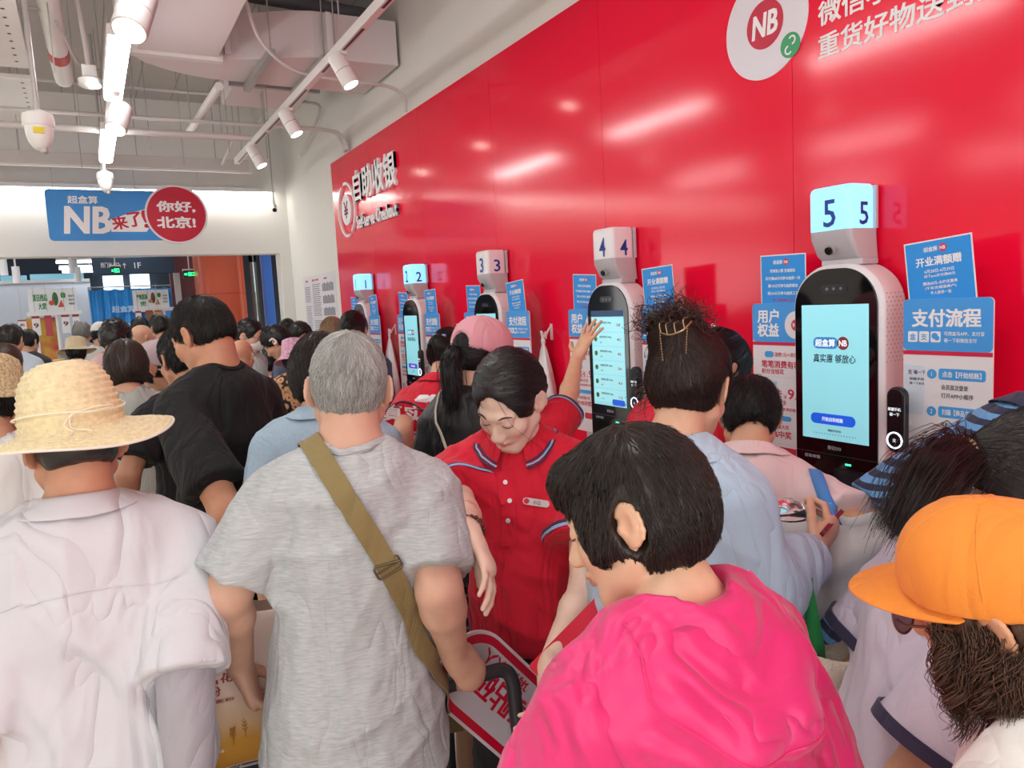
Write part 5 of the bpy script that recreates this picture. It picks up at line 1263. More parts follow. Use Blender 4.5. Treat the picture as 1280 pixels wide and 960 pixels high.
# ================================================================== the shoppers nearest the camera
WHITEC = cloth('shirt_white', '#d8d7dd', .75, bump=.08, fold=.55, fscale=5.)
TEE_G = cloth('tee_heather_grey', '#c6c9ca', .9, var=1., vscale=130, col2='#abb0b2', stretch=(.35, .35, 3.2))
OLIVE = cloth('strap_olive', '#8f7d50', .8, bump=.3, bscale=500)
STRAW = mat('straw', '#f0e0b4', .7, var=.12, vscale=90, bump=.35, bscale=300)
BLACKC = cloth('tee_black', '#0f1013', .85, sheen=0.03, fold=.5); PINKJ = cloth('jacket_hot_pink', '#ee2f7c', .45, bump=.06, sheen=.2, fold=.7, fscale=6.5, fstretch=(1.3, 1.3, .8))
REDC = cloth('polo_red', '#e00f33', .8, fold=.5); LBLUE = cloth('shirt_light_blue', '#b6cbe0', .75, fold=.5, fscale=5.5); PPINK = cloth('polo_pale_pink', '#f0d3d3', .85); LAV = cloth('tee_lavender', '#dfd3e2', .85)
ORANGE = cloth('cap_orange', '#f79433', .8); NAVYTRIM = cloth('trim_navy', '#3a3350', .8)
# ---- grey-haired man in the middle
f = Fig('elderly man with grey hair in a grey t-shirt gripping a trolley handle', (437, 487), 1.5, 17, lean=2, side=3, head=(10, -3, 0), girth=.98, shoulders=.88, skin_col='#d6a890', hs=.92)
f.arm(-1, f.pxl(300, 832, 1.58), elbow=f.pxl(284, 742, 1.43), hand=dict(f=(.25, .1, -1), n=(1, .1, .1), curl=(30, 35, 25), thumb=(.75, .5, .4)))
f.arm(1, f.pxl(567, 814, 1.525), elbow=f.pxl(549, 738, 1.43), hand=dict(f=f.pxl(594, 850, 1.56)-f.pxl(567, 814, 1.525), n=f.pxl(580, 872, 1.72)-f.pxl(583, 845, 1.55), curl=(42, 60, 40), thumb=(.6, .1, .85), tcurl=25, spread=3))
f.body(fat=1.08)
f.top(TEE_G, ease=.022, sleeve=.84, hem=.80, flare=1.06, wr=(.0045, 24), seed=4, puff=.004, cut_neck=.066, folds=[(((-.10, -.14, 1.25), (-.08, -.15, 1.05), (-.10, -.15, .86)), .018, .010), (((.03, -.15, 1.2), (.02, -.15, .95)), .014, .007), (((.10, -.14, 1.2), (.12, -.14, 1.0), (.10, -.15, .85)), .018, .009), (((-.15, -.08, 1.28), (-.10, -.13, 1.2)), .014, -.006), (((.15, -.08, 1.28), (.1, -.13, 1.18)), .014, -.006)])
f.hair('#aeaca8', vol=-.005, nape=-.082, front=.05, strands_n=8000, flow=whorl((.005, -.062, .118)), m=6, step=.008, lift=.003, jit=.2, r0=.0006, grey=.3)
f.collar_ring(TEE_G); f.bottom(DARKT)
GREYMAN = f
# ---- man in the straw hat
f = Fig('man in a wide straw sun hat and white short-sleeved shirt seen from behind', (93, 556), 1.42, 4, lean=3, head=(8, 14, 0), girth=1.08, shoulders=.98, skin_col='#d29a7c', hs=.98)
f.arm(-1); f.arm(1, f.pxl(238, 990, 1.35), elbow=f.pxl(232, 850, 1.36))
f.body(fat=1.05)
f.top(WHITEC, ease=.026, sleeve=.97, hem=.72, flare=1.12, wr=(.004, 19), seed=11, puff=.006, cut_neck=.068, folds=[(((-.12, -.14, 1.33), (.02, -.16, 1.2), (.10, -.15, 1.02)), .016, .009), (((-.04, -.15, 1.30), (.08, -.15, 1.1), (.13, -.14, .9)), .016, .009), (((.15, -.09, 1.33), (.11, -.12, 1.2), (.12, -.13, 1.1)), .013, -.008), (((-.14, -.12, 1.2), (-.02, -.16, 1.0), (.04, -.16, .8)), .02, .008)])
P = np.array([[-.16, -.14, 1.30], [-.08, -.15, 1.315], [0, -.15, 1.32], [.08, -.15, 1.315], [.16, -.12, 1.30]]); P = f.C.snap(np.array(arc([f.T(p) for p in P], 6)), .0008, 4); MB().tube(P*f.sc, .0016, 6).build('yoke_seam', WHITEC, f.topobj, True)
f.hair('#2a2624', vol=-.004, nape=-.05, hatcut=.03)
f.shirt_collar(WHITEC, open_=30)
prof = [(.012, .135)]
base = [(.0, .130), (.04, .127), (.068, .115), (.086, .088), (.096, .048), (.101, .005), (.104, -.004), (.125, -.012), (.155, -.020), (.180, -.030)]
acc = [0]
for a, b_ in zip(base[:-1], base[1:]): acc.append(acc[-1]+math.hypot(b_[0]-a[0], b_[1]-a[1]))
N_ = 84
for i in range(1, N_+1):
    t = acc[-1]*i/N_; r = np.interp(t, acc, [q[0] for q in base]); z = np.interp(t, acc, [q[1] for q in base]); k = (.0019, .0002, -.0014, .0003)[i % 4]; prof.append((r+k*(1 if z > 0 else .3), z+k*(.4 if z > .02 else 1)))
hat = brim_hat(f, prof, STRAW, 'straw_hat', (7, -5), .008, 72, z=.038)
b = MB(); Rt_ = rotm('X', 7) @ rotm('Y', -5); hp = lambda p: f.h(Rt_ @ np.array(p)*[1.02, 1.02, 1]+[0, -.012, .038])*f.sc
b.tube([hp((.106*.92*math.cos(a), .106*math.sin(a), .03+.006*math.sin(2*a))) for a in np.linspace(0, 2*math.pi, 40)], .0018, 6)
b.tube(arc([hp((-.01, -.107, .03)), hp((.03, -.112, .034)), hp((.06, -.098, .03)), hp((.02, -.113, .026)), hp((-.012, -.110, .028)), hp((-.02, -.114, .004)), hp((.005, -.122, -.006)), hp((.01, -.14, -.010))], 6), .0013, 6)
b.tube(arc([hp((-.012, -.107, .03)), hp((-.03, -.112, .01)), hp((-.02, -.12, -.004)), hp((-.03, -.14, -.010))], 6), .0013, 6)
b.build('hat_cord', mat('cord_pale', '#f8f0da', .7), hat, True)
b = MB().tube([hp((.1795*math.cos(a), .1795*math.sin(a), -.030+.008*(math.sin(2*a+.7)+.6*math.sin(3*a+2)))) for a in np.linspace(0, 2*math.pi, 73)], .0025, 6, cap=False); b.build('brim_edge', mat('straw_edge', '#f6efdf', .7), hat, True)
SLV = cloth('sun_sleeve_grey', '#aaa5ad', .7)
A = f.arms[1]; b = MB().tube([A['S']*f.sc*.35+A['E']*f.sc*.65, A['E']*f.sc, (A['E']*.7+A['W']*.3)*f.sc, A['W']*f.sc], [.053, .050, .049, .036], 24); b.build('sun_sleeve', SLV, f.root, True)
f.bottom(GREYT)
# ---- two men in black t-shirts
f = Fig('tall man in a black t-shirt with short black hair and a steel watch', (253, 420), 2.5, -36, lean=4, head=(20, 4, 0), girth=1.06, shoulders=.95, skin_col='#cf9576', hs=.96)
f.arm(-1, f.pxl(268, 722, 2.28), elbow=f.pxl(284, 640, 2.18), hand=dict(f=f.pxl(266, 780, 2.32)-f.pxl(268, 722, 2.28), n=(.9, .2, .1), curl=(30, 35, 20))); f.arm(1, f.T([.21, .08, .86]))
f.body(fat=1.12)
f.top(BLACKC, ease=.02, sleeve=.80, hem=.80, flare=1.08, wr=(.004, 20), seed=8, puff=.02, cut_neck=.067)
f.hair('#1f1b1a', vol=-.003, nape=-.052, front=.05, strands_n=5200, flow=whorl((.01, -.06, .118)), m=6, step=.008, lift=.005, jit=.25, r0=.0008)
f.collar_ring(BLACKC); f.bottom(NAVYT)
A = f.arms[-1]; wd = N3(A['W']-A['E']); wc = A['W']-wd*.004
t = band(f, -1, 1.95, mat('steel', '#b9bcc2', .25, metal=1.), .016, .0315, 'watch', f.root); out = N3(np.cross(wd, [0, 0, 1.])); out = out if (f.Rw @ out) @ (np.array([0, 0, EYE])-f.base) > 0 else -out
MB().tube([(wc+out*.024)*f.sc, (wc+out*.040)*f.sc], .021, 28).build('watch_case', mat('steel', '#b9bcc2'), t, True); MB().tube([(wc+out*.0401)*f.sc, (wc+out*.041)*f.sc], .0165, 28).build('watch_dial', mat('dial', '#e9e4da', .3), t, True)
f = Fig('man in a black t-shirt half hidden behind the tall man in black', (228, 450), 3.0, -22, lean=3, head=(14, 0, 0), girth=1.08, skin_col='#cc9274')
f.arm(-1, f.pxl(158, 640, 2.8), elbow=f.pxl(160, 595, 2.75)); f.arm(1)
f.body(); f.top(BLACKC, ease=.018, sleeve=.72, hem=.8, seed=15, puff=.015); f.hair('#141212', nape=-.06, strands_n=2500, flow=whorl((0, -.06, .118)), m=6, step=.008, lift=.006, jit=.25); f.collar_ring(BLACKC); f.bottom(DARKT)

# ---- staff girl in the red polo
f = Fig('young woman in a red staff polo with dark tied-back hair looking down', (637, 500), 1.77, 217, lean=5, head=(33, -22, -4), neck=16, girth=.86, shoulders=.97, skin_col='#f0cdb8', hs=.95)
f.arm(1, f.pxl(588, 664, 1.50), elbow=f.pxl(580, 640, 1.72), hand=dict(f=f.pxl(612, 712, 1.47)-f.pxl(588, 664, 1.50), n=(.9, .1, -.2), curl=(16, 22, 16), thumb=(.75, .5, .3), k=.92))
f.arm(-1, f.pxl(684, 835, 1.50), elbow=f.pxl(730, 735, 1.68), hand=dict(f=(.1, .2, -1), n=(.9, .3, 0), curl=(25, 30, 20), k=.85))
f.body(fat=.84)
f.top(REDC, ease=.02, sleeve=.62, hem=.90, flare=1.05, wr=(.004, 22), seed=21, puff=.016, cut_neck=.062, h=.0075, folds=[(((.10, .12, 1.15), (-.03, .15, 1.05), (-.12, .1, .98)), .014, .009), (((.11, .11, 1.05), (0, .14, .98), (-.1, .11, .94)), .013, .008), (((-.08, .12, 1.25), (-.06, .13, 1.1)), .012, .006)])
f.shirt_collar(REDC, open_=20, r=.056, h2=.040, spread=.026, stripe=[(NAVYTRIM, .06), (cloth('trim_sky', '#9fc0f0'), .24), (NAVYTRIM, .42)])
for sd in (1, -1):
    band(f, sd, .545, NAVYTRIM, .006, .0745, 'cuff_stripe', f.topobj, .002); band(f, sd, .578, cloth('trim_sky', '#9fc0f0'), .008, .0755, 'cuff_stripe', f.topobj, .002)
pl = [f.T((.012, .14, z)) for z in np.linspace(1.41, 1.22, 10)]; f.strap(pl, REDC, .034, 'placket', th=.0025, parent=f.topobj, off=.001)
for z in (1.385, 1.335, 1.28):
    p = f.C.snap(np.array([f.T((.012, .14, z))]), .005, 4); n_ = f.C.grad(p)[0]; MB().tube([p[0]*f.sc, (p[0]+n_*.003)*f.sc], .0055, 14).build('shirt_button', mat('button_pearl', '#f3eef0', .3), f.topobj, True)
p = f.C.snap(f.hit(670, 628)[None], .003, 3)[0]; n_ = f.C.grad(p[None])[0]; uu = N3(np.cross([0, 0, 1.], n_)); vv = np.cross(n_, uu); uu, vv = uu*.97+vv*(-.22), vv*.97+uu*.22
plate = [(p+uu*a+vv*b_) for a, b_ in rrect(-.033, -.0085, .033, .0085, .008)]; b = MB(); k = len(plate); b.v = [tuple(q*f.sc) for q in plate]+[tuple((q+n_*.003)*f.sc) for q in plate]; b.f = [tuple(range(k-1, -1, -1)), tuple(range(k, 2*k))]+[(i, (i+1) % k, (i+1) % k+k, i+k) for i in range(k)]
bo = b.build('name_badge', mat('badge_silver', '#d8d3d2', .3, metal=.5), f.topobj)
b = MB(); c = circ(-.024, 0, .0068, 16); b.v = [tuple((p+uu*a+vv*b_+n_*.0034)*f.sc) for a, b_ in c]; b.f = [tuple(range(16))]; b.build('badge_emblem', RED, bo)
g = text_geo('小江', .010, .02); x0 = min(v[0] for v in g[0]); b = MB().add([tuple((p+uu*(v[0]-x0-.008)+vv*(v[2]-.004)+n_*.0034)*f.sc) for v in g[0]], g[1]); b.build('badge_lettering', INK, bo)
b = MB(); A = f.arms[1]; wd = N3(A['W']-A['E']); a1 = N3(np.cross(wd, [0, 0, 1])); a2 = np.cross(wd, a1)
for q in range(18):
    c = A['W']-wd*.012+(a1*math.cos(q*.349)+a2*math.sin(q*.349))*.030*f.sc; b.lathe([(.0005, -.005), (.0045, -.0025), (.0052, 0), (.0045, .0025), (.0005, .005)], 10, tuple(c*f.sc))
b.build('bead_bracelet', mat('bead_brown', '#5a3423', .35), f.root, True)
def girlflow(L):
    d = np.stack([np.sign(L[:, 0]-.004)*(.75-.3*np.clip(-L[:, 1]*10, 0, 1)), -.75+0*L[:, 1], -.45-2.*np.clip(.08-L[:, 2], 0, .3)], 1); d[L[:, 1] < -.06] *= [-.3, .4, 1]; return d
f.hair('#262021', vol=.004, nape=-.062, side=-.02, front=.074, extra=(('e', (.0, .115, .045), (.036, .05, .050), .014, 's'), ('e', (.012, -.118, -.045), (.040, .036, .042), .012), ('e', (0, -.09, -.05), (.05, .04, .03), .02)), strands_n=5200, flow=girlflow, m=9, step=.011, lift=.002, jit=.12, r0=.0007)
b = MB()
for x0, pts in enumerate((((.02, .075, .085), (.030, .098, .05), (.026, .106, .0), (.034, .101, -.05), (.042, .088, -.085)), ((.03, .07, .083), (.046, .090, .04), (.05, .088, -.01), (.056, .075, -.06)), ((-.02, .078, .083), (-.035, .096, .04), (-.05, .084, -.01), (-.056, .07, -.05)), ((.035, .065, .08), (.060, .075, .03), (.066, .06, -.03), (.064, .05, -.075)))):
    for q in range(4 if x0 < 2 else 2):
        jx = np.random.randn(3)*.0022; b.tube([f.h(np.array(p)+jx*(1+.8*i))*f.sc for i, p in enumerate(arc(pts, 5))], .00035, 4)
b.build('loose_strands', hairmat('#262021'), f.hairobj, True)
lash(f, [(((sd*.016, .094, .0265), (sd*.032, .090, .0315), (sd*.048, .078, .026)), .0022) for sd in (1, -1)], '#3a2b28', 'eyebrow', f.root)
lash(f, [(((sd*.017, .092, .0), (sd*.030, .093, -.0045), (sd*.045, .083, -.001)), .0014) for sd in (1, -1)], '#2a1d1c', 'eyelashes', f.root)
f.bottom(cloth('trouser_charcoal', '#2e2b2f'))
GIRL = f
# ---- woman in the bright pink jacket
f = Fig('short-haired woman in a bright pink hooded jacket, head turned to the left', (792, 646), 1.0, -6, lean=9, head=(14, 36, 4), neck=14, girth=1.0, shoulders=.95, skin_col='#eabf9f', hs=.97)
f.arm(-1, f.pxl(640, 1250, .95), elbow=f.pxl(668, 1060, .93)); f.arm(1, f.pxl(1010, 1230, .95), elbow=f.pxl(1030, 1060, .92))
f.body(fat=.92)
hoodf = [(((-.15, -.10, 1.33), (-.05, -.15, 1.26), (.06, -.155, 1.25), (.15, -.10, 1.31)), .012, .020), (((-.12, -.11, 1.38), (-.02, -.145, 1.33), (.07, -.14, 1.33), (.12, -.10, 1.38)), .010, .014), (((-.10, -.06, 1.43), (-.06, -.11, 1.36), (0, -.135, 1.30)), .008, .010), (((.10, -.05, 1.43), (.08, -.10, 1.37), (.04, -.13, 1.31)), .008, .010), (((-.03, -.10, 1.42), (-.02, -.14, 1.35), (.01, -.15, 1.28)), .008, -.008), (((.05, -.10, 1.42), (.05, -.14, 1.34), (.03, -.15, 1.28)), .008, -.008), (((-.14, -.10, 1.30), (-.12, -.13, 1.15), (-.14, -.12, 1.0)), .012, .014), (((.15, -.10, 1.28), (.13, -.13, 1.12), (.12, -.13, 1.0)), .012, .014), (((-.02, -.15, 1.22), (.03, -.15, 1.05)), .011, .010), (((0.0, -.15, 1.25), (-.06, -.15, 1.12)), .010, -.008), (((.06, -.15, 1.24), (.09, -.145, 1.1), (.07, -.15, .95)), .010, .010), (((-.08, -.14, 1.24), (-.09, -.14, 1.1)), .009, .009), (((-.16, -.03, 1.36), (-.21, -.03, 1.28)), .010, .010), (((.16, -.03, 1.36), (.21, -.03, 1.26)), .010, .010), (((.17, -.07, 1.33), (.22, -.06, 1.22)), .010, -.009)]
def hoodx(C, s):
    T = s.T
    for a, b_, r in (((-.105, -.03, 1.435), (-.10, -.10, 1.37), .030), ((-.10, -.10, 1.37), (-.05, -.145, 1.315), .034), ((-.05, -.145, 1.315), (.04, -.150, 1.31), .036), ((.04, -.150, 1.31), (.10, -.11, 1.36), .034), ((.10, -.11, 1.36), (.105, -.03, 1.435), .030), ((-.105, -.03, 1.435), (-.085, .045, 1.405), .024), ((.105, -.03, 1.435), (.085, .045, 1.405), .024)): C.cone(T(a), T(b_), r, r, .03)
f.top(PINKJ, ease=.028, sleeve=1.93, hem=.74, flare=1.1, wr=(.005, 21), seed=33, puff=.018, cut_neck=.074, h=.0068, folds=hoodf, extra=hoodx, name='jacket', neck=.006)
def pinkflow(L):
    d = np.stack([L[:, 0]*3+.1, (L[:, 1]+.05)*4., -.35-3.2*np.clip(.10-L[:, 2], 0, .2)], 1); b_ = L[:, 1] < -.05; d[b_, 1] = -.3; d[b_, 2] -= .5; return d
f.hair('#2c231f', vol=.006, nape=-.092, side=-.045, front=.042, extra=(('e', (0, -.050, .035), (.080, .066, .074), .02), ('e', (.062, .045, -.005), (.018, .022, .045), .012), ('e', (-.062, .045, -.005), (.018, .022, .045), .012), ('e', (0, .06, .075), (.062, .045, .042), .02)), strands_n=7000, flow=pinkflow, m=8, step=.010, lift=.004, jit=.2, r0=.0007)
lash(f, [(((sd*.016, .094, .0265), (sd*.032, .090, .0315), (sd*.048, .078, .026)), .002) for sd in (1, -1)], '#5a4234', 'eyebrow', f.root)
lash(f, [(((sd*.017, .092, .0), (sd*.030, .093, -.003), (sd*.045, .083, .0)), .0013) for sd in (1, -1)], '#2a1d1c', 'eyelashes', f.root)
b = MB(); P = f.C.snap(np.array(arc([f.T(p) for p in ((-.115, -.045, 1.45), (-.12, -.11, 1.37), (-.06, -.175, 1.30), (.04, -.185, 1.295), (.12, -.125, 1.36), (.118, -.04, 1.45))], 8)), .0005, 5); b.tube(P*f.sc, .0022, 6); b.build('hood_seam', PINKJ, f.topobj, True)
f.bottom(DARKT)
# ---- woman in the orange cap
f = Fig('woman in a bright orange cap and sunglasses with curly brown hair', (1252, 752), .80, -10, lean=12, head=(2, 4, -12), girth=.95, shoulders=.92, skin_col='#dda583', hs=.96)
f.arm(-1); f.arm(1); f.body(fat=.9)
f.top(cloth('blouse_cream', '#e9e6e0'), ease=.02, sleeve=1.9, hem=.8, name='blouse', seed=41)
f.hair('#4a3122', vol=.004, nape=-.09, side=-.05, front=.03, hatcut=.022, extra=(('e', (-.070, .018, -.035), (.020, .030, .050), .015), ('e', (.070, .018, -.035), (.020, .030, .050), .015), ('e', (0, -.075, -.07), (.055, .04, .05), .02)), rough=.45)
rg = np.random.RandomState(4); n = 110; sd = np.where(rg.rand(n) < .72, -1., 1.); roots = np.stack([sd*(.074+.010*rg.rand(n)), .058-.085*rg.rand(n), .015-.03*rg.rand(n)], 1); kk = rg.rand(n) < .3; roots[kk] = np.stack([rg.randn(kk.sum())*.04, -.09-.012*rg.rand(kk.sum()), .0-.05*rg.rand(kk.sum())], 1)
dirs = np.stack([sd*.10+rg.randn(n)*.10, rg.randn(n)*.22-.10, -1+0*sd], 1); dirs[kk, 1] -= .15; curls(f, roots, dirs, .085, .0125, 1.25, '#54392a', f.hairobj, .0006, 28, rg=rg, lock=38, lockr=.0048)
n = 70; sd = np.where(rg.rand(n) < .6, -1., 1.); roots = np.stack([sd*(.066+.012*rg.rand(n)), -.03-.06*rg.rand(n), .012-.04*rg.rand(n)], 1); curls(f, roots, np.stack([sd*.12+rg.randn(n)*.08, -.15+rg.randn(n)*.12, -1+0*sd], 1), .085, .010, 1.1, '#54392a', f.hairobj, .0006, 24, name='back_curls', rg=rg, lock=34, lockr=.005)
cap(f, ORANGE, tilt=3, z0=.020, brimlen=.095, big=1.0, drop=.008, droop=.012)
GL = mat('sunglass_lens', '#7a4350', .08, spec=.8, trans=.6); 
for sd in (1, -1):
    c = np.array([sd*.036, .108, .0]); P = [c+np.array([.026*math.cos(q), -sd*.003*math.cos(q)*sd, .024*math.sin(q)]) for q in np.linspace(0, 2*math.pi, 30)]
    if sd == 1: gb = MB().tube([f.h(p)*f.sc for p in P], .0014, 6, cap=False).build('sunglasses', mat('frame_brown', '#6a3c30', .3), f.root, True)
    else: MB().tube([f.h(p)*f.sc for p in P], .0014, 6, cap=False).build('rim', mat('frame_brown', '#6a3c30', .3), gb, True)
    b = MB(); b.v = [tuple(f.h(p)*f.sc) for p in P[:-1]]; b.f = [tuple(range(29))]; b.build('lens', GL, gb)
    MB().tube([f.h(p)*f.sc for p in ((sd*.062, .106, .006), (sd*.078, .09, .008), (sd*.083, .0, .006), (sd*.08, -.02, -.012))], .0018, 6).build('temple', mat('frame_brown', '#6a3c30', .3), gb, True)
MB().tube([f.h(p)*f.sc for p in ((-.012, .109, .006), (0, .113, .009), (.012, .109, .006))], .0014, 6).build('bridge', mat('frame_brown', '#6a3c30', .3), gb, True)
f.bottom(KHAKI)
# ---- woman in the light blue shirt, hair up in a claw clip
f = Fig('woman in a light blue long-sleeved shirt, messy brown hair in a claw clip', (862, 486), 1.55, 78, lean=8, head=(18, 16, 0), girth=.90, shoulders=.80, skin_col='#e3b294', hs=.95)
f.arm(1, f.pxl(1016, 690, 1.56), elbow=f.pxl(945, 742, 1.43), hand=dict(f=f.pxl(1042, 655, 1.60)-f.pxl(1016, 690, 1.56), n=(-.3, .6, .4), curl=(35, 45, 30), thumb=(.8, .4, .5), k=.9))
f.arm(-1, f.T([-.04, .24, 1.10]), pole=(-.2, -.4, -.9)); f.body(fat=.95)
f.top(LBLUE, ease=.030, sleeve=1.9, hem=.78, flare=1.1, wr=(.0045, 22), seed=52, puff=.012, cut_neck=.070, folds=[(((.05, -.14, 1.34), (.08, -.15, 1.2), (.06, -.15, 1.0)), .015, .008), (((.14, -.07, 1.30), (.12, -.12, 1.15)), .013, -.008), (((-.05, -.15, 1.3), (-.04, -.155, 1.1)), .015, .007)], name='shirt')
f.shirt_collar(LBLUE, open_=35, r=.068, h1=.026, h2=.05, spread=.055, name='collar')
def upflow(L): d = np.array([.0, -.115, .07])-L; d[:, 2] += .03; d[:, 1] -= .05; return d
f.hair('#35231e', vol=.004, nape=-.078, side=-.03, front=.05, extra=(('e', (-.02, -.085, .085), (.058, .05, .055), .02), ('e', (-.03, -.05, .115), (.05, .05, .045), .02)), strands_n=5200, flow=upflow, m=8, step=.009, lift=.003, jit=.22, r0=.0007)
rg = np.random.RandomState(8); n = 380; q = rg.randn(n, 3); q /= np.linalg.norm(q, axis=1, keepdims=True); q[:, 2] = np.abs(q[:, 2])*.9; roots = np.array([-.028, -.075, .105])+q*[.045, .035, .035]; dirs = q*[1., .5, .7]+np.array([-.25, -.25, .1])+rg.randn(n, 3)*.5
curls(f, roots, dirs, .055, .011, 1.3, '#3b2620', f.hairobj, .0010, 22, rg=rg)
rg = np.random.RandomState(9); n = 46; roots = np.stack([-.07-.01*rg.rand(n), -.06+.08*rg.rand(n), -.02+.05*rg.rand(n)], 1); curls(f, roots, np.stack([-.4+.2*rg.randn(n), -.2+.2*rg.randn(n), -1+.3*rg.randn(n)], 1), .06, .008, 1.2, '#3b2620', f.hairobj, .0008, 20, name='loose_strands', rg=rg)
GOLD = mat('clip_gold', '#a58a68', .35, metal=.7); b = MB()
b.tube(arc([f.h(p)*f.sc for p in ((-.03, -.142, .075), (-.005, -.150, .068), (.02, -.148, .080), (.03, -.135, .105))], 6), .0018, 8)
for k, p in enumerate(((-.03, -.142, .075), (-.012, -.15, .07), (.006, -.151, .072), (.022, -.146, .083))):
    b.tube(arc([f.h(p)*f.sc, f.h((p[0]-.004, p[1]-.006, p[2]+.018))*f.sc, f.h((p[0]-.002, p[1]+.012, p[2]+.032))*f.sc], 4), .0013, 6); 
for p, L_ in (((-.03, -.142, .073), .062), ((.026, -.14, .09), .06)):
    for q in range(11):
        c = f.h((p[0]+.0025*q*(.5 if p[0] < 0 else .12), p[1]-.004+.001*q, p[2]-L_*q/11))*f.sc; b.lathe([(.0004, -.0024), (.0017, 0), (.0004, .0024)], 8, tuple(c))
b.build('claw_clip', GOLD, f.hairobj, True)
f.bottom(NAVYT); WBLUE = f
# ---- man in the pale pink polo at kiosk 5
f = Fig('man in a pale pink polo bending towards the screen of kiosk number 5', (936, 524), 2.03, 48, lean=20, head=(18, 8, 0), girth=.98, shoulders=.93, skin_col='#d9a483', hs=.98)
f.arm(1, f.pxl(1075, 700, 1.86), elbow=f.pxl(1078, 665, 1.70)); f.arm(-1, pole=(-.5, -.5, -.5), target=f.T([-.15, .22, 1.12])); f.body()
f.top(PPINK, ease=.022, sleeve=.80, hem=.82, flare=1.08, wr=(.0035, 22), seed=61, puff=.014, folds=[(((.02, -.14, 1.34), (.05, -.14, 1.2)), .014, .006), (((.14, -.08, 1.28), (.1, -.12, 1.15)), .012, -.007)])
f.shirt_collar(PPINK, open_=30, spread=.036)
f.hair('#211e1e', vol=.002, nape=-.058, front=.05, strands_n=4200, flow=whorl((0, -.06, .118)), m=6, step=.009, lift=.009, jit=.25, r0=.0008)
b = MB()
for sd in (1, -1): b.tube(arc([f.h(p)*f.sc for p in ((sd*.062, .06, -.035), (sd*.08, .0, .02), (sd*.083, -.025, .0), (sd*.078, -.022, -.03), (sd*.062, .05, -.06))], 5), .0013, 6)
b.build('mask_loop', WHITE2, f.root, True); f.bottom(GREYT); PINKMAN = f
# ---- ponytail woman in the lavender t-shirt
f = Fig('woman in a lavender t-shirt with dark sleeve trim and a long low ponytail', (1300, 604), 1.2, 128, lean=17, head=(10, 0, 0), neck=18, girth=1.06, shoulders=.98, skin_col='#d6a07d', hs=.98)
f.arm(1, f.pxl(1165, 1090, 1.12), elbow=f.pxl(1140, 985, 1.10)); f.arm(-1); f.body(fat=1.08)
f.top(LAV, ease=.024, sleeve=.80, hem=.76, flare=1.1, wr=(.004, 22), seed=71, puff=.022, cut_neck=.067, folds=[(((-.02, -.14, 1.3), (.06, -.14, 1.12), (.12, -.1, 1.0)), .015, .008), (((.1, -.12, 1.2), (.02, -.15, 1.02)), .015, .007)])
f.collar_ring(NAVYTRIM, th=.008)
band(f, 1, .75, NAVYTRIM, .022, .098, 'sleeve_trim', f.topobj, .004); band(f, -1, .75, NAVYTRIM, .022, .098, 'sleeve_trim', f.topobj, .004)
def backflow(L): d = np.array([0, -.135, -.01])-L; d[:, 1] -= .06; return d
f.hair('#28201f', vol=.003, nape=-.06, side=-.01, front=.06, extra=(('e', (0, -.10, .0), (.04, .045, .04), .03),), strands_n=4200, flow=backflow, m=8, step=.011, lift=.001, jit=.08, r0=.0007)
tie = f.h((0, -.142, -.004)); tl = [tie, f.pxl(1195, 572, 1.2), f.pxl(1168, 592, 1.17), f.pxl(1145, 622, 1.14), f.pxl(1128, 655, 1.12)]
Pt = Solid().chain(tl, [.022, .036, .038, .03, .010], .02); Pt.bump(wrinkle(5, .003, 110, (1, 1, .6))); V, Q = Pt.mesh(.005); quick_mesh('ponytail', V, Q, hairmat('#28201f'), f.hairobj, True, np.ones((len(V), 4)), f.sc)
rg = np.random.RandomState(12); n = 1500; path = np.array(arc(tl, 4)); off = rg.randn(n, 3)*.014; ps = []
for k in range(n):
    w_ = np.interp(np.linspace(0, 1, len(path)), [0, .25, .6, 1], [.6, 1.5, 1.7, .9+.8*rg.rand()]); ps.append(path+off[k]*w_[:, None]+rg.randn(3)*.004*np.linspace(0, 1.5, len(path))[:, None])
V, Q = strands(np.array(ps), .0007/1.); t = .55+.9*rg.rand(n, 1); c = np.ones((n, len(path)*3, 4), np.float32); c[:, :, :3] *= t[:, :, None]; quick_mesh('ponytail_strands', V, Q, hairmat('#28201f'), f.hairobj, True, c.reshape(-1, 4), f.sc)
dr = N3(np.array(tl[1])-tl[0]); MB().tube([(tie-dr*.004)*f.sc, (tie+dr*.010)*f.sc, (tie+dr*.022)*f.sc], [.027, .031, .027], 20).build('hair_tie', mat('tie_tan', '#c9b188', .6), f.hairobj, True)
a = np.linspace(0, 2*math.pi, 40); P = np.array([f.T((.067*math.sin(q), -.026+.067*math.cos(q), 1.475-.028*math.cos(q))) for q in a]); P = f.B.snap(P, .0015, 3); MB().tube(P*f.sc, .0012, 6).build('necklace', mat('steel', '#b9bcc2'), f.root, True)
f.bottom(DARKT)
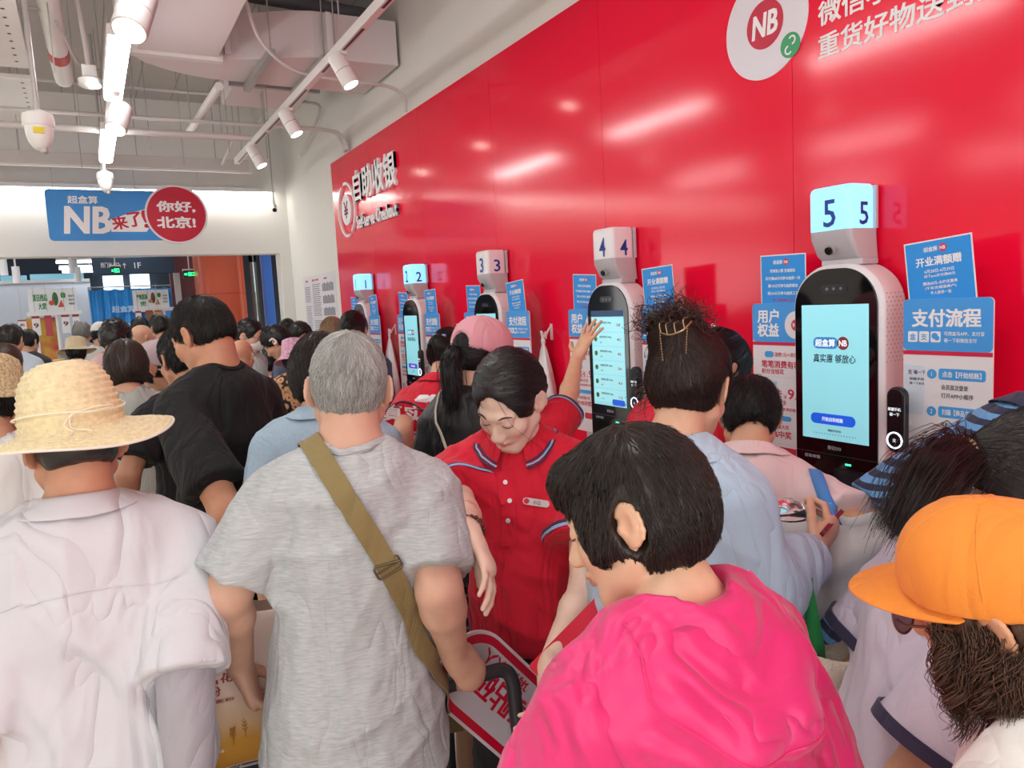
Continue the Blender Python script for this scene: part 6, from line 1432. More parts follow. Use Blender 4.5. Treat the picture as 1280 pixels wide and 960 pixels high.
# ---- blue striped polo beyond the ponytail
STRI = cloth('polo_striped', '#5c9fdc'); nd, lk, bs = nodes(STRI); tc = nd.new('ShaderNodeTexCoord'); sp = nd.new('ShaderNodeSeparateXYZ'); lk(tc.outputs['Object'], sp.inputs[0]); m1 = nd.new('ShaderNodeMath'); m1.operation = 'MULTIPLY'; m1.inputs[1].default_value = 42.; lk(sp.outputs['Z'], m1.inputs[0]); m2 = nd.new('ShaderNodeMath'); m2.operation = 'FRACT'; lk(m1.outputs[0], m2.inputs[0]); m3 = nd.new('ShaderNodeMath'); m3.operation = 'GREATER_THAN'; m3.inputs[1].default_value = .5; lk(m2.outputs[0], m3.inputs[0]); mx = nd.new('ShaderNodeMix'); mx.data_type = 'RGBA'; lk(m3.outputs[0], mx.inputs[0]); mx.inputs[6].default_value = lin('#6aa9e0'); mx.inputs[7].default_value = lin('#22304f'); lk(mx.outputs[2], bs.inputs['Base Color'])
f = Fig('person in a blue and navy striped polo with a navy collar behind the ponytail', (1366, 480), 1.56, 118, lean=35, head=(10, 0, 0), girth=1.08, shoulders=1.0, skin_col='#d9a483')
f.arm(1, target=f.T([.2, .06, .92])); f.arm(-1, target=f.T([-.2, .06, .92])); f.body(); f.top(STRI, ease=.022, sleeve=.85, hem=.82, seed=77, wr=(.003, 20), puff=.012); f.shirt_collar(cloth('collar_navy', '#2c3450'), open_=30, spread=.036); f.hair('#211e1e'); f.bottom(NAVYT)
# ---- red-shirted staff
f = Fig('staff member in red bending over behind the woman in light blue', (895, 464), 2.45, 96, lean=34, head=(16, 0, 0), girth=1.0, shoulders=.95, skin_col='#dcae92')
f.arm(1, target=f.T([.2, .25, 1.0]), pole=(.4, -.6, -.3)); f.arm(-1, target=f.T([-.2, .3, 1.1])); f.body(); f.top(REDC, ease=.022, sleeve=.75, hem=.82, seed=81, puff=.012); f.shirt_collar(REDC, open_=28, spread=.036); f.hair('#120f10', vol=.006, nape=-.09, side=-.05, strands_n=1800, flow=down, m=7, step=.012, lift=.004, jit=.1); f.bottom(DARKT)
f = Fig('staff member in red reaching an arm out to the screen of kiosk number 4', (650, 484), 2.75, 72, lean=6, head=(6, 0, 0), girth=.9, shoulders=.92, skin_col='#e3b18f')
f.arm(1, f.pxl(726, 433, 3.06), pole=(.3, -.2, -1), hand=dict(f=f.pxl(748, 388, 3.10)-f.pxl(726, 433, 3.06), n=(.25, 1, .15), curl=(4, 6, 4), spread=15, thumb=(.45, 1, .0), k=1.12), up=.29, fo=.27); f.arm(-1)
f.body(); f.top(REDC, ease=.022, sleeve=.78, hem=.85, seed=83, puff=.012); f.hair('#141112', vol=.004, nape=-.06)
band(f, 1, .75, NAVYTRIM, .012, .088, 'cuff_stripe', f.topobj, .003); band(f, 1, .71, cloth('trim_sky', '#9fc0f0'), .006, .087, 'cuff_stripe', f.topobj, .003); f.bottom(DARKT)
# ---- black jacket and pink cap, plaid skirt
PLAID = cloth('skirt_plaid', '#3a3c44'); nd, lk, bs = nodes(PLAID); tc = nd.new('ShaderNodeTexCoord'); mxs = []
for ax_, sc_ in (('BANDS', 'X'), ('BANDS', 'Z')):
    wv = nd.new('ShaderNodeTexWave'); wv.bands_direction = sc_; wv.inputs['Scale'].default_value = 9.; lk(tc.outputs['Object'], wv.inputs['Vector']); rp = nd.new('ShaderNodeMapRange'); rp.inputs[1].default_value = .72; rp.inputs[2].default_value = .95; lk(wv.outputs['Fac'], rp.inputs[0]); mxs.append(rp)
ad = nd.new('ShaderNodeMath'); ad.operation = 'ADD'; lk(mxs[0].outputs[0], ad.inputs[0]); lk(mxs[1].outputs[0], ad.inputs[1]); mh = nd.new('ShaderNodeMath'); mh.operation = 'MULTIPLY'; mh.inputs[1].default_value = .38; lk(ad.outputs[0], mh.inputs[0]); mx = nd.new('ShaderNodeMix'); mx.data_type = 'RGBA'; lk(mh.outputs[0], mx.inputs[0]); mx.inputs[6].default_value = lin('#24262e'); mx.inputs[7].default_value = lin('#c9cbd0'); lk(mx.outputs[2], bs.inputs['Base Color'])
f = Fig('woman in a black jacket and pink cap with a black ponytail', (602, 447), 2.42, 68, lean=5, head=(10, 0, 0), girth=.9, shoulders=.9, skin_col='#e3b598')
f.arm(1); f.arm(-1); f.body(); f.top(cloth('jacket_black', '#16171b', .45, sheen=0.05), ease=.03, sleeve=1.92, hem=.86, seed=91, puff=.012, wr=(.005, 20), name='jacket', extra=lambda C, s: [C.cone(s.T(a), s.T(b_), .034, .034, .03) for a, b_ in (((-.08, -.03, 1.45), (0, -.09, 1.44)), ((0, -.09, 1.44), (.08, -.03, 1.45)))])
f.hair('#1a1718', vol=-.006, nape=-.06, hatcut=.075, strands_n=1500, flow=backflow, m=6, step=.011, lift=.002, jit=.1)
cap(f, cloth('cap_pink', '#e0a0ab', .8), tilt=-4, open_back=True, z0=.012)
tl = [f.h((0, -.105, .0)), f.h((0, -.135, -.02)), f.h((.0, -.14, -.07)), f.h((.01, -.13, -.13)), f.h((.01, -.12, -.17))]
Pt = Solid().chain(tl, [.018, .024, .024, .02, .006], .02); V, Q = Pt.mesh(.008); quick_mesh('ponytail', V, Q, hairmat('#131112'), f.hairobj, True, np.ones((len(V), 4)), f.sc)
rg = np.random.RandomState(13); path = np.array(arc(tl, 4)); ps = np.array([path+rg.randn(3)*.011*np.interp(np.linspace(0, 1, len(path)), [0, .3, 1], [.5, 1.4, 1.5])[:, None] for k in range(500)]); V, Q = strands(ps, .0011); quick_mesh('ponytail_strands', V, Q, hairmat('#131112'), f.hairobj, True, np.ones((len(V), 4)), f.sc)
f.strap([f.T((-.10, .1, 1.40)), f.T((-.085, -.06, 1.44)), f.T((-.02, -.15, 1.3)), f.T((.10, -.14, 1.1)), f.T((.17, -.02, .95))], mat('cord_cream', '#e2d6c2', .7), .010, 'bag_cord', off=.004)
f.bottom(PLAID, 'skirt', 'plaid_skirt')
# ---- red staff shirt with slogan
f = Fig('staff member in red with white slogan lettering across the back', (562, 448), 3.25, 56, lean=17, head=(14, 0, 0), girth=1.0, shoulders=.98, skin_col='#dcae92')
f.arm(1); f.arm(-1, f.pxl(508, 580, 3.0), elbow=f.pxl(503, 540, 2.95)); f.body(); f.top(REDC, ease=.024, sleeve=.72, hem=.80, seed=95, puff=.015, wr=(.003, 20))
f.shirt_collar(REDC, open_=28, spread=.036)
f.hair('#1d1a1b', vol=.004, nape=-.06, extra=(('e', (0, -.105, .015), (.048, .042, .045), .01),), strands_n=1500, flow=backflow, m=6, step=.011, lift=.002, jit=.12)
MB().tube([f.h((-.03, -.12, .055))*f.sc, f.h((.035, -.12, .05))*f.sc], .006, 8).build('hair_clip', mat('clip_blue', '#8f9fd8', .4), f.hairobj, True)
L = Lettering(); L.put('真实惠', 0, .045, .068, .23, 'C', bold=.03, shear=.12); L.put('够放心', -.005, -.045, .068, .23, 'C', bold=.03, shear=.12)
f.print_on((L.v, L.f), f.T((-.01, -.16, 1.245)), f.Rt @ np.array([1., 0, 0]), f.Rt @ np.array([0, 0, 1.]), WL, 'back_lettering', f.topobj)
L = Lettering(); L.prism(rrect(-.045, -.016, .02, .018, .016), -.001, .0).prism(circ(.035, .0, .02, 20), -.001, .0); f.print_on((L.v, L.f), f.T((.0, -.16, 1.365)), f.Rt @ np.array([1., 0, 0]), f.Rt @ np.array([0, 0, 1.]), WL, 'back_logo', f.topobj)
b = band(f, -1, .68, NAVYTRIM, .012, .088, 'cuff_stripe', f.topobj, .003); f.bottom(DARKT)
# ---- blue knit woman beside the grey-haired man
f = Fig('woman in a light blue knitted polo with short dark hair beside the grey-haired man', (404, 471), 2.28, 24, lean=6, head=(12, -10, 0), girth=.98, shoulders=.94, skin_col='#dfae90')
f.arm(1); f.arm(-1); f.body(); f.top(cloth('knit_blue', '#a9c2d6', .9, bump=.5, bscale=120, stretch=(2.5, 2.5, .3)), ease=.024, sleeve=.8, hem=.82, seed=101, puff=.012, wr=(.004, 24)); f.shirt_collar(cloth('knit_blue', '#a9c2d6'), open_=30, spread=.036)
f.hair('#241a17', vol=.008, nape=-.088, side=-.045, strands_n=3200, flow=down, m=8, step=.012, lift=.003, jit=.14); f.bottom(GREYT)

# ================================================================== the queue towards the doorway
def crowd(label, px, d, hd, top, hair='short', hat=None, hc='#171414', skin_='#d8a486', lean=4, head=(12, 0, 0), sleeve=.75, girth=1., sh=.95, legs=None, **k):
    f = Fig(label, px, d, hd, lean=lean, head=head, girth=girth, shoulders=sh, skin_col=skin_, hs=k.get('hs', 1.))
    for sd in (1, -1):
        if sd in k.get('arms', {}): f.arm(sd, **k['arms'][sd])
        else: f.arm(sd)
    f.body(detail=d < 6); f.top(top, ease=.024, sleeve=sleeve, hem=.82, seed=int(px[0]) % 97, puff=.01, wr=(.003, 18))
    if hair == 'short': f.hair(hc, vol=.002 if hat is None else -.002, nape=-.056, hatcut=hat, strands_n=700, flow=whorl((0, -.06, .118)), m=5, step=.011, lift=.008, jit=.3, r0=.0013, bumpy=.002)
    elif hair == 'bob': f.hair(hc, vol=.012 if hat is None else .004, nape=-.085, side=-.045, hatcut=hat, strands_n=900, flow=down, m=7, step=.013, lift=.004, jit=.12, r0=.0013)
    elif hair == 'bun': f.hair(hc, vol=.004, nape=-.06, extra=(('e', (0, -.108, .02), (.045, .04, .042), .012),), strands_n=600, flow=backflow, m=6, step=.012, lift=.002, jit=.1, r0=.0013)
    elif hair == 'long': f.hair(hc, vol=.010, nape=-.20, side=-.06, extra=(('c', (0, -.07, -.03), (0, -.085, -.19), .062, .05, .03),), strands_n=800, flow=down, m=9, step=.014, lift=.003, jit=.08, r0=.0013)
    elif hair == 'curly':
        f.hair(hc, vol=.022, nape=-.08, side=-.05, bumpy=.006); rg = np.random.RandomState(3); n = 260; q = rg.randn(n, 3); q /= np.linalg.norm(q, axis=1, keepdims=True); q = q[(q[:, 1] < .45) & (q[:, 2] > -.5)]; curls(f, q*[.085, .105, .10]+[0, -.014, .036], q+rg.randn(len(q), 3)*.4, .03, .009, 1.2, hc, f.hairobj, .0016, 14, rg=rg)
    f.bottom(legs or [DARKT, NAVYT, GREYT, KHAKI][int(px[0]) % 4]); return f
C_ = cloth
f = crowd('woman in a pink speckled bucket hat and dark floral blouse', (368, 450), 5.1, 8, C_('blouse_floral', '#2a1f1e', var=1., vscale=45, col2='#c9704a'), 'bob', lean=6, hat=.04)
nd, lk, bs = nodes(_M['blouse_floral']); vo = nd.new('ShaderNodeTexVoronoi'); vo.inputs['Scale'].default_value = 26.; tc = nd.new('ShaderNodeTexCoord'); lk(tc.outputs['Object'], vo.inputs['Vector']); rp = nd.new('ShaderNodeValToRGB'); e_ = rp.color_ramp.elements; e_[0].position = .0; e_[0].color = lin('#b5412f'); e_[1].position = .62; e_[1].color = lin('#1d1617'); q = e_.new(.22); q.color = lin('#e2b98a'); q = e_.new(.45); q.color = lin('#d9a070'); rp.color_ramp.interpolation = 'CONSTANT'; lk(vo.outputs['Distance'], rp.inputs[0]); lk(rp.outputs[0], bs.inputs['Base Color'])
brim_hat(f, [(.02, .125), (.06, .122), (.082, .112), (.092, .07), (.097, .02), (.101, .0), (.118, -.022), (.140, -.045), (.150, -.055)], C_('bucket_pink', '#c97fa4', var=.6, vscale=90, col2='#f0c8da'), 'bucket_hat', (4, 0), .006, 48, z=.035)
f = crowd('woman in a white face mask and glasses wearing a pale green blouse', (313, 420), 5.7, 128, C_('blouse_mint', '#cfe6de'), 'bun', head=(10, -6, 0), sleeve=1.5, skin_='#e0b196')
M_ = Solid(); M_.ell(f.h((0, .055, -.052)), np.array([.06, .056, .05])*f.hs, .02, R=f.Rh); M_.cone(f.h((0, .10, -.036)), f.h((0, .10, -.07)), .020, .018, .02); M_.plane(f.h((0, .03, 0)), f.Rh @ np.array([0, -1., 0]), .004); V, Q = M_.mesh(.007); mk = quick_mesh('face_mask', V, Q, C_('mask_white', '#f3ece8'), f.root, True, None, f.sc)
b = MB()
for sd in (1, -1): b.tube(arc([f.h(p)*f.sc for p in ((sd*.058, .045, -.03), (sd*.082, -.012, .012), (sd*.084, -.03, -.02), (sd*.06, .03, -.07))], 4), .002, 5)
b.build('ear_loop', WHITE2, mk, True); b = MB()
for sd in (1, -1): b.tube([f.h((sd*.034+.024*math.cos(q), .108, .006+.018*math.sin(q)))*f.sc for q in np.linspace(0, 6.283, 18)], .0018, 5); b.tube([f.h(p)*f.sc for p in ((sd*.058, .106, .01), (sd*.082, -.01, .004))], .0018, 5)
b.tube([f.h((-.01, .109, .01))*f.sc, f.h((.01, .109, .01))*f.sc], .0018, 5); b.build('glasses', mat('glasses_dark', '#4a3a38', .3), f.root, True)
f = crowd('man with an earbud looking down at his hands, dark blue shirt', (346, 428), 5.45, -62, C_('shirt_slate', '#4f5b74'), 'short', head=(30, 0, 0), lean=10, sleeve=1.5)
o = MB().tube(arc([f.h(p)*f.sc for p in ((-.086, .012, .03), (-.09, -.02, .025), (-.092, -.024, -.01), (-.088, .0, -.012))], 4), .006, 8).build('earbud', WHITE2, f.root, True)
f = crowd('person in a pale pink top between the masked woman and the man with the earbud', (337, 458), 6.9, 10, C_('top_palepink', '#efdde0'), 'bob', hs=.95)
f = crowd('person with short straight bobbed brown hair in a grey shirt', (158, 460), 3.55, 6, C_('shirt_greygreen', '#b5bcb4'), 'bob', hc='#3a2a22', head=(6, 8, 0), skin_='#e3b08e', sh=.85, girth=.85)
f = crowd('woman in a beige wide-brimmed sun hat near the crates', (96, 440), 7.0, 6, C_('top_black_white', '#6a6a6c', var=1., vscale=30, col2='#e8e6e2'), 'bob', hat=.04)
brim_hat(f, [(.02, .115), (.06, .112), (.085, .10), (.095, .06), (.10, .02), (.104, .0), (.13, -.012), (.165, -.03), (.175, -.034)], C_('sunhat_beige', '#dccaa4'), 'sun_hat', (3, -3), .008, 48, z=.035)
f = crowd('person in a pale mauve cap with a wide peak and a mint top', (200, 458), 3.9, 150, C_('top_mint', '#bfe6d2'), 'bob', head=(14, 40, 0), hs=1.05, hat=.04)
cap(f, C_('cap_mauve', '#c9b6bb'), z0=.014, brimlen=.10, big=1.05)
f = crowd('bald man looking to the side in front of the brown fruit stall', (178, 424), 6.5, 60, C_('tee_navy', '#2b3350'), 'bald', hc='#8a7a70', skin_='#e2b393')
f = crowd('woman with curly black hair in a pale pink top', (146, 423), 5.8, 40, C_('top_rose', '#e0b6b4'), 'curly', hc='#131112')
f = crowd('man with black hair in a navy shirt near the second stall', (200, 411), 7.2, -20, C_('tee_navy', '#2b3350'), 'short')
f = crowd('man with short black hair farthest back by the brown fruit stall', (176, 412), 8.4, 20, C_('tee_dark', '#34363d'), 'short')
f = crowd('man in a light blue shirt at the edge of the crowd', (15, 425), 6.4, 20, C_('shirt_paleblue', '#c5d3e2'), 'short', hc='#2a2523')
f = crowd('man in a dark top behind the man in light blue', (36, 428), 7.6, 30, C_('tee_dark', '#34363d'), 'short')
f = crowd('woman with brown hair and a tan knitted vest at the edge', (6, 458), 4.2, 40, C_('vest_tan', '#b08c5a', bump=.5, bscale=90), 'bun', hc='#4a3226', skin_='#e3b08e')
f = crowd('grey-haired man behind the woman in the beige hat', (103, 418), 8.2, 15, C_('shirt_check', '#8f98a6'), 'short', hc='#8f8c88')
f = crowd('person in a white cap far back by the blue banner', (126, 419), 7.6, 10, C_('shirt_white2', '#e6e4e2'), 'short', hat=.04); cap(f, C_('cap_white', '#eceae8'))
f = crowd('person in a tan sun hat beside the grey-haired man', (119, 427), 8.7, 20, C_('tee_dark', '#34363d'), 'short', hat=.04)
brim_hat(f, [(.02, .115), (.06, .112), (.085, .10), (.095, .06), (.10, .02), (.104, .0), (.13, -.012), (.155, -.03)], C_('sunhat_tan', '#cdb68c'), 'sun_hat', (3, 0), .006, 40, z=.035)
f = crowd('person with dark hair looking to kiosk number 1', (443, 415), 4.75, 40, C_('top_dark_blue', '#3b4560'), 'bun', head=(8, 0, 0))
f = crowd('person with light brown hair near the notice poster', (416, 418), 5.9, 20, C_('top_beige', '#cdbb9a'), 'bob', hc='#9a7a58')
f = crowd('woman with dark hair below the notice poster', (376, 422), 6.3, 170, C_('top_dark2', '#4a4450'), 'bob', hc='#1d1614')
f = crowd('person with dark hair tied with a clip by the doorway jamb', (360, 415), 7.3, 10, C_('top_dark3', '#3d4a44'), 'bun')
f = crowd('bald man just behind the tall man in black', (303, 446), 4.6, 30, C_('shirt_check', '#8f98a6'), 'bald', hc='#8a7a70', skin_='#d99e80', hs=.9)
f = crowd('person in a woven straw hat at the left edge of the photo', (-8, 505), 2.35, 10, C_('shirt_white2', '#e6e4e2'), 'short', hat=.04)
brim_hat(f, [(.02, .125), (.06, .122), (.085, .105), (.098, .06), (.105, .01), (.108, -.005), (.125, -.02), (.135, -.028)], mat('straw_woven', '#cdb58a', .7, var=.4, vscale=120, bump=.8, bscale=160), 'straw_hat', (3, 0), .004, 48, z=.035)
f = crowd('person in a pale shirt behind the straw hat man', (44, 498), 3.9, 5, C_('shirt_white3', '#e9e4e6'), 'short', hc='#8f8c88', hs=.92)
# ================================================================== bags, trolleys and things held
def pillow(w, h, d, n=22, seed=1, amp=.006, fx=4., fy=1.6, top=.0):
    """soft filled bag, local X width, Z height from 0, Y depth"""
    rg = np.random.RandomState(seed); ph = rg.rand(6)*6.28; V = []; F = []
    for sgn in (-1, 1):
        for i in range(n+1):
            for j in range(n+1):
                u, v = 2*i/n-1, 2*j/n-1; t = max(0, (1-abs(u)**fx))**.5*max(0, (1-abs(v if v < 0 else v*(1-top))**fx))**.5
                wv_ = amp*t*(math.sin(5*u+3*v+ph[0])+.7*math.sin(9*v-4*u+ph[1])+.5*math.sin(13*u+ph[2]))
                V.append((u*w/2*(1-.04*v*v), sgn*(d/2*t+wv_*.5), (v+1)/2*h+.008*math.sin(6*u+ph[3])*(j == n)))
    N_ = (n+1)**2
    for s_ in (0, 1):
        for i in range(n):
            for j in range(n):
                a = s_*N_+i*(n+1)+j; q = (a, a+n+1, a+n+2, a+1); F.append(q if s_ == 0 else q[::-1])
    return V, F
TRB = mat('trolley_black', '#2f2f34', .45)
# gripped trolley with the placard on its front
hl, hr = at(548, 960, 1.52), at(648, 960, 1.62)
t = empty('shopping_trolley', ((hl[0]+hr[0])/2, (hl[1]+hr[1])/2, 0), 0, 'shopping trolley with a thick dark grey handle gripped by the grey-haired man', 'trolley')
O = np.array([(hl[0]+hr[0])/2, (hl[1]+hr[1])/2, 0]); W = lambda x, y, d: at(x, y, d)-O
path = [hl-O+[0, 0, -.25], hl-O]+arc([W(543, 925, 1.53), W(539, 890, 1.55), W(552, 862, 1.57), W(580, 851, 1.585), W(608, 842, 1.60), W(628, 838, 1.615), W(640, 850, 1.62), W(645, 890, 1.62)], 6)+[W(650, 930, 1.62), hr-O, hr-O+[0, 0, -.25]]
MB().tube(path, .0155, 16).build('handle', TRB, t, True, autos=60)
dirx = N3([hr[0]-hl[0], hr[1]-hl[1], 0]); fw = np.array([-dirx[1], dirx[0], 0]); c0 = (hl+hr)/2-O; c0[2] = 0
def q(a, b_, z): return tuple(c0+dirx*a+fw*b_+[0, 0, z])
def gbox(mb, a0, a1, b0, b1, z0, z1): return mb.add([q(a, b_, z) for z in (z0, z1) for a, b_ in ((a0, b0), (a1, b0), (a1, b1), (a0, b1))], [(0, 3, 2, 1), (4, 5, 6, 7), (0, 1, 5, 4), (1, 2, 6, 5), (2, 3, 7, 6), (3, 0, 4, 7)])
b = MB(); gbox(b, -.13, .13, -.02, .30, .16, .19); [gbox(b, x, x+.02, -.02, .0, .16, .62) for x in (-.12, .10)]; b.build('chassis', TRB, t)
b = MB(); gbox(b, -.12, .12, .03, .30, .19, .20); gbox(b, -.12, .12, .03, .04, .20, .44); gbox(b, -.12, .12, .29, .30, .20, .44); gbox(b, -.12, -.11, .04, .29, .20, .44); gbox(b, .11, .12, .04, .29, .20, .44); b.build('basket', BLACK, t)
for a in (-.11, .11):
    for bb in (.02, .27):
        p = np.array(q(a, bb, .065)); MB().tube([p-dirx*.014, p+dirx*.014], .06, 20).build('wheel', DGREY, t, True); MB().tube([tuple(p), tuple(p+[0, 0, .10])], .012, 8).build('wheel_fork', GREY, t)
# placard: short bar from the trolley carries it
pc = at(620, 868, 1.68); U = N3(at(572, 822, 1.64)-at(668, 908, 1.74)); vw = N3(np.array([0, 0, EYE])-pc); nn = N3(vw-U*vw.dot(U)+np.array([0, 0, .1])); nn = N3(nn-U*nn.dot(U)); Vv = np.cross(nn, U)
def pl(a, b_, c=0.): return tuple(pc+U*a+Vv*b_+nn*c)
t = empty('placard', pc, 0, 'white placard with a red border and upside-down red writing behind the trolley handle', 'placard')
def plate(name, pts, c0_, c1_, m):
    k = len(pts); V = [np.array(pl(a, b_, c0_))-pc for a, b_ in pts]+[np.array(pl(a, b_, c1_))-pc for a, b_ in pts]; return mesh_obj(name, V, [tuple(range(k-1, -1, -1)), tuple(range(k, 2*k))]+[(i, (i+1) % k, (i+1) % k+k, i+k) for i in range(k)], m, t)
def plout(g): return rrect(-.20+g, -.096+g, .165-g, .096-g, .085-g*.7, 10)
plate('board', plout(0), -.006, 0, mat('placard_white', '#ece6ec', .45)); plate('red_border', plout(.007), .0001, .001, RED); plate('inner_field', plout(.024), .0011, .002, mat('placard_field', '#d9d3dc', .45))
L = Lettering(); L.put('请贴码', .095, -.012, .062, .20, 'R', bold=.03); L.put('请排队人', .11, -.062, .032, .15, 'R', bold=.02)
mesh_obj('lettering', [np.array(pl(-.02+v[0]*-1+.0, -(-v[2])*-1, .0024-v[1]))-pc if False else np.array(pl(v[0]-.02, v[2]+.012, .0024-v[1]))-pc for v in L.v], L.f, RED, t)
MB().tube([np.array(pl(-.17, .0, -.008))-pc, np.array(pl(-.17, .0, -.03))-pc, np.array([pl(-.17, 0, -.03)[0], pl(-.17, 0, -.03)[1], 0])-pc], .012, 10).tube([(pl(-.17, 0, 0)[0]-pc[0], pl(-.17, 0, 0)[1]-pc[1], -pc[2]), (pl(-.17, 0, 0)[0]-pc[0], pl(-.17, 0, 0)[1]-pc[1], -pc[2]+.02)], [.11, .10], 24).build('stand', BLACK, t, True)
# red folder board at the girl's hip
pr = at(742, 842, 1.50); Ur = N3(at(700, 880, 1.47)-at(772, 802, 1.55)); vw = N3(np.array([0, 0, EYE])-pr); nr = N3(vw-Ur*vw.dot(Ur)); Vr = np.cross(nr, Ur)
V = [Ur*a+Vr*b_+nr*c for c in (-.004, .0) for a, b_ in rrect(-.13, -.10, .085, .036, .008)]; k = len(V)//2
t = empty('red_folder', pr, 0, 'flat red folder board held in the staff woman\'s lowered hand', 'folder'); mesh_obj('cover', V, [tuple(range(k-1, -1, -1)), tuple(range(k, 2*k))]+[(i, (i+1) % k, (i+1) % k+k, i+k) for i in range(k)], RED, t)
b = MB().tube([Ur*-.128+Vr*.033+nr*.0008, Ur*.083+Vr*.033+nr*.0008], .0012, 6); b.build('edge_line', WHITE2, t)
# crossbody bag of the grey-haired man
G = GREYMAN; pts = [G.local(at(372, 524, 1.50)), G.hit(394, 560), G.hit(432, 622), G.hit(480, 700), G.hit(510, 762), G.hit(526, 810), G.T((.205, .02, .90)), G.T((.17, .13, .88))]
t = empty('shoulder_bag', G.base, G.rz, 'shoulder bag on an olive webbing strap across the grey t-shirt', 'bag')
st = G.strap(pts, OLIVE, .040, 'strap', off=.004, th=.0025, n=70, parent=t)
SP, SN = G.last; k_ = int(np.argmin(np.linalg.norm(SP-G.hit(484, 704), axis=1))); nb = SN[k_]; P = SP[k_]+nb*.006; d_ = N3(SP[k_+2]-SP[k_-2]); d_ = N3(d_-nb*nb.dot(d_)); w_ = np.cross(nb, d_)
MB().tube([(P+w_*a+d_*b_)*G.sc for a, b_ in rrect(-.025, -.013, .025, .013, .006)]+[(P+w_*.025)*G.sc], .0022, 8).tube([(P-w_*.025)*G.sc, (P+w_*.025)*G.sc], .0018, 6).build('buckle', mat('buckle_bronze', '#6b5a45', .3, metal=.8), t, True)
V, F = pillow(.24, .2, .07, 16, 4); o = mesh_obj('pouch', np.array(V)+(G.T((.13, .19, .74))*G.sc), F, OLIVE, t, True)
# black basket trolley with pierced sides
p = at(522, 858, 2.03); z0 = p[2]; t = empty('basket_trolley', (p[0], p[1], 0), -R_(17), 'black pierced plastic basket on wheels beside the plaid skirt', 'basket')
b = MB(); xw, yw, hh = .085, .13, .30
for zz in np.linspace(z0, z0+hh-.035, 5): b.box((-xw, -yw, zz), (xw, -yw+.006, zz+.035)); b.box((-xw, yw-.006, zz), (xw, yw, zz+.035)); b.box((-xw, -yw, zz), (-xw+.006, yw, zz+.035)); b.box((xw-.006, -yw, zz), (xw, yw, zz+.035))
for x in np.linspace(-xw, xw-.022, 6): b.box((x, -yw+.0005, z0), (x+.022, -yw+.0065, z0+hh)); b.box((x, yw-.006, z0), (x+.022, yw, z0+hh))
for y in np.linspace(-yw, yw-.02, 8): b.box((-xw+.0005, y, z0), (-xw+.0065, y+.02, z0+hh)); b.box((xw-.006, y, z0), (xw, y+.02, z0+hh))
b.box((-xw, -yw, z0), (xw, yw, z0+.008)); b.box((-xw-.012, -yw-.012, z0+hh-.02), (xw+.012, -yw+.008, z0+hh)); b.box((-xw-.012, yw-.008, z0+hh-.02), (xw+.012, yw+.012, z0+hh)); b.build('basket', BLACK, t)
b = MB(); [b.tube([(x, y, z0), (x, y, .05)], .01, 8) for x in (-.07, .07) for y in (-.1, .1)]; b.build('leg_frame', DGREY, t)
for x in (-.07, .07):
    for y in (-.1, .1): MB().tube([(x-.01, y, .03), (x+.01, y, .03)], .03, 14).build('wheel', DGREY, t, True)
for k, (x, y, c, lab) in enumerate(((-.045, -.06, '#e9d9b8', 'pale carton inside the black basket'), (.035, -.05, '#5b9bd6', 'blue carton inside the black basket'), (-.01, .05, '#d9a070', 'orange carton at the back of the black basket'))):
    o = MB().box((-.022, -.022, 0), (.022, .022, .16)).box((-.012, -.012, .16), (.012, .012, .175)).build('carton', mat('carton_'+c.strip('#'), c, .5), None, bevel=.003); o.rotation_euler = (0, 0, -R_(17)); cs, sn = math.cos(-R_(17)), math.sin(-R_(17)); o.location = (p[0]+x*cs-y*sn, p[1]+x*sn+y*cs, z0+.0085); tag(o, lab, 'carton', 'cartons in the black basket')
# flour bag in a second trolley
p = at(290, 955, 1.70); t = empty('flour_bag', p, -R_(8), 'cream and golden flour sack printed with wheat ears between the two men', 'sack')
V, F = pillow(.34, .36, .13, 30, 9, .008, top=.1); FL = mat('sack_print', '#f3dccb', .45); nd, lk, bs = nodes(FL)
tc = nd.new('ShaderNodeTexCoord'); sp = nd.new('ShaderNodeSeparateXYZ'); lk(tc.outputs['Object'], sp.inputs[0]); rp = nd.new('ShaderNodeValToRGB'); mr = nd.new('ShaderNodeMapRange'); mr.inputs[1].default_value = 0; mr.inputs[2].default_value = .36; lk(sp.outputs['Z'], mr.inputs[0]); lk(mr.outputs[0], rp.inputs[0]); e_ = rp.color_ramp.elements
e_[0].position = .0; e_[0].color = lin('#e8d6c4'); e_[1].position = .62; e_[1].color = lin('#f3dcd0')
for pos, c in ((.045, '#e8d6c4'), (.05, '#d9952f'), (.24, '#e0a23f'), (.36, '#efc9a0')): q_ = e_.new(pos); q_.color = lin(c)
lk(rp.outputs[0], bs.inputs['Base Color']); mesh_obj('sack', V, F, FL, t, True)
b = MB()
for x, z_, s_ in ((-.06, .085, 1.), (-.02, .08, .8), (.035, .09, 1.1), (.08, .08, .9), (.01, .078, .6), (-.09, .078, .7)):
    yy = -.064; b.tube([(x, yy, z_), (x+.002, yy, z_+.045*s_)], .0008, 4)
    for q_ in range(5):
        for sg in (-1, 1): b.tube([(x, yy, z_+.015+.008*q_*s_), (x+sg*.006, yy, z_+.022+.008*q_*s_)], [.0016, .0006], 5)
b.build('wheat_print', mat('wheat_brown', '#c98d45', .6), t)
L = Lettering(); L.put('雪花', -.03, .235, .022, .05, y=-.068, bold=.03); L.put('粉', -.03, .208, .022, .024, y=-.068, bold=.03); L.put('小麦粉', -.04, .185, .008, .06, y=-.068); L.build('red_lettering', mat('sack_red', '#b0444a', .6), t)
Lettering().put('净含量:5kg', -.08, .065, .010, .07, y=-.067, rot=8).build('white_lettering', WL, t)
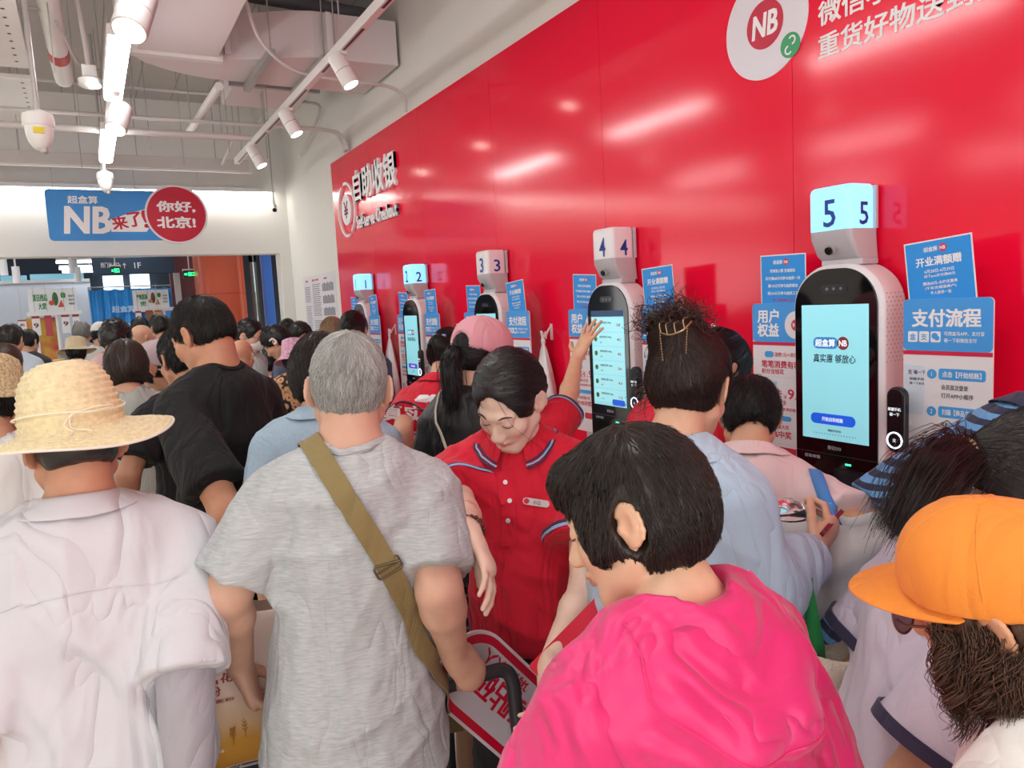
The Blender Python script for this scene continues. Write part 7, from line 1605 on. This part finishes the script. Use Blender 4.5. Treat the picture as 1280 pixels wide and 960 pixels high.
t2 = empty('supermarket_trolley', (p[0]+.02, p[1]+.06, 0), -R_(8), 'wire supermarket trolley under the flour sack, mostly below the frame', 'trolley')
zt = p[2]-.004; b = MB()
for x in np.linspace(-.2, .2, 9): b.tube([(x, -.12, zt-.006), (x, .3, zt-.006)], .003, 6)
for y in np.linspace(-.12, .3, 8): b.tube([(-.2, y, zt-.009), (.2, y, zt-.009)], .003, 6)
for y in (-.12, .3): 
    for x in np.linspace(-.2, .2, 9): b.tube([(x, y, zt-.012), (x*.9, y, zt-.30)], .0025, 5)
    b.tube([(-.2, y, zt-.008), (.2, y, zt-.008)], .006, 8); b.tube([(-.18, y, zt-.30), (.18, y, zt-.30)], .005, 8)
b.build('wire_basket', GREY, t2)
b = MB(); [b.tube([(x, y, zt-.3), (x, y, .07)], .011, 8) for x in (-.17, .17) for y in (-.1, .28)]; b.build('frame', GREY, t2)
for x in (-.17, .17):
    for y in (-.1, .28): MB().tube([(x-.012, y, .05), (x+.012, y, .05)], .05, 18).build('wheel', DGREY, t2, True)
# phone held by the woman in light blue
A = WBLUE.arms[1]; pw = at(1041, 652, 1.605); ax = N3(at(1052, 640, 1.65)-at(1028, 668, 1.57)); vw = N3(np.array([0, 0, EYE])-pw); nx = N3(np.cross(ax, vw)); nz = np.cross(nx, ax)
t = empty('smartphone', pw, 0, 'dark red smartphone held up in the hand of the woman in light blue', 'phone')
V = [ax*a+nx*c+nz*b_ for c in (-.0045, .0045) for a, b_ in rrect(-.075, -.05, .038, .018, .009)]; k = len(V)//2; mesh_obj('body', V, [tuple(range(k-1, -1, -1)), tuple(range(k, 2*k))]+[(i, (i+1) % k, (i+1) % k+k, i+k) for i in range(k)], mat('phone_red', '#7e2433', .3), t)
V = [ax*a+nx*.0047+nz*b_ for a, b_ in rrect(-.071, -.046, .034, .014, .006)]; mesh_obj('screen', V, [tuple(range(len(V)))], BLACK, t)
# white tote on a blue strap, worn by the man in pale pink
M_ = PINKMAN; TOTE = mat('tote_white', '#f1efec', .6, bump=.2, bscale=25); p = at(1046, 800, 1.68); t = empty('tote_bag', p, -R_(50), 'white tote bag on a blue shoulder strap hanging behind the man in pale pink', 'bag', 'tote bags in the queue')
V, F = pillow(.26, .28, .09, 24, 12, .012, 6, top=.25); mesh_obj('bag_body', V, F, TOTE, t, True)
Lettering().put('盒', .085, .17, .02, .02, y=-.045).put('品', .11, .172, .016, .016, y=-.042).build('blue_lettering', PILL, t)
cr = lambda P_: (np.array(Matrix.Rotation(R_(50), 3, 'Z')) @ (np.array(P_)-p))
top_l, top_r = at(1022, 640, 1.70), at(1042, 640, 1.66)
BS = cloth('strap_blue', '#4a8fdc', .7, fold=0.)
SP = np.array(arc([M_.hit(x, y) for x, y in ((1038, 636), (1030, 616), (1020, 594), (1010, 570))]+[M_.T((.115, .06, 1.40))], 8)); SP = M_.C.snap(SP, .007, 4)
for _ in range(14): SP[1:-1] = (SP[:-2]+2*SP[1:-1]+SP[2:])/4
SG = M_.C.grad(SP)
for _ in range(20): SG[1:-1] = (SG[:-2]+2*SG[1:-1]+SG[2:])/4
Pm = [M_.base+M_.Rw @ (M_.sc*q_) for q_ in SP]; Nm = [M_.Rw @ q_ for q_ in SG]
V, F = ribbon([cr(q_) for q_ in Pm], [cr(q_+p) for q_ in Nm], .030, .003); mesh_obj('strap', V, F, BS, t, True)
V, F = ribbon([cr(Pm[0]), cr((Pm[0]+p+np.array([0, 0, .28]))/2), cr(p+[0, 0, .26])], [cr(Nm[0]+p)]*3, .030, .003); mesh_obj('strap_end', V, F, BS, t, True)
# beige tote with a green strap on the forearm of the woman in light blue
p = at(1016, 965, 1.42); t = empty('tote_bag', p, -R_(30), 'beige canvas bag on a bright green strap hanging from the light blue sleeve', 'bag', 'tote bags in the queue')
V, F = pillow(.24, .24, .08, 20, 15, .008, 6, top=.25); mesh_obj('bag_body', V, F, mat('tote_beige', '#e6d9c4', .7, bump=.3, bscale=200), t, True)
GS = cloth('strap_green', '#1f9a4c', .7); a0 = at(1011, 735, 1.43)-p; a1 = at(1019, 808, 1.41)-p; cg = lambda v: np.array(Matrix.Rotation(R_(30), 3, 'Z')) @ v
V, F = ribbon([cg(a0+[0, 0, .02]), cg(a0), cg((a0+a1)/2), cg(a1), cg(a1-[0, 0, .03])], [np.array([0, -1., 0])]*5, [.014, .016, .026, .034, .036], .002); mesh_obj('strap', V, F, GS, t, True)
Lettering().prism(rrect(-.02, .19, .02, .225, .003), -.0445, -.043).build('stitch_patch', mat('stitch_grey', '#b9b7ae', .7), t)
# clear cup of dark fruit held at her side
p = at(986, 686, 1.72); t = empty('fruit_cup', p, 0, 'clear plastic cup of dark red fruit beside the light blue sleeve', 'cup')
CL = mat('clear_plastic', '#ffffff', .08, trans=.95, spec=.4)
MB().lathe([(.028, 0), (.038, .075), (.0395, .076)], 28).build('cup', CL, t, True); MB().lathe([(.0395, .077), (.038, .09), (.028, .108), (.012, .116)], 28).build('dome_lid', CL, t, True)
for k in range(9): 
    a = k*2.4; S_ = MB().lathe([(.001, -.012), (.009, -.008), (.0125, 0), (.009, .008), (.001, .012)], 12, (.016*math.cos(a)*(k % 3)/1.4, .016*math.sin(a)*(k % 3)/1.4, .014+.0065*k)); S_.build('berry', mat('berry_red', '#6a1f2c', .3), t, True)
